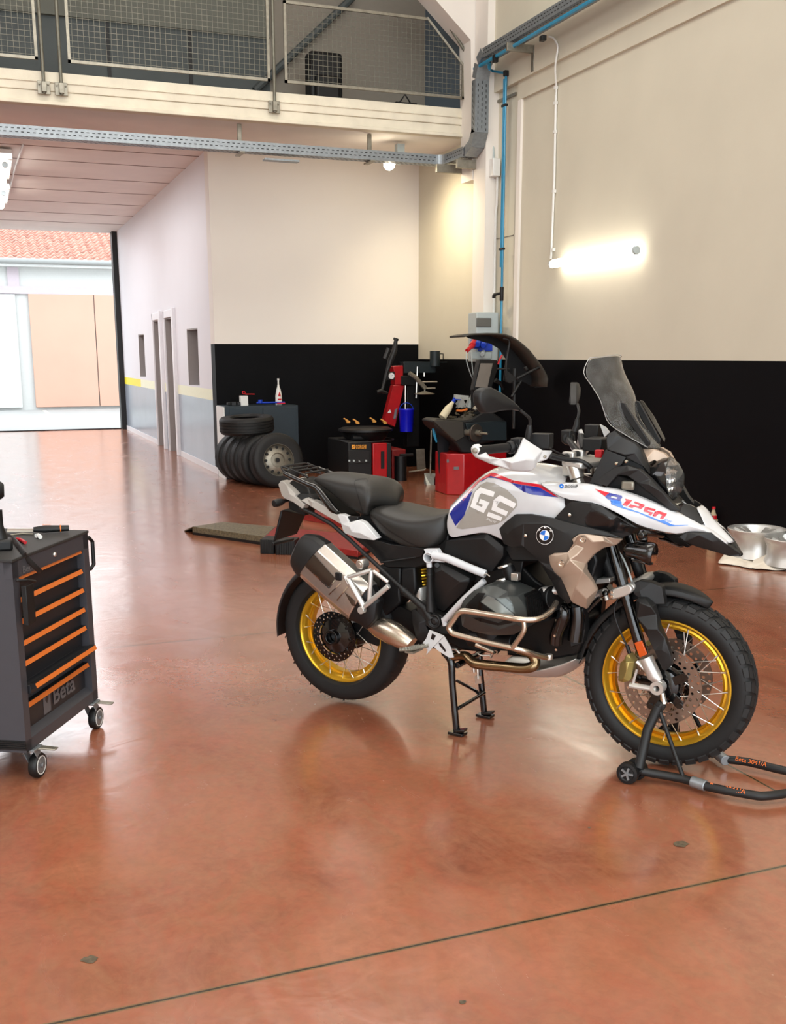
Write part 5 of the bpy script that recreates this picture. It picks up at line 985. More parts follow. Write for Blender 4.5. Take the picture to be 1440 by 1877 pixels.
# windscreen
E = [k('Z3',*p) for p in ((590,728,.065),(440,642,.125),(312,555,.16),(270,462,.172),(240,372,.19),(180,272,.20),(122,175,.205),(165,70,.16))]
rws = []
for i, e in enumerate(E):
    bu = (.03, .045, .055, .058, .06, .06, .06, .05)[i]; row = []
    for t in (1, .8, .5, 0, -.5, -.8, -1): row.append(V((e.x+bu*(1-t*t)*1.0, e.y*t, e.z+(.012*(1-abs(t)) if i == len(E)-1 else 0)+(-.01*(1-t*t) if i == 0 else 0))))
    rws.append(row)
ws = MB().grid(rws).build('windscreen', M['screen'], moto, solid=.004, sub=2, angle=80)
s = MB(); e = [p for p in E]; s.tube([V((p.x, p.y, p.z)) for p in e], .0016, 6, smooth=3); s.tube(mir(e), .0016, 6, smooth=3); s.tube([r for r in rws[-1]], .0016, 6, smooth=2); s.build('screen_edge', mat('screen_edge_acrylic', rgb(150, 150, 146), .1, spec=.8), ws)
s = MB()
bar = ks('Z3', [(388,395,.09),(420,402,.09),(605,690,.07),(600,718,.07),(560,700,.07),(378,430,.09)]); s.slab(bar, (0, .012, 0)); s.slab(mir(bar), (0, -.012, 0)); s.tube([k('Z3',385,392,.09), V((k('Z3',385,392,.09).x, .09, k('Z3',385,392,.09).z))], .006, 8); s.build('screen_bracket', M['blackp'], moto, bevel=.003)
s = MB(); s.slab(ks('Z3', [(535,378,-.16),(560,385,-.17),(640,500,-.18),(720,660,-.17),(715,690,-.15),(640,560,-.15)]), (0, -.008, 0)); s.build('wind_deflector', M['blackgloss'], moto, bevel=.003)
decal('screen_lettering', ws, [(mat('etched_grey', rgb(90, 90, 90), .5), [textpoly('GS', px('Z3',332,552), px('Z3',395,578), (3, -9), .3)])], lift=.001)
# ---- handlebar, controls --------------------------------------------------------
H0 = k('Z7',158,1215,.46); H1 = k('Z7',300,1205,.385); H2 = k('Z7',470,1188,.30); H3 = k('Z7',620,1180,.22); H4 = k('T2',500,320,.11); H5 = k('T2',670,290,.05); 
s = MB(); hb_ = [H0, H1, H2, H3, H4, H5, V((H5.x, 0, H5.z))]; full = hb_+mir(hb_[:-1])[::-1]; s.tube(full, .0125, 14, smooth=4); s.build('handlebar', M['blackmatte'], moto)
for mf_ in (lambda L: L, mir):
    s = MB(); s.tube(mf_([H0+(H1-H0)*.1, H1, H2]), .0172, 16); s.tube(mf_([H2, H2+(H3-H2)*.15, H2+(H3-H2)*.3]), [.021, .026, .023], 16); s.build('grip', M['blackp'], moto, bevel=.002)
    s = MB(); a, b = mf_([H2+(H3-H2)*.3, H3]); s.tube([a, (a+b)/2, b], [.022, .030, .024], 14); s.box((a+b)/2+V((.0, 0, .01)), (.045, .06, .05)); s.build('switch_housing', M['blackp'], moto, bevel=.006)
    s = MB(); g_ = [(130,1190,.47),(150,1157,.47),(200,1150,.468),(238,1182,.46),(256,1222,.455),(300,1270,.45),(400,1292,.43),(520,1278,.40),(560,1235,.385),(598,1150,.37),(622,1095,.36),(700,1150,.34),(800,1214,.31),(893,1216,.28),(880,1255,.285),(840,1302,.30),(745,1332,.335),(732,1380,.345),(685,1410,.36),(600,1412,.39),(500,1402,.415),(300,1332,.455),(170,1275,.468),(136,1225,.47)]
    g_ = [(x_, y_, .47-(x_-130)*.00036) for x_, y_, _ in g_]
    gi = [('Z7',200,1215,.462),('Z7',300,1290,.425),('Z7',500,1330,.365),('Z7',720,1310,.285),('Z7',630,1200,.295),('Z7',500,1385,.345),('Z7',640,1300,.315)]
    mb_ = MB(); cdt_panel(TP('Z7', g_), gi, .0, '', None, mirror=False, mb=mb_, off=(-.012, .012, -.004))
    if mf_ is mir: mb_.v = [(x, -y, z) for x, y, z in mb_.v]
    gd = mb_.build('hand_guard', M['whiteguard'], moto, bevel=.004, angle=30)
    s = MB()
    for (x, y, v, r) in ((158,1215,.468,.010), (818,1275,.225,.006)): c = mf_([k('Z7', x, y, v)])[0]; s.lathe([(0, .003), (r*.6, .004), (r, .002), (r, -.006), (0, -.006)], c, (.3, -1 if c.y < 0 else 1, 0), 16)
    s.build('guard_screw', M['dullsteel'], gd)
    # mirrors
    mp = TP('Z7', [(200,700,.45),(215,652,.45),(258,625,.445),(330,621,.43),(420,668,.405),(520,740,.38),(585,800,.36),(612,850,.35),(560,832,.36),(480,836,.385),(420,842,.40),(350,860,.42),(262,866,.44),(240,830,.445),(210,780,.45)])
    mp = [(t_, x_, y_, .48-(x_-200)*.0005) for t_, x_, y_, _ in mp]
    mb_ = MB(); cdt_panel(mp, TP('Z7', [(300,700,.445),(420,760,.385),(500,780,.34)]), .0, '', None, mirror=False, mb=mb_, off=(-.035, .01, 0))
    if mf_ is mir: mb_.v = [(x, -y, z) for x, y, z in mb_.v]
    mr_ = mb_.build('mirror', M['blackmatte'], moto, bevel=.008, angle=40)
    s = MB(); s.tube(mf_([k('Z7',585,835,.285), k('Z7',640,880,.265), k('Z7',680,925,.245), k('Z7',675,1000,.24)]), .006, 8, smooth=3); s.tube(mf_([k('Z7',676,980,.24), k('Z7',672,1040,.24), k('Z7',660,1110,.235)]), [.009, .013, .013], 12); s.build('mirror_stem', M['blackmatte'], mr_)
    # fork caps, riser clamps
    s = MB(); c = mf_([k('T2',760,520,.11)])[0]; ax2 = (FT[1]-FT[5]).normalized(); s.cyl(c-ax2*.03, c+ax2*.03, .028, 24); s.cyl(c-ax2*.06, c-ax2*.03, .022, 20); s.cyl(c+ax2*.03, c+ax2*.036, .016, 6); s.build('fork_cap', M['alu'], moto, bevel=.003)
s = MB(); c = k('T2',720,300,.0); yk = k('T2',760,430,.10)
for sg in (-1, 1):
    s.box(V((H5.x, .05*sg, H5.z-.012)), (.05, .035, .055)); s.box(V((H5.x, .05*sg, H5.z-.055)), (.04, .045, .05))
s.slab([V((yk.x-.03, -.14, yk.z)), V((yk.x+.04, -.14, yk.z-.01)), V((yk.x+.07, -.05, yk.z-.01)), V((yk.x+.07, .05, yk.z-.01)), V((yk.x+.04, .14, yk.z-.01)), V((yk.x-.03, .14, yk.z)), V((yk.x-.05, 0, yk.z))], (0, 0, .022)); s.build('top_yoke', M['alucast'], moto, bevel=.006)
s = MB(); s.box(k('T2',1110,262,.02), (.03, .03, .03)); s.build('ignition_tag', M['redp'], moto, bevel=.004)
s = MB(); s.box(k('Z7',790,1125,.17), (.075, .07, .055), Matrix.Rotation(.15, 4, 'Z')); s.lathe([(.012, 0), (.016, .003), (.012, .006)], k('Z7',842,1145,.14), (1, 0, 0), 16, closed=True); s.build('brake_reservoir', M['blackp'], moto, bevel=.006)
s = MB(); s.tube([k('T2',400,290,.22), k('T2',620,345,.17), k('T2',800,360,.13), k('T2',930,420,.12), k('T2',990,470,.11)], .009, 10, smooth=4); s.tube([k('T2',380,180,.22), k('T2',500,240,.2), k('T2',620,300,.16)], .003, 6, smooth=3); s.tube([k('T2',900,460,.1), k('T2',950,490,.1), k('T2',960,540,.1)], .005, 8, smooth=3); s.build('cable_loom', M['blackp'], moto)
s = MB(); s.slab(ks('Z3', [(245,555,-.08),(290,580,-.08),(315,615,-.08),(280,650,-.08)]), (0, -.01, 0)); s.build('cowl_inner', M['whiteguard'], moto)
s = MB(); s.tube([k('Z3',100,640,-.18), k('Z3',125,740,-.10)], .016, 10); s.box(k('Z3',190,620,-.2), (.06, .05, .07)); s.box(k('Z3',220,700,-.1), (.08, .12, .05)); s.build('instrument_display', M['blackp'], moto, bevel=.008)
# ================================================================ front paddock stand
ps_ = thing('paddock_stand', 'black front paddock stand with orange lettering holding the motorcycle front wheel', 'stand', BO+BF*1.55, BA)
def bw(P): return BO+BF*P.x-BN*P.y+V((0, 0, P.z))
def gz(t_, x, y, z): return toL(onZ(*px(t_, x, y), z))
s = MB(); R1 = [gz('Z6',440,1440,.06), gz('Z6',470,1462,.045), gz('Z6',740,1512,.035), gz('Z6',900,1565,.035), gz('Z6',1200,1622,.035), gz('Z6',1290,1630,.035), gz('Z6',1440,1612,.035), gz('Z6',1700,1560,.035)]
Lf = [V((p.x, -p.y, p.z)) for p in R1]; Lf2 = [Lf[0], Lf[1], Lf[2], gz('Z6',1000,1372,.035), gz('Z6',1180,1400,.035), gz('Z6',1440,1462,.035), gz('Z6',1700,1500,.035)]
for R_l in (R1, Lf2): s.tube([bw(p) for p in R_l], .0165, 12, smooth=3)
U = [V((R1[0].x-.0, R1[0].y, .06)), k('Z6',500,1180,.165), k('Z6',575,1020,.14)]
for f_ in (lambda L: L, mir):
    s.tube([bw(p) for p in f_([U[0], U[1], U[2]])], .019, 12); s.tube([bw(p) for p in f_([k('Z6',585,1060,.145), V((R1[2].x, R1[2].y, .04))])], .0085, 10)
s.build('frame', M['blackmatte'], ps_)
for f_ in (lambda L: L, mir):
    s = MB(); a, b, c_ = f_([k('Z6',545,1075,.14), k('Z6',600,1000,.13), k('Z6',600,930,.12)]); s.tube([bw(a), bw(b)], .022, 6); s.build('fork_cradle', M['blackmatte'], ps_, bevel=.004)
    s = MB(); s.tube([bw(f_([k('Z6',612,1000,.125)])[0]), bw(f_([k('Z6',600,930,.125)])[0])], [.014, .010], 12); s.build('pin', M['chrome'], ps_)
for cc_ in (V((R1[0].x-.035, R1[0].y-.02, .042)), V((R1[0].x-.02, R1[0].y+.035, .042)), V((R1[0].x-.035, -R1[0].y+.02, .042)), V((R1[0].x-.02, -R1[0].y-.035, .042))):
    s = MB(); s.lathe([(.0, .012), (.012, .014), (.026, .012), (.030, .016), (.041, .014), (.042, 0), (.041, -.014), (0, -.014)], bw(cc_), BN, 28); wl = s.build('caster', M['blackp'], ps_)
    s = MB()
    for i in range(5): a = 2*PI*i/5; e = BF*math.cos(a)+V((0, 0, math.sin(a))); s.box(bw(cc_)+BN*.014+e*.015, (.02, .006, .008), Matrix((e, BN, e.cross(BN))).transposed())
    s.cyl(bw(cc_)+BN*.012, bw(cc_)+BN*.02, .007, 12); s.build('wheel_spider', M['galv'], wl)
for t_, x, y in (('Z6',845,1545), ('Z6',1005,1372)):
    c = bw(gz(t_, x, y, .035)); i_ = R1[3]-R1[2] if x < 900 else Lf2[3]-Lf2[2]; d = (BF*i_.x-BN*i_.y).normalized(); s = MB(); s.cyl(c-d*.03, c+d*.03, .021, 16); s.build('clamp_sleeve', M['galv'], ps_, bevel=.003)
def lab(a, b, txt):
    a, b = bw(a), bw(b); toc = (CP-(a+b)/2); d = (b-a).normalized(); n = (toc-d*toc.dot(d)).normalized(); n = (n+V((0, 0, .55))).normalized(); n = (n-d*n.dot(d)).normalized(); up = n.cross(d); up = up if up.z > 0 else -up
    text_on(txt, a+n*.0168-up*.009, b+n*.0168-up*.009, up*.018, 'lettering', mat('orange_lettering', rgb(232, 110, 40), .4), ps_, lift=.001)
lab(gz('Z6',925,1567,.035), gz('Z6',1165,1615,.035), 'Beta 3041/A'); lab(gz('Z6',1100,1388,.035), gz('Z6',1310,1432,.035), 'Beta 3041/A')
wparts(ps_)
# ================================================================ tool cabinet
A_ = onZ(47.9, 1378, .13); B_ = onZ(179, 1277.7, .13); TW = (B_-A_).length; TA = math.atan2(B_.y-A_.y, B_.x-A_.x)
tb = thing('tool_trolley', 'anthracite seven-drawer roller tool cabinet with orange strips at the left edge', 'tool cabinet', (A_.x, A_.y, 0), TA)
H0_, H1_, DD = .13, .877, .44
s = MB(); s.box2((0, .035, H0_), (TW, DD, H1_-.012)); s.box2((0, 0, H0_), (.045, .035, H1_-.012)); s.box2((TW-.05, 0, H0_), (TW, .035, H1_-.012)); s.box2((0, 0, H1_-.075), (TW, .035, H1_-.012)); s.box2((0, 0, H0_), (TW, .035, H0_+.045))
s.slab([Vector((.045, .034, H0_+.07)), Vector((TW-.05, .034, H0_+.07)), Vector((TW-.05, -.0, H0_+.045)), Vector((.045, -.0, H0_+.045))], (0, .002, 0)); s.build('body', M['toolgrey'], tb, bevel=.003, one=True)
s = MB(); s.box2((-.004, -.004, H1_-.012), (TW+.004, DD+.004, H1_)); s.build('top_mat', M['tooltop'], tb, bevel=.003)
s = MB()
for i in range(4): s.box2((-.006, .0, H0_+.015+i*.008), (-.0, DD, H0_+.019+i*.008))
s.box2((-.002, .0, H0_+.01), (.0, DD, H0_+.048)); s.build('side_bumper', M['blackp'], tb, one=True)
zd = [.795, .709, .627, .542, .462, .378, .298]
for i, z in enumerate(zd):
    out = .04 if i == 5 else 0; lo = zd[i+1]+.012 if i < 6 else H0_+.075; s = MB()
    s.box2((.05, .030-out, (z-.075 if i < 5 else z-.03) if i < 6 else H0_+.06), (TW-.055, .034-out+(.3 if out else 0), z+.004)); d = s.build('drawer', M['tooldark'], tb, bevel=.002)
    s = MB(); s.slab([Vector((.05, .012-out, z+.012)), Vector((.05, .006-out, z-.006)), Vector((.05, .030-out, z-.012)), Vector((.05, .034-out, z+.012))], (TW-.105, 0, 0)); s.build('handle', M['blackp'], d)
    s = MB(); s.slab([Vector((.052, .0105-out, z+.011)), Vector((.052, .0045-out, z-.006)), Vector((.052, .008-out, z-.007)), Vector((.052, .0145-out, z+.011))], (TW-.109, 0, 0)); s.build('strip', M['toolorange'], d)
s = MB(); s.lathe([(0, .006), (.008, .006), (.010, 0), (0, 0)], (TW*.52, 0, H1_-.045), (0, -1, 0), 16); s.build('lock', M['alu'], tb)
s = MB(); hx_ = TW; s.tube([(hx_, .05, .832), (hx_+.055, .02, .835), (hx_+.075, .015, .815), (hx_+.075, .015, .715), (hx_+.055, .02, .70), (hx_, .05, .70)], .009, 8); s.build('side_handle', M['blackp'], tb)
text_on('Beta', Vector((.30, .0285, H0_+.088)), Vector((.50, .0285, H0_+.088)), (0, 0, .072), 'lettering', M['greybeta'], tb, bold=.02)
s = MB(); s.slab([Vector((.215, .0285, H0_+.075)), Vector((.275, .0285, H0_+.075)), Vector((.275, .0285, H0_+.165)), Vector((.215, .0285, H0_+.165))], (0, .001, 0)); s.slab([Vector((.232, .028, H0_+.13)), Vector((.245, .028, H0_+.115)), Vector((.258, .028, H0_+.135)), Vector((.248, .028, H0_+.15)), Vector((.24, .028, H0_+.15))], (0, -.0005, 0), 1); s.build('emblem', [M['greybeta'], M['tooldark']], tb)
text_on('Beta', Vector((.075, -.001, H1_-.068)), Vector((.155, -.001, H1_-.068)), (0, 0, .028), 'lettering', M['greybeta'], tb, bold=.02)
for (cx, cy, fr) in ((.055, .06, 1), (TW-.055, .06, 1), (.055, DD-.07, 0), (TW-.055, DD-.07, 0)):
    s = MB(); s.box((cx+.012*fr, cy-.03*fr, H0_-.006), (.07, .085, .008)); 
    for e in (-1, 1): s.slab([Vector((cx-.02+.012*fr, cy-.04*fr+e*.024, H0_-.01)), Vector((cx+.035, cy-.04*fr+e*.024, H0_-.01)), Vector((cx+.04*fr+.01, cy-.055*fr+e*.024, .045)), Vector((cx+.03*fr-.01, cy-.055*fr+e*.024, .045))], (0, .003, 0))
    f = s.build('caster_fork', M['galv'], tb, bevel=.002, one=True)
    s = MB(); s.lathe([(.0, .014), (.034, .016), (.046, .016), (.049, .010), (.049, -.010), (.046, -.016), (.034, -.016), (.0, -.014)], (cx+.03*fr, cy-.055*fr, .049), (0, 1, 0), 30); wl = s.build('caster_wheel', M['blackp'], f)
    s = MB(); s.lathe([(.033, .0175), (.037, .0175), (.037, -.0175), (.033, -.0175)], (cx+.03*fr, cy-.055*fr, .049), (0, 1, 0), 30, closed=True); s.build('wheel_ring', M['whiteplastic'], wl, one=True)
    s = MB(); s.lathe([(0, .018), (.030, .017), (.030, -.017), (0, -.018)], (cx+.03*fr, cy-.055*fr, .049), (0, 1, 0), 24); s.lathe([(0, .027), (.008, .026), (.009, .0), (.009, -.026), (0, -.027)], (cx+.03*fr, cy-.055*fr, .049), (0, 1, 0), 12); s.build('hub', M['galv'], wl, one=True)
    if fr: s = MB(); s.slab([Vector((cx-.005, cy-.02, .118)), Vector((cx+.02, cy-.09, .116)), Vector((cx+.035, cy-.13, .108)), Vector((cx+.062, cy-.13, .108)), Vector((cx+.06, cy-.02, .116))], (0, 0, .006)); s.build('brake_pedal', M['dullsteel'], f, bevel=.002)
TBM = Matrix.Translation((A_.x, A_.y, 0)) @ Matrix.Rotation(TA, 4, 'Z'); TI = TBM.inverted()
def wt(t_, x, y, z=H1_): return onZ(*px(t_, x, y), z)
# things on the cabinet
rt = thing('scraper', 'black-handled steel tool with orange lettering lying on the tool cabinet top', 'hand tool', wt('Z8', 210, 330))
a, b, c, d = wt('Z8', 45, 322, H1_+.012), wt('Z8', 200, 322, H1_+.014), wt('Z8', 200, 318, H1_+.018), wt('Z8', 410, 310, H1_+.018)
s = MB(); s.tube([a, b], .010, 6, flat=.5); s.build('blade', M['alu'], rt); s = MB(); s.tube([c, c*.7+d*.3, c*.4+d*.6, d], [.011, .017, .015, .013], 12, flat=.8); hd = s.build('handle', M['blackp'], rt)
text_on('Beta', c*.72+d*.28+Vector((0, 0, .014)), c*.5+d*.5+Vector((0, 0, .014)), Vector((-.004, .008, .004)), 'lettering', M['toolorange'], hd, lift=.002)
s = MB(); s.tube([c*.25+d*.75-Vector((0, 0, 0)), c*.22+d*.78], .0165, 12, flat=.85); s.build('ring', M['toolorange'], rt); wparts(rt)
dr = thing('cordless_drill', 'black cordless drill standing at the left edge of the tool cabinet top', 'drill', wt('Z8', 10, 430))
def wd(x, y, D=4.0): d = ray(*px('Z8', x, y)); return CP+d*(D/d.y)
Dd = wt('Z8', 20, 435).y
s = MB(); s.box(wd(10, 405, Dd)+Vector((-.02, 0, .0)), (.12, .08, .045)); s.build('battery', M['blackp'], dr, bevel=.01)
s = MB(); s.tube([wd(8, 400, Dd), wd(-10, 300, Dd), wd(-18, 200, Dd)], [.032, .02, .02], 10, smooth=2); s.build('grip', M['blackp'], dr)
s = MB(); s.tube([wd(-120, 90, Dd), wd(-20, 85, Dd), wd(8, 85, Dd), wd(26, 85, Dd)], [.03, .038, .034, .024], 14); s.build('motor_housing', M['blackp'], dr); wparts(dr)
st_ = thing('strap', 'black strap hanging over the cabinet front edge beside the lock', 'strap', wt('Z8', 130, 430))
pts = [wt('Z8', 25, 345, H1_+.02), wt('Z8', 80, 375, H1_+.012), wt('Z8', 140, 455, H1_+.008)]; f_ = TBM @ Vector((.13, -.012, .80)); pts2 = pts+[onZ(*px('Z8', 150, 480), H1_-.01), TBM @ Vector((.145, -.02, H1_-.06)), TBM @ Vector((.175, -.02, .795))]
s = MB(); s.tube(pts2, .010, 8, smooth=4, flat=.35); s.build('band', M['blackmatte'], st_)
s = MB(); p0 = TBM @ Vector((.02, -.03, .775)); s.tube([TBM @ Vector((.0, -.012, .80)), TBM @ Vector((.03, -.035, .795)), TBM @ Vector((.10, -.035, .775))], .006, 8); Rr_ = Matrix.Rotation(TA, 4, 'Z'); s.box(TBM @ Vector((.045, -.03, .70)), (.06, .02, .15), Rr_); s.build('pouch', M['blackp'], st_, bevel=.006, one=True); wparts(st_)
st_['label'] = 'black strap with a pouch hanging over the front edge of the tool cabinet'
for (x0, y0, x1, y1, r, m_, nm, lb) in ((100, 375, 150, 395, .007, M['redp'], 'screwdriver_bit_holder', 'small red-tipped bit on the cabinet top'), (60, 352, 200, 345, .004, M['dullsteel'], 'steel_wire', 'thin wire lying behind the strap on the cabinet top'), (215, 355, 240, 362, .009, M['whiteplastic'], 'hex_nut', 'small pale nut on the cabinet top near the black handle')):
    s = MB(); s.tube([wt('Z8', x0, y0, H1_+r), wt('Z8', (x0+x1)/2, (y0+y1)/2-6, H1_+r), wt('Z8', x1, y1, H1_+r)], r, 8); tag(s.build(nm, m_), lb, 'tool')
# ================================================================ tyres and cabinet by the office wall
def tyre(name, c, ax, R_, w_, label, group, ri=.2, lean=0., parent=None):
    s = MB(); h = w_/2; pr = []
    pr = [(ri, -h*.75), (ri+.01, -h*.95), (ri+(R_-ri)*.5, -h), (R_-.025, -h*.93), (R_-.006, -h*.72)]
    for g in (-.5, -.17, .17, .5): pr += [(R_, h*(g-.16)), (R_, h*(g-.035)), (R_-.008, h*(g-.03)), (R_-.008, h*(g+.03)), (R_, h*(g+.035))]
    pr += [(R_, h*.6), (R_-.006, h*.72), (R_-.025, h*.93), (ri+(R_-ri)*.5, h), (ri+.01, h*.95), (ri, h*.75), (ri+.012, h*.6), (R_-.03, h*.5), (R_-.03, -h*.5), (ri+.012, -h*.6)]
    s.lathe(pr, (0, 0, 0), (0, 0, 1), 56, closed=True)
    for i in range(56):
        a = 2*PI*i/56
        for e in (-1, 1): s.add([Vector((math.cos(a+t)*r, math.sin(a+t)*r, e*z)) for t, r, z in ((0, R_+.0008, h*.62), (.03, R_+.0008, h*.62), (.05, R_-.018, h*.92), (.02, R_-.018, h*.92))], [(0, 1, 2, 3)], 1)
    o = s.build(name, [M['rubber'], M['blackp']]); q = Vector(ax).to_track_quat('Z', 'Y'); o.matrix_world = Matrix.Translation(c) @ q.to_matrix().to_4x4(); tag(o, label, 'tyre', None); return o
n_ = Vector((.16, -.98, 0)).normalized()
spots = [(420, 13.62, .315, 'used black tyre standing upright at the wall end of the tyre row'), (433, 13.42, .315, 'used black tyre standing second from the wall in the upright row'), (447, 13.22, .315, 'used black tyre standing third from the wall in the upright row'), (462, 13.02, .32, 'used black tyre standing just behind the one with the steel rim')]
for x, Y, R_, lb in spots: X_ = onY(x, 840, Y).x; tyre('car_tyre', (X_+.12, Y-.1, R_), n_, R_, .19, lb, None)
cx = onY(503, 845, 12.78); wc = Vector((cx.x, 12.67, .333)); ax = Vector((.10, -.97, .14)).normalized(); ty = tyre('car_tyre', wc, ax, .335, .2, 'black tyre with a silver steel rim leaning against the tyre row', None, .19)
s = MB(); s.lathe([(0, .05), (.03, .05), (.035, .03), (.075, .03), (.09, .06), (.15, .05), (.18, .02), (.195, .09), (.2, .09), (.2, -.08), (.185, -.08), (.17, 0), (.09, .04), (0, .03)], (0, 0, 0), (0, 0, 1), 40)
for i in range(5): a = 2*PI*i/5; s.cyl((math.cos(a)*.055, math.sin(a)*.055, .03), (math.cos(a)*.055, math.sin(a)*.055, .034), .009, 8, 1)
for i in range(12): a = 2*PI*i/12; s.cyl((math.cos(a)*.155, math.sin(a)*.155, .03), (math.cos(a)*.155, math.sin(a)*.155, .054), .018, 8, 1)
s.cyl((0, 0, .03), (0, 0, .055), .028, 14, 1)
o = s.build('steel_rim', [M['dullsteel'], M['blackp']], ty, one=True)
top_c = onY(455, 787, 13.15); tyre('car_tyre', (top_c.x, 13.2, .745), Vector((-.05, -.05, 1)), .345, .215, 'black tyre lying flat on top of the upright tyres', None, .2)
cb_ = thing('metal_cabinet', 'dark blue-grey two-door metal cabinet behind the tyres', 'cabinet', (3.3, 13.95, 0))
s = MB(); s.box2((2.927, 13.72, 0), (3.923, 14.2, .955)); bd_ = s.build('body', mat('dark_blue_grey_cabinet', rgb(34, 46, 54), .45), cb_, bevel=.005)
for x0, x1 in ((2.99, 3.43), (3.44, 3.89)): s = MB(); s.box2((x0, 13.708, .05), (x1, 13.72, .925)); s.build('door', mat('dark_blue_grey_cabinet', rgb(34, 46, 54), .45), cb_, bevel=.003)
s = MB(); s.box2((2.912, 13.72, .0), (2.926, 14.18, .945)); s.build('side_panel', M['whiteplastic'], cb_); wparts(cb_)
def cyl_thing(name, label, cat, c, r, h, m_, group=None): s = MB(); s.cyl(c, Vector(c)+Vector((0, 0, h)), r, 18); return tag(s.build(name, m_, bevel=.004), label, cat, group)
c = onY(448, 745, 13.85); s = MB(); s.box((c.x, 13.85, .955+.065), (.10, .09, .13)); tag(s.build('white_container', M['whiteplastic'], bevel=.004), 'white container on the dark cabinet beside the red tool', 'container')
c = onY(512, 742, 13.87); sb = thing('spray_bottle', 'white plastic bottle with a red drop mark standing on the dark cabinet', 'bottle', (c.x, 13.87, .955))
s = MB(); s.lathe([(0, 0), (.043, 0), (.045, .02), (.045, .12), (.03, .2), (.016, .24), (.013, .27), (0, .27)], (c.x, 13.87, .955), (0, 0, 1), 20); s.build('body', M['whiteplastic'], sb)
s = MB(); s.cyl((c.x, 13.87, 1.225), (c.x, 13.87, 1.28), .011, 10); s.cyl((c.x, 13.87, 1.28), (c.x, 13.87, 1.305), .015, 10); s.build('cap', M['whiteplastic'], sb)
s = MB(); s.slab([Vector((c.x-.02, 13.823, 1.07)), Vector((c.x+.02, 13.823, 1.07)), Vector((c.x+.012, 13.823, 1.10)), Vector((c.x, 13.823, 1.135)), Vector((c.x-.012, 13.823, 1.10))], (0, .002, 0)); s.box((c.x, 13.824, 1.03), (.05, .002, .02)); s.build('label_mark', M['redp'], sb, one=True); wparts(sb)
def bits(name, label, cat, pts, r, m_, Y=13.85, z=None):
    s = MB(); s.tube([onY(*p, Y) for p in pts], r, 8); return tag(s.build(name, m_), label, cat)
s = MB(); w0 = onY(448, 722, 13.85); s.lathe([(.018, .008), (.026, 0), (.018, -.008), (.012, 0)], (w0.x, 13.85, 1.125), (.2, -1, .4), 14, closed=True); s.tube([(w0.x+.02, 13.85, 1.105), (w0.x+.15, 13.87, 1.101)], .007, 8); tag(s.build('red_clamp', M['redp']), 'red ring-headed tool across the white container', 'hand tool')
s = MB(); a = onY(478, 737, 13.83); s.tube([(a.x-.05, 13.83, .99), (a.x+.33, 13.81, .99)], .011, 8); s.cyl((a.x+.0, 13.83, .985), (a.x+.0, 13.83, 1.03), .03, 10); tag(s.build('blue_mallet', M['bluep']), 'blue tool lying in front of the bottle on the dark cabinet', 'hand tool')
s = MB(); a = onY(517, 743, 13.80); s.tube([(a.x-.06, 13.80, .977), (a.x+.05, 13.80, .977)], .010, 8); tag(s.build('screwdriver', M['redp']), 'red-handled tool at the right end of the dark cabinet top', 'hand tool')
s = MB(); a = onY(420, 740, 13.85)
for i in range(5): s.box((a.x+i*.035, 13.85+.02*(i % 2), .983), (.04, .06, .03+.01*(i % 3)), Matrix.Rotation(i*.7, 4, 'Z'))
tag(s.build('tool_pile', M['darkengine'], bevel=.003), 'small dark pile of fittings at the left end of the dark cabinet top', 'fittings')['kind'] = 'stuff'
# ================================================================ tyre changer
def q6(x, y, Y): return onY(*px('A6', x, y), Y)
def q7(x, y, Y): return onY(*px('A7', x, y), Y)
tc_ = thing('tyre_changer', 'red and black tyre changer with a turntable and tilting red column', 'machine', (4.9, 12.9, 0))
Y0 = 12.45
s = MB(); s.box2(Vector((q6(215, 1170, Y0).x, Y0, .02)), Vector((q6(455, 1170, Y0).x, 13.3, q6(300, 1160, Y0).z))); cab = s.build('control_cabinet', M['blackp'], tc_, bevel=.012)
s = MB(); s.slab([q6(215, 1245, Y0), q6(430, 1250, Y0), q6(430, 1370, Y0), q6(215, 1385, Y0)], (0, -.015, 0)); s.build('lower_cover', M['blackmatte'], tc_, bevel=.004)
s = MB(); s.box2(Vector((q6(460, 1170, Y0).x, Y0-.02, .0)), Vector((q6(605, 1170, Y0).x, 13.3, q6(500, 1175, Y0).z))); s.build('pedestal', M['redpaint'], tc_, bevel=.01)
s = MB(); s.box2(Vector((q6(607, 1170, Y0).x, Y0, .03)), Vector((q6(655, 1170, Y0).x, 13.3, q6(500, 1180, Y0).z))); s.build('side_cover', M['blackmatte'], tc_, bevel=.01)
s = MB(); s.box2(Vector((q6(540, 1310, Y0).x, Y0-.026, .42)), Vector((q6(575, 1310, Y0).x, Y0-.02, .2))); s.build('recess_plate', M['blackp'], tc_)
text_on('CORGHI', q6(292, 1232, Y0-.018), q6(398, 1232, Y0-.018), q6(292, 1190, Y0-.018)-q6(292, 1232, Y0-.018), 'lettering', mat('orange_yellow_lettering', rgb(232, 160, 60), .4), cab, bold=.02)
s = MB(); s.slab([q6(250, 1232, Y0-.018), q6(286, 1232, Y0-.018), q6(286, 1190, Y0-.018), q6(250, 1190, Y0-.018)], (0, .002, 0)); s.slab([q6(258, 1226, Y0-.0195), q6(262, 1215, Y0-.0195), q6(280, 1200, Y0-.0195), q6(272, 1216, Y0-.0195)], (0, .001, 0), 1); s.build('emblem', [mat('orange_yellow_lettering', rgb(232, 160, 60), .4), M['blackp']], cab, one=True)
s = MB()
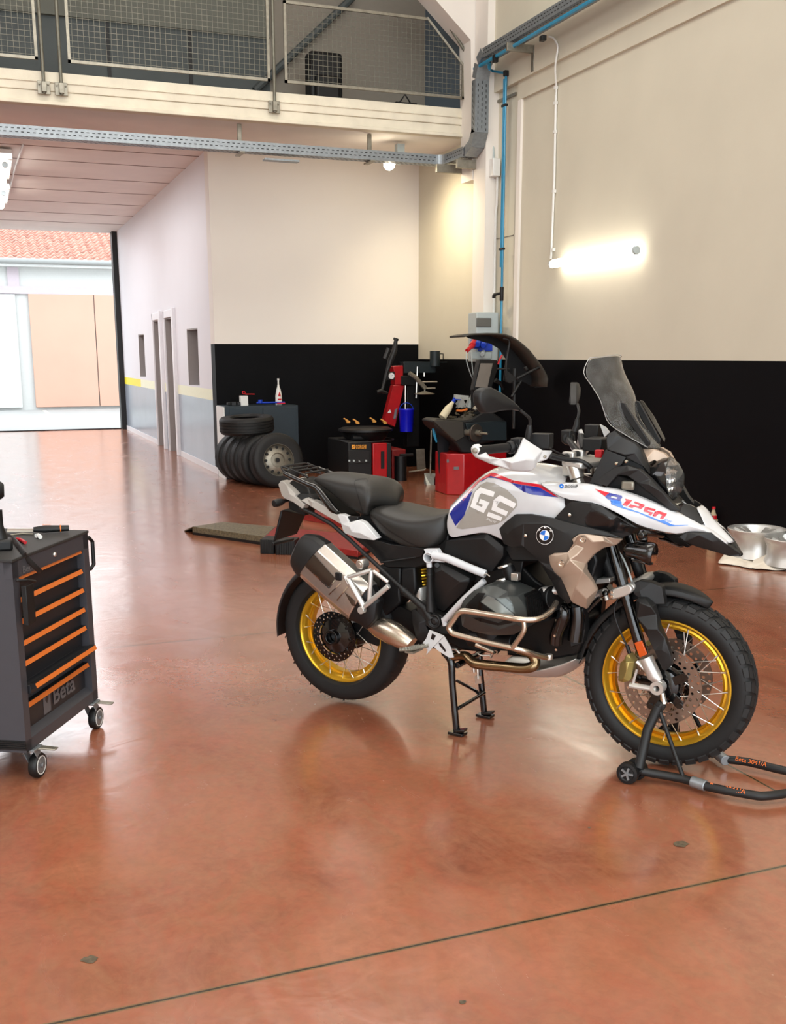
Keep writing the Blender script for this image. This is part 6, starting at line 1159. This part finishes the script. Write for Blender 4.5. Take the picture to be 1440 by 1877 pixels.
for x in (226, 272, 330, 397): s.slab([q6(x-9, 1362, Y0-.02), q6(x+9, 1362, Y0-.02), q6(x+(9 if x != 330 else -6), 1345, Y0-.02), q6(x-9, 1343, Y0-.02)], (0, .001, 0))
s.build('pedal_symbol', M['greyplastic'], cab)
tcx = q6(390, 1010, 12.8); zt2 = q6(390, 1012, 12.8).z
s = MB(); s.lathe([(0, 0), (.30, 0), (.345, -.02), (.35, -.045), (.30, -.06), (.28, -.12), (.2, -.2), (0, -.2)], (tcx.x, 12.8, zt2), (0, 0, 1), 40); tt = s.build('turntable', M['darkengine'], tc_)
s = MB(); s.tube([Vector((tcx.x+math.cos(a)*.36, 12.8+math.sin(a)*.36, zt2-.16)) for a in [i*PI/12 for i in range(24)]], .012, 8, closed=True); s.build('air_hose', M['blackp'], tc_)
s = MB(); s.cyl((tcx.x-.25, 12.6, zt2-.12), (tcx.x+.1, 12.6, zt2-.12), .05, 14); s.build('air_cylinder', M['darkengine'], tc_)
for i, (x, y) in enumerate(((205, 965), (300, 975), (470, 960), (580, 975))):
    c = q6(x, y, 12.6 if i in (1,) else 12.8); c.z = max(c.z, zt2); s = MB(); s.slab([c+Vector((.0, 0, -.01)), c+Vector((.04, 0, -.01)), c+Vector((.045, 0, .01)), c+Vector((.0, 0, .04)), c+Vector((-.035, 0, .06)), c+Vector((-.045, 0, .045)), c+Vector((-.02, 0, .035))], (0, .03, 0)); s.build('clamp_jaw', mat('worn_yellow_jaw', rgb(212, 150, 70), .5), tt, bevel=.004)
s = MB(); P = [q6(675, 588, 13.2), q6(785, 588, 13.2), q6(690, 1012, 13.2), q6(578, 965, 13.2)]; s.slab(P, (.02, .16, 0)); s.build('tilt_column', M['redpaint'], tc_, bevel=.006)
s = MB(); s.slab([q6(672, 395, 13.2), q6(775, 388, 13.2), q6(775, 585, 13.2), q6(690, 585, 13.2), q6(690, 480, 13.2)], (0, .16, 0)); s.build('column_head', M['redpaint'], tc_, bevel=.008)
s = MB(); s.slab([q6(690, 840, 13.18), q6(715, 820, 13.18), q6(700, 925, 13.18), q6(675, 930, 13.18)], (0, .01, 0)); s.build('column_label', M['galv'], tc_)
s = MB(); s.slab([q6(615, 868, 13.18), q6(655, 868, 13.18), q6(642, 835, 13.18)], (0, .01, 0)); s.build('warning_sign', M['whiteplastic'], tc_)
s = MB(); s.slab([q6(610, 450, 13.1), q6(690, 450, 13.1), q6(690, 535, 13.1), q6(610, 535, 13.1)], (0, .05, 0)); g_ = s.build('gauge_box', M['blackp'], tc_, bevel=.004)
s = MB(); s.lathe([(0, .006), (.036, .006), (.042, 0)], q6(657, 494, 13.095), (0, -1, 0), 20); s.build('dial', M['decwhite'], g_); s = MB(); s.tube([q6(657, 494, 13.085), q6(668, 485, 13.085)], .003, 5); s.build('needle', M['decblack'], g_)
s = MB(); s.tube([q6(562, 640, 13.0), q6(612, 445, 13.05), q6(650, 330, 13.05), q6(690, 230, 13.05), q6(702, 130, 13.05)], [.02, .024, .04, .036, .024], 10); s.tube([q6(590, 320, 13.0), q6(630, 215, 13.0)], .03, 8); s.cyl(q6(700, 130, 13.05), q6(706, 112, 13.05), .036, 10); s.tube([q6(510, 655, 13.0), q6(550, 645, 13.0), q6(615, 668, 13.0)], [.02, .03, .015], 8); s.build('mount_arm', M['blackmatte'], tc_, one=True)
s = MB(); s.box2(q6(785, 352, 13.2), q6(1060, 462, 13.35)); s.box2(q6(785, 352, 13.2), q6(1180, 362, 13.35)); s.build('helper_beam', mat('dark_teal_metal', rgb(24, 34, 38), .45), tc_, bevel=.006, one=True)
s = MB(); c = q6(1098, 320, 13.2); s.cyl(c-Vector((0, 0, .1)), c+Vector((0, 0, .1)), .07, 14); s.tube([q6(1135, 270, 13.2), q6(1182, 272, 13.2), q6(1182, 325, 13.2)], .008, 6); s.build('air_motor', mat('dark_teal_metal', rgb(24, 34, 38), .45), tc_, bevel=.01, one=True)
s = MB(); s.tube([q6(835, 465, 13.15), q6(900, 510, 13.15), q6(1000, 620, 13.15)], .03, 8); s.lathe([(0, .035), (.03, .03), (.14, .0), (.13, -.01), (0, -.01)], q6(990, 675, 13.15), (0, 0, 1), 20); s.cyl(q6(995, 610, 13.15), q6(992, 670, 13.15), .012, 8); s.build('press_arm', M['dullsteel'], tc_, one=True)
s = MB()
for (x0, y0, x1, y1, r) in ((797, 590, 795, 830, .010), (920, 400, 905, 720, .012), (965, 556, 1118, 556, .014), (1010, 620, 1100, 620, .010), (988, 460, 988, 500, .012)): s.tube([q6(x0, y0, 13.18), q6(x1, y1, 13.18)], r, 8)
s.build('guide_rod', M['alu'], tc_)
s = MB(); s.box2(q6(760, 495, 13.16), q6(845, 585, 13.36)); s.box2(q6(815, 585, 13.25), q6(895, 1200, 13.4)); s.build('helper_post', M['darkengine'], tc_, bevel=.006, one=True)
s = MB(); s.slab([q6(905, 1240, 12.9), q6(990, 1235, 12.9), q6(1000, 1440, 12.9), q6(915, 1455, 12.9)], (0, .02, 0)); s.tube([q6(830, 1468, 12.9), q6(990, 1448, 12.8), q6(1000, 1430, 12.8)], .012, 8); s.build('bead_breaker_shovel', M['dullsteel'], tc_, bevel=.006, one=True)
s = MB(); s.box2(Vector((q6(660, 1250, 12.8).x, 12.8, .02)), Vector((q6(800, 1250, 12.8).x, 13.3, .40))); s.build('rear_base', M['redworn'], tc_, bevel=.01)
s = MB(); s.cyl(Vector((q6(745, 1400, 12.75).x, 12.75, .0)), Vector((q6(745, 1400, 12.75).x, 12.75, .32)), .08, 16); s.tube([q6(740, 1300, 12.75), q6(870, 1295, 12.75)], .02, 8); s.build('bead_breaker_arm', M['blackp'], tc_, one=True); wparts(tc_)
bu = thing('bucket', 'bright blue plastic bucket hanging beside the tyre changer column', 'bucket', q6(805, 1055, 13.1))
c = q6(805, 1058, 13.1); s = MB(); s.lathe([(0, 0), (.085, 0), (.10, .28), (.108, .29), (.10, .30), (.094, .29), (.08, .01), (0, .01)], c, (0, 0, 1), 28); s.build('body', mat('bright_blue_plastic', rgb(16, 22, 190), .35), bu)
s = MB(); s.tube([c+Vector((math.cos(a)*.1, 0, .28+math.sin(a)*.1)) for a in [i*PI/8 for i in range(9)]], .005, 6); s.build('handle', M['bluep'], bu); wparts(bu)
# ================================================================ wheel balancer
wb = thing('wheel_balancer', 'red wheel balancer with black tray top, monitor and raised black wheel guard', 'machine', (5.4, 11.3, 0))
YB2 = 11.2
pA = q7(325, 1500, YB2); pB = q7(505, 1500, YB2-.12); pC = q7(860, 1480, YB2)
s = MB(); zt3 = pA.z; s.slab([Vector((pA.x, pA.y, zt3)), Vector((pB.x, pB.y, zt3)), Vector((pC.x+.1, YB2, zt3)), Vector((pC.x+.1, YB2+.38, zt3)), Vector((pA.x+.02, YB2+.38, zt3))], (0, 0, -zt3)); s.build('body', M['redpaint'], wb, bevel=.012)
s = MB(); s.box2(q7(400, 1635, YB2-.085), q7(475, 1660, YB2-.075)); s.box2(q7(330, 1560, YB2-.03), q7(345, 1590, YB2-.02)); s.build('badge', M['galv'], wb)
s = MB(); s.slab([q7(x, y, YB2-.05) for x, y in ((185, 1170), (240, 1150), (480, 1168), (560, 1160), (700, 1075), (820, 1100), (940, 1180), (945, 1370), (840, 1375), (620, 1420), (600, 1500), (470, 1490), (420, 1400), (340, 1330), (215, 1230))], (.03, .42, .0)); s.build('hood', M['blackmatte'], wb, bevel=.02)
s = MB(); s.slab([q7(x, y, YB2-.08) for x, y in ((190, 1165), (300, 1160), (500, 1180), (510, 1330), (420, 1380), (340, 1310))], (0, .05, 0)); s.build('tray_front', mat('worn_dark_tray', rgb(58, 54, 48), .5), wb, bevel=.02)
s = MB(); s.slab([q7(x, y, YB2-.09) for x, y in ((520, 1195), (800, 1175), (935, 1180), (935, 1370), (560, 1370))], (0, .03, 0)); s.build('side_cover', mat('dark_teal_metal', rgb(24, 34, 38), .45), wb, bevel=.006)
c = q7(632, 1292, YB2-.2); axb = Vector((.35, -.93, .0)).normalized(); s = MB(); s.lathe([(0, 0), (.10, 0), (.104, -.012), (.095, -.03), (.04, -.05), (0, -.05)], c, axb, 32); s.build('flange', mat('grey_brown_steel', rgb(92, 84, 78), .4, .6), wb)
s = MB(); s.cyl(c, c+axb*.06, .03, 14); s.cyl(c+axb*.06, c+axb*.17, .012, 10); s.cyl(c-axb*.2, c, .04, 14); s.build('spindle', M['dullsteel'], wb, one=True)
mo = MB(); mo.slab([q7(x, y, YB2-.05) for x, y in ((655, 552), (842, 556), (850, 640), (775, 870), (590, 862), (600, 820))], (0, .08, .0)); mon = mo.build('monitor', M['blackmatte'], wb, bevel=.01)
s = MB(); s.slab([q7(x, y, YB2-.06) for x, y in ((675, 588), (796, 590), (742, 832), (618, 828))], (0, .006, 0)); s.build('display', mat('grey_screen', rgb(120, 114, 106), .25, emit=rgb(150, 140, 130), es=.12), mon)
s = MB(); s.slab([q7(x, y, YB2) for x, y in ((600, 850), (780, 850), (800, 1100), (600, 1100))], (0, .08, 0)); s.build('monitor_post', M['blackp'], wb)
YG = 10.08
top_ = [(503, 306), (560, 292), (640, 283), (740, 280), (850, 282), (920, 290), (985, 312), (1050, 350), (1110, 400), (1170, 455), (1225, 525), (1275, 590), (1318, 655), (1348, 715), (1358, 750), (1352, 830)]
s = MB(); s.grid([[q7(x, y, YG) for x, y in top_], [q7(x, y, YG)+Vector((.0, .36, 0)) for x, y in top_]]); s.build('wheel_guard', mat('scuffed_black_guard', rgb(58, 56, 50), .45), wb, solid=.018, angle=60)
bk_ = top_+[(1230, 838), (1150, 800), (1090, 770), (970, 795), (905, 760), (930, 545), (860, 440), (780, 392), (640, 352), (560, 335)]
s = MB(); s.slab([q7(x, y, YG+.34) for x, y in bk_], (0, .012, 0)); s.build('guard_side', M['blackp'], wb)
s = MB(); s.tube([q7(900, 335, YG+.04), q7(960, 352, YG+.04), q7(965, 380, YG+.04), q7(935, 560, YG+.04), q7(930, 720, YG+.04)], .012, 8); s.tube([q7(845, 642, YG+.04), q7(965, 648, YG+.04)], .01, 8); s.tube([q7(1040, 745, YG+.04), q7(1250, 635, YG+.04), q7(1290, 625, YG+.04)], .018, 8); s.slab([q7(x, y, YG+.03) for x, y in ((935, 660), (1045, 745), (970, 790), (935, 775))], (0, .03, 0)); s.tube([q7(1085, 765, YG+.1), q7(985, 930, YG+.1)], .015, 8); s.tube([q7(1020, 640, YG+.2), q7(1005, 1250, YG+.2)], .02, 8); s.cyl(q7(1120, 625, YG), q7(1140, 660, YG), .02, 10); s.build('guard_frame', M['blackmatte'], wb, bevel=.004, one=True)
s = MB(); s.tube([q7(820, 760, YB2-.03), q7(870, 790, YB2-.03), q7(900, 855, YB2-.03)], [.03, .025, .01], 8); s.build('gauge_arm', M['blackp'], wb)
s = MB(); s.tube([q7(890, 505, YB2-.1), q7(862, 560, YB2-.1), q7(850, 600, YB2-.1)], .012, 8); tag(s.build('pliers', M['redp']), 'red-handled pliers hanging beside the balancer monitor', 'hand tool'); wparts(wb)
def bott(name, lb, a, b, r, m_, m2, cat='bottle'):
    t = thing(name, lb, cat, a); d = (b-a); s = MB(); s.lathe([(0, 0), (r, 0), (r*1.05, d.length*.12), (r, d.length*.5), (r*.5, d.length*.8), (r*.4, d.length*.9), (0, d.length*.9)], a, d, 16); s.build('body', m_, t)
    s = MB(); s.tube([a+d*.88, a+d*1.0], r*.5, 10); s.box(a+d*1.03+Vector((.03, 0, .01)), (.09, .03, .03)); s.build('trigger', m2, t, one=True); wparts(t); return t
bott('spray_bottle', 'translucent cream spray bottle with blue trigger leaning at the left end of the balancer tray', q7(282, 1135, YB2), q7(405, 960, YB2+.05), .045, mat('cream_translucent_plastic', rgb(214, 204, 172), .35), M['bluep'])
bott('spray_bottle', 'clear spray bottle with white trigger among the rags on the balancer tray', q7(545, 1040, YB2+.1), q7(590, 900, YB2+.12), .04, mat('clear_grey_plastic', rgb(150, 156, 152), .25), M['whiteplastic'])
s = MB()
for i in range(9):
    a = i*.7; s.add([q7(470, 985, YB2+.06)+Vector((math.cos(a+j)*.075*(.6+.4*math.sin(j*3+i)), math.sin(a+j)*.03, .075*math.cos(j*1.3+i)*.9)) for j in range(5)], [(0, 1, 2), (0, 2, 3), (0, 3, 4)])
s.box(q7(475, 930, YB2+.06), (.17, .05, .05), Matrix.Rotation(.1, 4, 'Y')); tag(s.build('plastic_bag', mat('pale_crumpled_plastic', rgb(170, 172, 166), .35)), 'pale crumpled plastic bag in the middle of the balancer tray', 'bag')
s = MB(); s.tube([q7(428, 1065, YB2-.02), q7(480, 1068, YB2-.02), q7(535, 1052, YB2-.02)], .013, 8); tag(s.build('file', M['toolorange']), 'orange-handled tool on the balancer tray', 'hand tool')
s = MB(); s.tube([q7(605, 1060, YB2-.02), q7(650, 1015, YB2-.02)], .03, 12); tag(s.build('socket', M['dullsteel']), 'grey metal socket at the right end of the balancer tray', 'hand tool')
s = MB()
for i in range(26):
    x = random.uniform(330, 600); y = 1160-(x-330)*.13+random.uniform(-55, 0); p = q7(x, y, YB2+random.uniform(-.03, .03)); a = random.uniform(0, 3); s.tube([p, p+Vector((math.cos(a)*.05, .01, math.sin(a)*.02))], random.uniform(.005, .011), 6)
tag(s.build('tool_clutter', mat('mixed_tools', rgb(92, 84, 66), .45, .4, noise=.6, nscale=30)), 'heap of small tools and weights lying in the balancer tray', 'tools')['kind'] = 'stuff'
dp = thing('dustpan', 'long-handled silver dustpan standing on the floor left of the balancer', 'dustpan', onZ(783, 890))
g = onZ(*px('A7', 185, 1810)); s = MB(); R_g = Matrix.Rotation(.4, 4, 'Z'); s.slab([g+Vector((-.12, -.08, .0)), g+Vector((.13, -.1, 0)), g+Vector((.16, .06, .12)), g+Vector((-.08, .08, .13))], (.0, .02, .006)); s.slab([g+Vector((-.12, -.08, 0)), g+Vector((-.08, .08, .13)), g+Vector((-.08, .1, 0))], (.006, 0, 0)); s.slab([g+Vector((.13, -.1, 0)), g+Vector((.16, .06, .12)), g+Vector((.16, .1, 0))], (-.006, 0, 0)); s.build('pan', M['galv'], dp, bevel=.003, one=True)
tp_ = q7(175, 1185, g.y+.05); s = MB(); s.tube([g+Vector((-.01, .06, .1)), tp_], .011, 8); s.tube([tp_, tp_+Vector((.03, 0, .04)), tp_+Vector((.08, .02, .03))], .018, 8); s.build('handle', M['dullsteel'], dp, one=True); wparts(dp)
s = MB(); Yc = YB2+.25; rws = []
for t_, pts in enumerate((((215, 1200), (330, 1215), (420, 1330)), ((225, 1330), (300, 1340), (345, 1380)), ((235, 1480), (290, 1490), (330, 1500)), ((245, 1640), (300, 1650), (325, 1650)), ((250, 1745), (295, 1750), (320, 1740)))): rws.append([q7(x, y, Yc-.04*(j == 1)) for j, (x, y) in enumerate(pts)])
s.grid(rws); tag(s.build('black_cloth', mat('black_cloth', rgb(14, 14, 20), .85), solid=.03, sub=1), 'black cloth hanging under the left end of the balancer', 'cloth')
g2 = onZ(*px('A7', 290, 1845)); s = MB(); s.lathe([(0, -.12), (.06, -.11), (.09, -.03), (.085, .05), (.06, .13), (0, .16)], g2+Vector((.02, .03, .075)), (1, -.2, -.15), 14); tag(s.build('black_bag', mat('black_cloth', rgb(14, 14, 20), .85)), 'small dark bundle on the floor between dustpan and balancer', 'bundle')
s = MB(); s.tube([q7(190, 1245, Yc-.1), q7(205, 1310, Yc-.1), q7(225, 1385, Yc-.1)], [.014, .02, .01], 8); tag(s.build('blue_brush', M['bluepipe']), 'blue handle hanging behind the dustpan stick', 'brush')
# ================================================================ low scissor lift platforms
LZ = .075
lf = thing('scissor_lift', 'low red scissor lift platform with a chequered grey ramp behind the motorcycle', 'lift', onZ(500, 980))
fr = [onZ(353, 964, LZ), onZ(484, 983, LZ), onZ(656, 1009, LZ)]; bkp = [onZ(409, 955.5, LZ), onZ(505, 964.5, LZ), onZ(700, 984, LZ)]
tip = [onZ(338, 971, .01), onZ(398, 958, .01)]
s = MB(); s.slab([tip[0], fr[0], bkp[0], tip[1]], (0, 0, -.01)); s.slab([fr[0], fr[1], bkp[1], bkp[0]], (0, 0, -.05)); s.build('ramp', mat('chequer_plate', rgb(116, 106, 84), .5, .3, noise=.5, nscale=60, bump=.5, bscale=120), lf, one=True)
s = MB(); s.slab([fr[1], fr[2], bkp[2], bkp[1]], (0, 0, -.055)); s.build('platform', M['redworn'], lf, bevel=.006)
s = MB(); s.slab([fr[0]-Vector((0, 0, .05)), fr[2]-Vector((0, 0, .055)), bkp[2]-Vector((0, 0, .055)), bkp[0]-Vector((0, 0, .05))], (0, 0, -.024)); s.build('base', M['blackp'], lf); wparts(lf)
lf2 = MB(); lf2.slab([onZ(555, 940, .07), onZ(640, 955, .07), onZ(640, 946, .07), onZ(570, 932, .07)], (0, 0, -.07)); tag(lf2.build('scissor_lift', M['redworn'], bevel=.006), 'second red lift platform just visible beyond the motorcycle tail', 'lift')
for x0, x1, yb, lb, m_ in ((477, 502, 1014, 'black rubber block on the floor at the ramp end, left of the ribbed one', M['blackmatte']), (505, 540, 1016, 'ribbed black rubber block under the motorcycle number plate', M['blackp'])):
    a, b = onZ(x0, yb), onZ(x1, yb+1); w_ = (b-a); n2 = Vector((-w_.y, w_.x, 0)).normalized(); s = MB(); s.slab([a, b, b+n2*.18, a+n2*.18], (0, 0, .12))
    if 'ribbed' in lb:
        for i in range(8): p = a+w_*((i+.5)/8); s.box(p-n2*.003+Vector((0, 0, .06)), (.006, .008, .118), Matrix.Rotation(math.atan2(w_.y, w_.x), 4, 'Z'))
    tag(s.build('rubber_block', m_, bevel=.004), lb, 'block')
# ================================================================ alloy rims on cloth
def rim(name, c, R_, h, lb):
    t = thing(name, lb, 'wheel rim', c); s = MB()
    s.lathe([(R_, h), (R_-.004, h+.004), (R_-.014, h-.002), (R_-.02, h-.03), (R_-.035, h-.06), (R_-.04, .05), (R_-.022, .02), (R_-.012, .0), (R_-.004, 0), (R_-.014, .03), (R_-.030, .06), (R_-.028, h-.07), (R_-.012, h-.035), (R_-.004, h-.02)], c, (0, 0, 1), 56, closed=True); s.build('barrel', M['alucast'], t)
    s = MB()
    for i in range(5):
        a = 2*PI*i/5+.3
        for da in (-.16, .16):
            e = Vector((math.cos(a+da), math.sin(a+da), 0)); e0 = Vector((math.cos(a+da*.6), math.sin(a+da*.6), 0)); tt_ = Vector((-e.y, e.x, 0)); z = h-.012
            s.slab([c+e0*.05+tt_*.014+Vector((0, 0, z-.045)), c+e*(R_-.012)+tt_*.022+Vector((0, 0, z)), c+e*(R_-.012)-tt_*.022+Vector((0, 0, z)), c+e0*.05-tt_*.014+Vector((0, 0, z-.045))], (0, 0, -.03))
    s.build('spoke', M['alucast'], t, bevel=.004, one=True)
    s = MB(); s.lathe([(0, h-.035), (.035, h-.035), (.04, h-.045), (.075, h-.05), (.08, h-.07), (.07, h-.1), (0, h-.1)], c, (0, 0, 1), 28)
    for i in range(5): a = 2*PI*i/5; s.cyl(c+Vector((math.cos(a)*.055, math.sin(a)*.055, h-.052)), c+Vector((math.cos(a)*.055, math.sin(a)*.055, h-.044)), .010, 8)
    s.build('hub', M['alucast'], t); wparts(t)
r1 = onZ(1384, 1020, .03); r2 = onZ(1450, 1036, .03)
rim('alloy_rim', r1, .228, .215, 'silver alloy wheel rim lying face up, fully in view behind the motorcycle nose'); rim('alloy_rim', r2, .215, .20, 'silver alloy wheel rim lying face up, cut by the right picture edge')
cl = [(1313, 1036), (1330, 1014), (1352, 1000), (1400, 996), (1450, 1000), (1500, 1010), (1500, 1042), (1455, 1040), (1440, 1043), (1415, 1046), (1400, 1044), (1375, 1046), (1352, 1040), (1335, 1038)]
P = [onZ(x, y, .004) for x, y in cl]
for p_ in P: p_.x = min(p_.x, 5.87); cen = sum(P, Vector())/len(P); s = MB(); rows = []
for r_ in range(9):
    f = r_/8; row = []
    for i in range(len(P)*3):
        a = P[i//3]; b = P[(i//3+1) % len(P)]; p = a+(b-a)*((i % 3)/3); q_ = cen+(p-cen)*f; hgt = .012+.028*(math.sin(q_.x*26+q_.y*11)*.5+.5)*(math.cos(q_.y*19-q_.x*7)*.5+.5)+(.03 if .7 < f < .95 else 0)*abs(math.sin(i*1.7)); q_.z = hgt*(1 if r_ < 8 else .1)+.004; row.append(q_)
    rows.append(row)
s.grid(rows, wrap=True); tag(s.build('dust_sheet', mat('cream_cloth', rgb(226, 216, 200), .8), sub=1, solid=-.002, angle=80), 'crumpled cream cloth spread under the alloy rims', 'cloth')
s = MB(); rws = []
for j in range(5): rws.append([onZ(1378+i*18, 1046-j*3+i*.4, .01)+Vector((0, 0, (.022*j+.012*math.sin(i*1.9+j))*min(1, .25+i*.35))) for i in range(7)])
for r_ in rws:
    for p_ in r_: p_.x = min(p_.x, 5.87)
s.grid(rws); tag(s.build('dust_sheet', mat('cream_cloth', rgb(226, 216, 200), .8), sub=2, solid=.003, angle=80), 'cream cloth fold bunched in front of the second rim at the right edge', 'cloth')
p_b = onX(1306, 953, 5.87); bx_ = onX(1312, 965, 5.85); s = MB(); bz = onX(1306, 953, 5.87).z; s.box2((5.85, p_b.y-.03, 0), (5.905, p_b.y+.03, bz)); tag(s.build('cardboard_box', mat('beige_carton', rgb(176, 160, 128), .7), bevel=.004), 'beige carton on the floor behind the motorcycle nose', 'box')
p_b = onX(1306, 953, 5.87); sb = thing('bottle', 'small bottle with red cap and red collar standing on the beige carton', 'bottle', (5.875, p_b.y, bz))
s = MB(); s.lathe([(0, 0), (.030, 0), (.031, .03), (.02, .05), (.011, .085), (0, .085)], (5.875, p_b.y, bz), (0, 0, 1), 16); s.build('body', mat('beige_carton', rgb(176, 160, 128), .7), sb); s = MB(); s.lathe([(.0315, .0), (.0325, .0), (.0315, .032), (.03, .032)], (5.875, p_b.y, bz), (0, 0, 1), 16, closed=True); s.build('collar', M['redp'], sb); s = MB(); s.cyl((5.875, p_b.y, bz+.085), (5.875, p_b.y, bz+.105), .016, 12); s.build('cap', M['redp'], sb); wparts(sb)
# floor stains
for i, (x, y, r, m_) in enumerate(((1246, 1549, 13, 'dark'), (162, 1757, 14, 'dark'), (1078, 1519, 3, 'black'), (845, 1838, 7, 'brown'))):
    c = onZ(x, y, 0); s = MB(); n3 = 14; rr = r/1918*c.length*1.0; s.add([c+Vector((math.cos(2*PI*j/n3)*rr*random.uniform(.6, 1.2)*1.3, math.sin(2*PI*j/n3)*rr*random.uniform(.6, 1.2), .0015)) for j in range(n3)], [tuple(range(n3))])
    s.build('stain', mat('dark_stain', rgb(96, 84, 66), .6, noise=.5, nscale=80), floor)
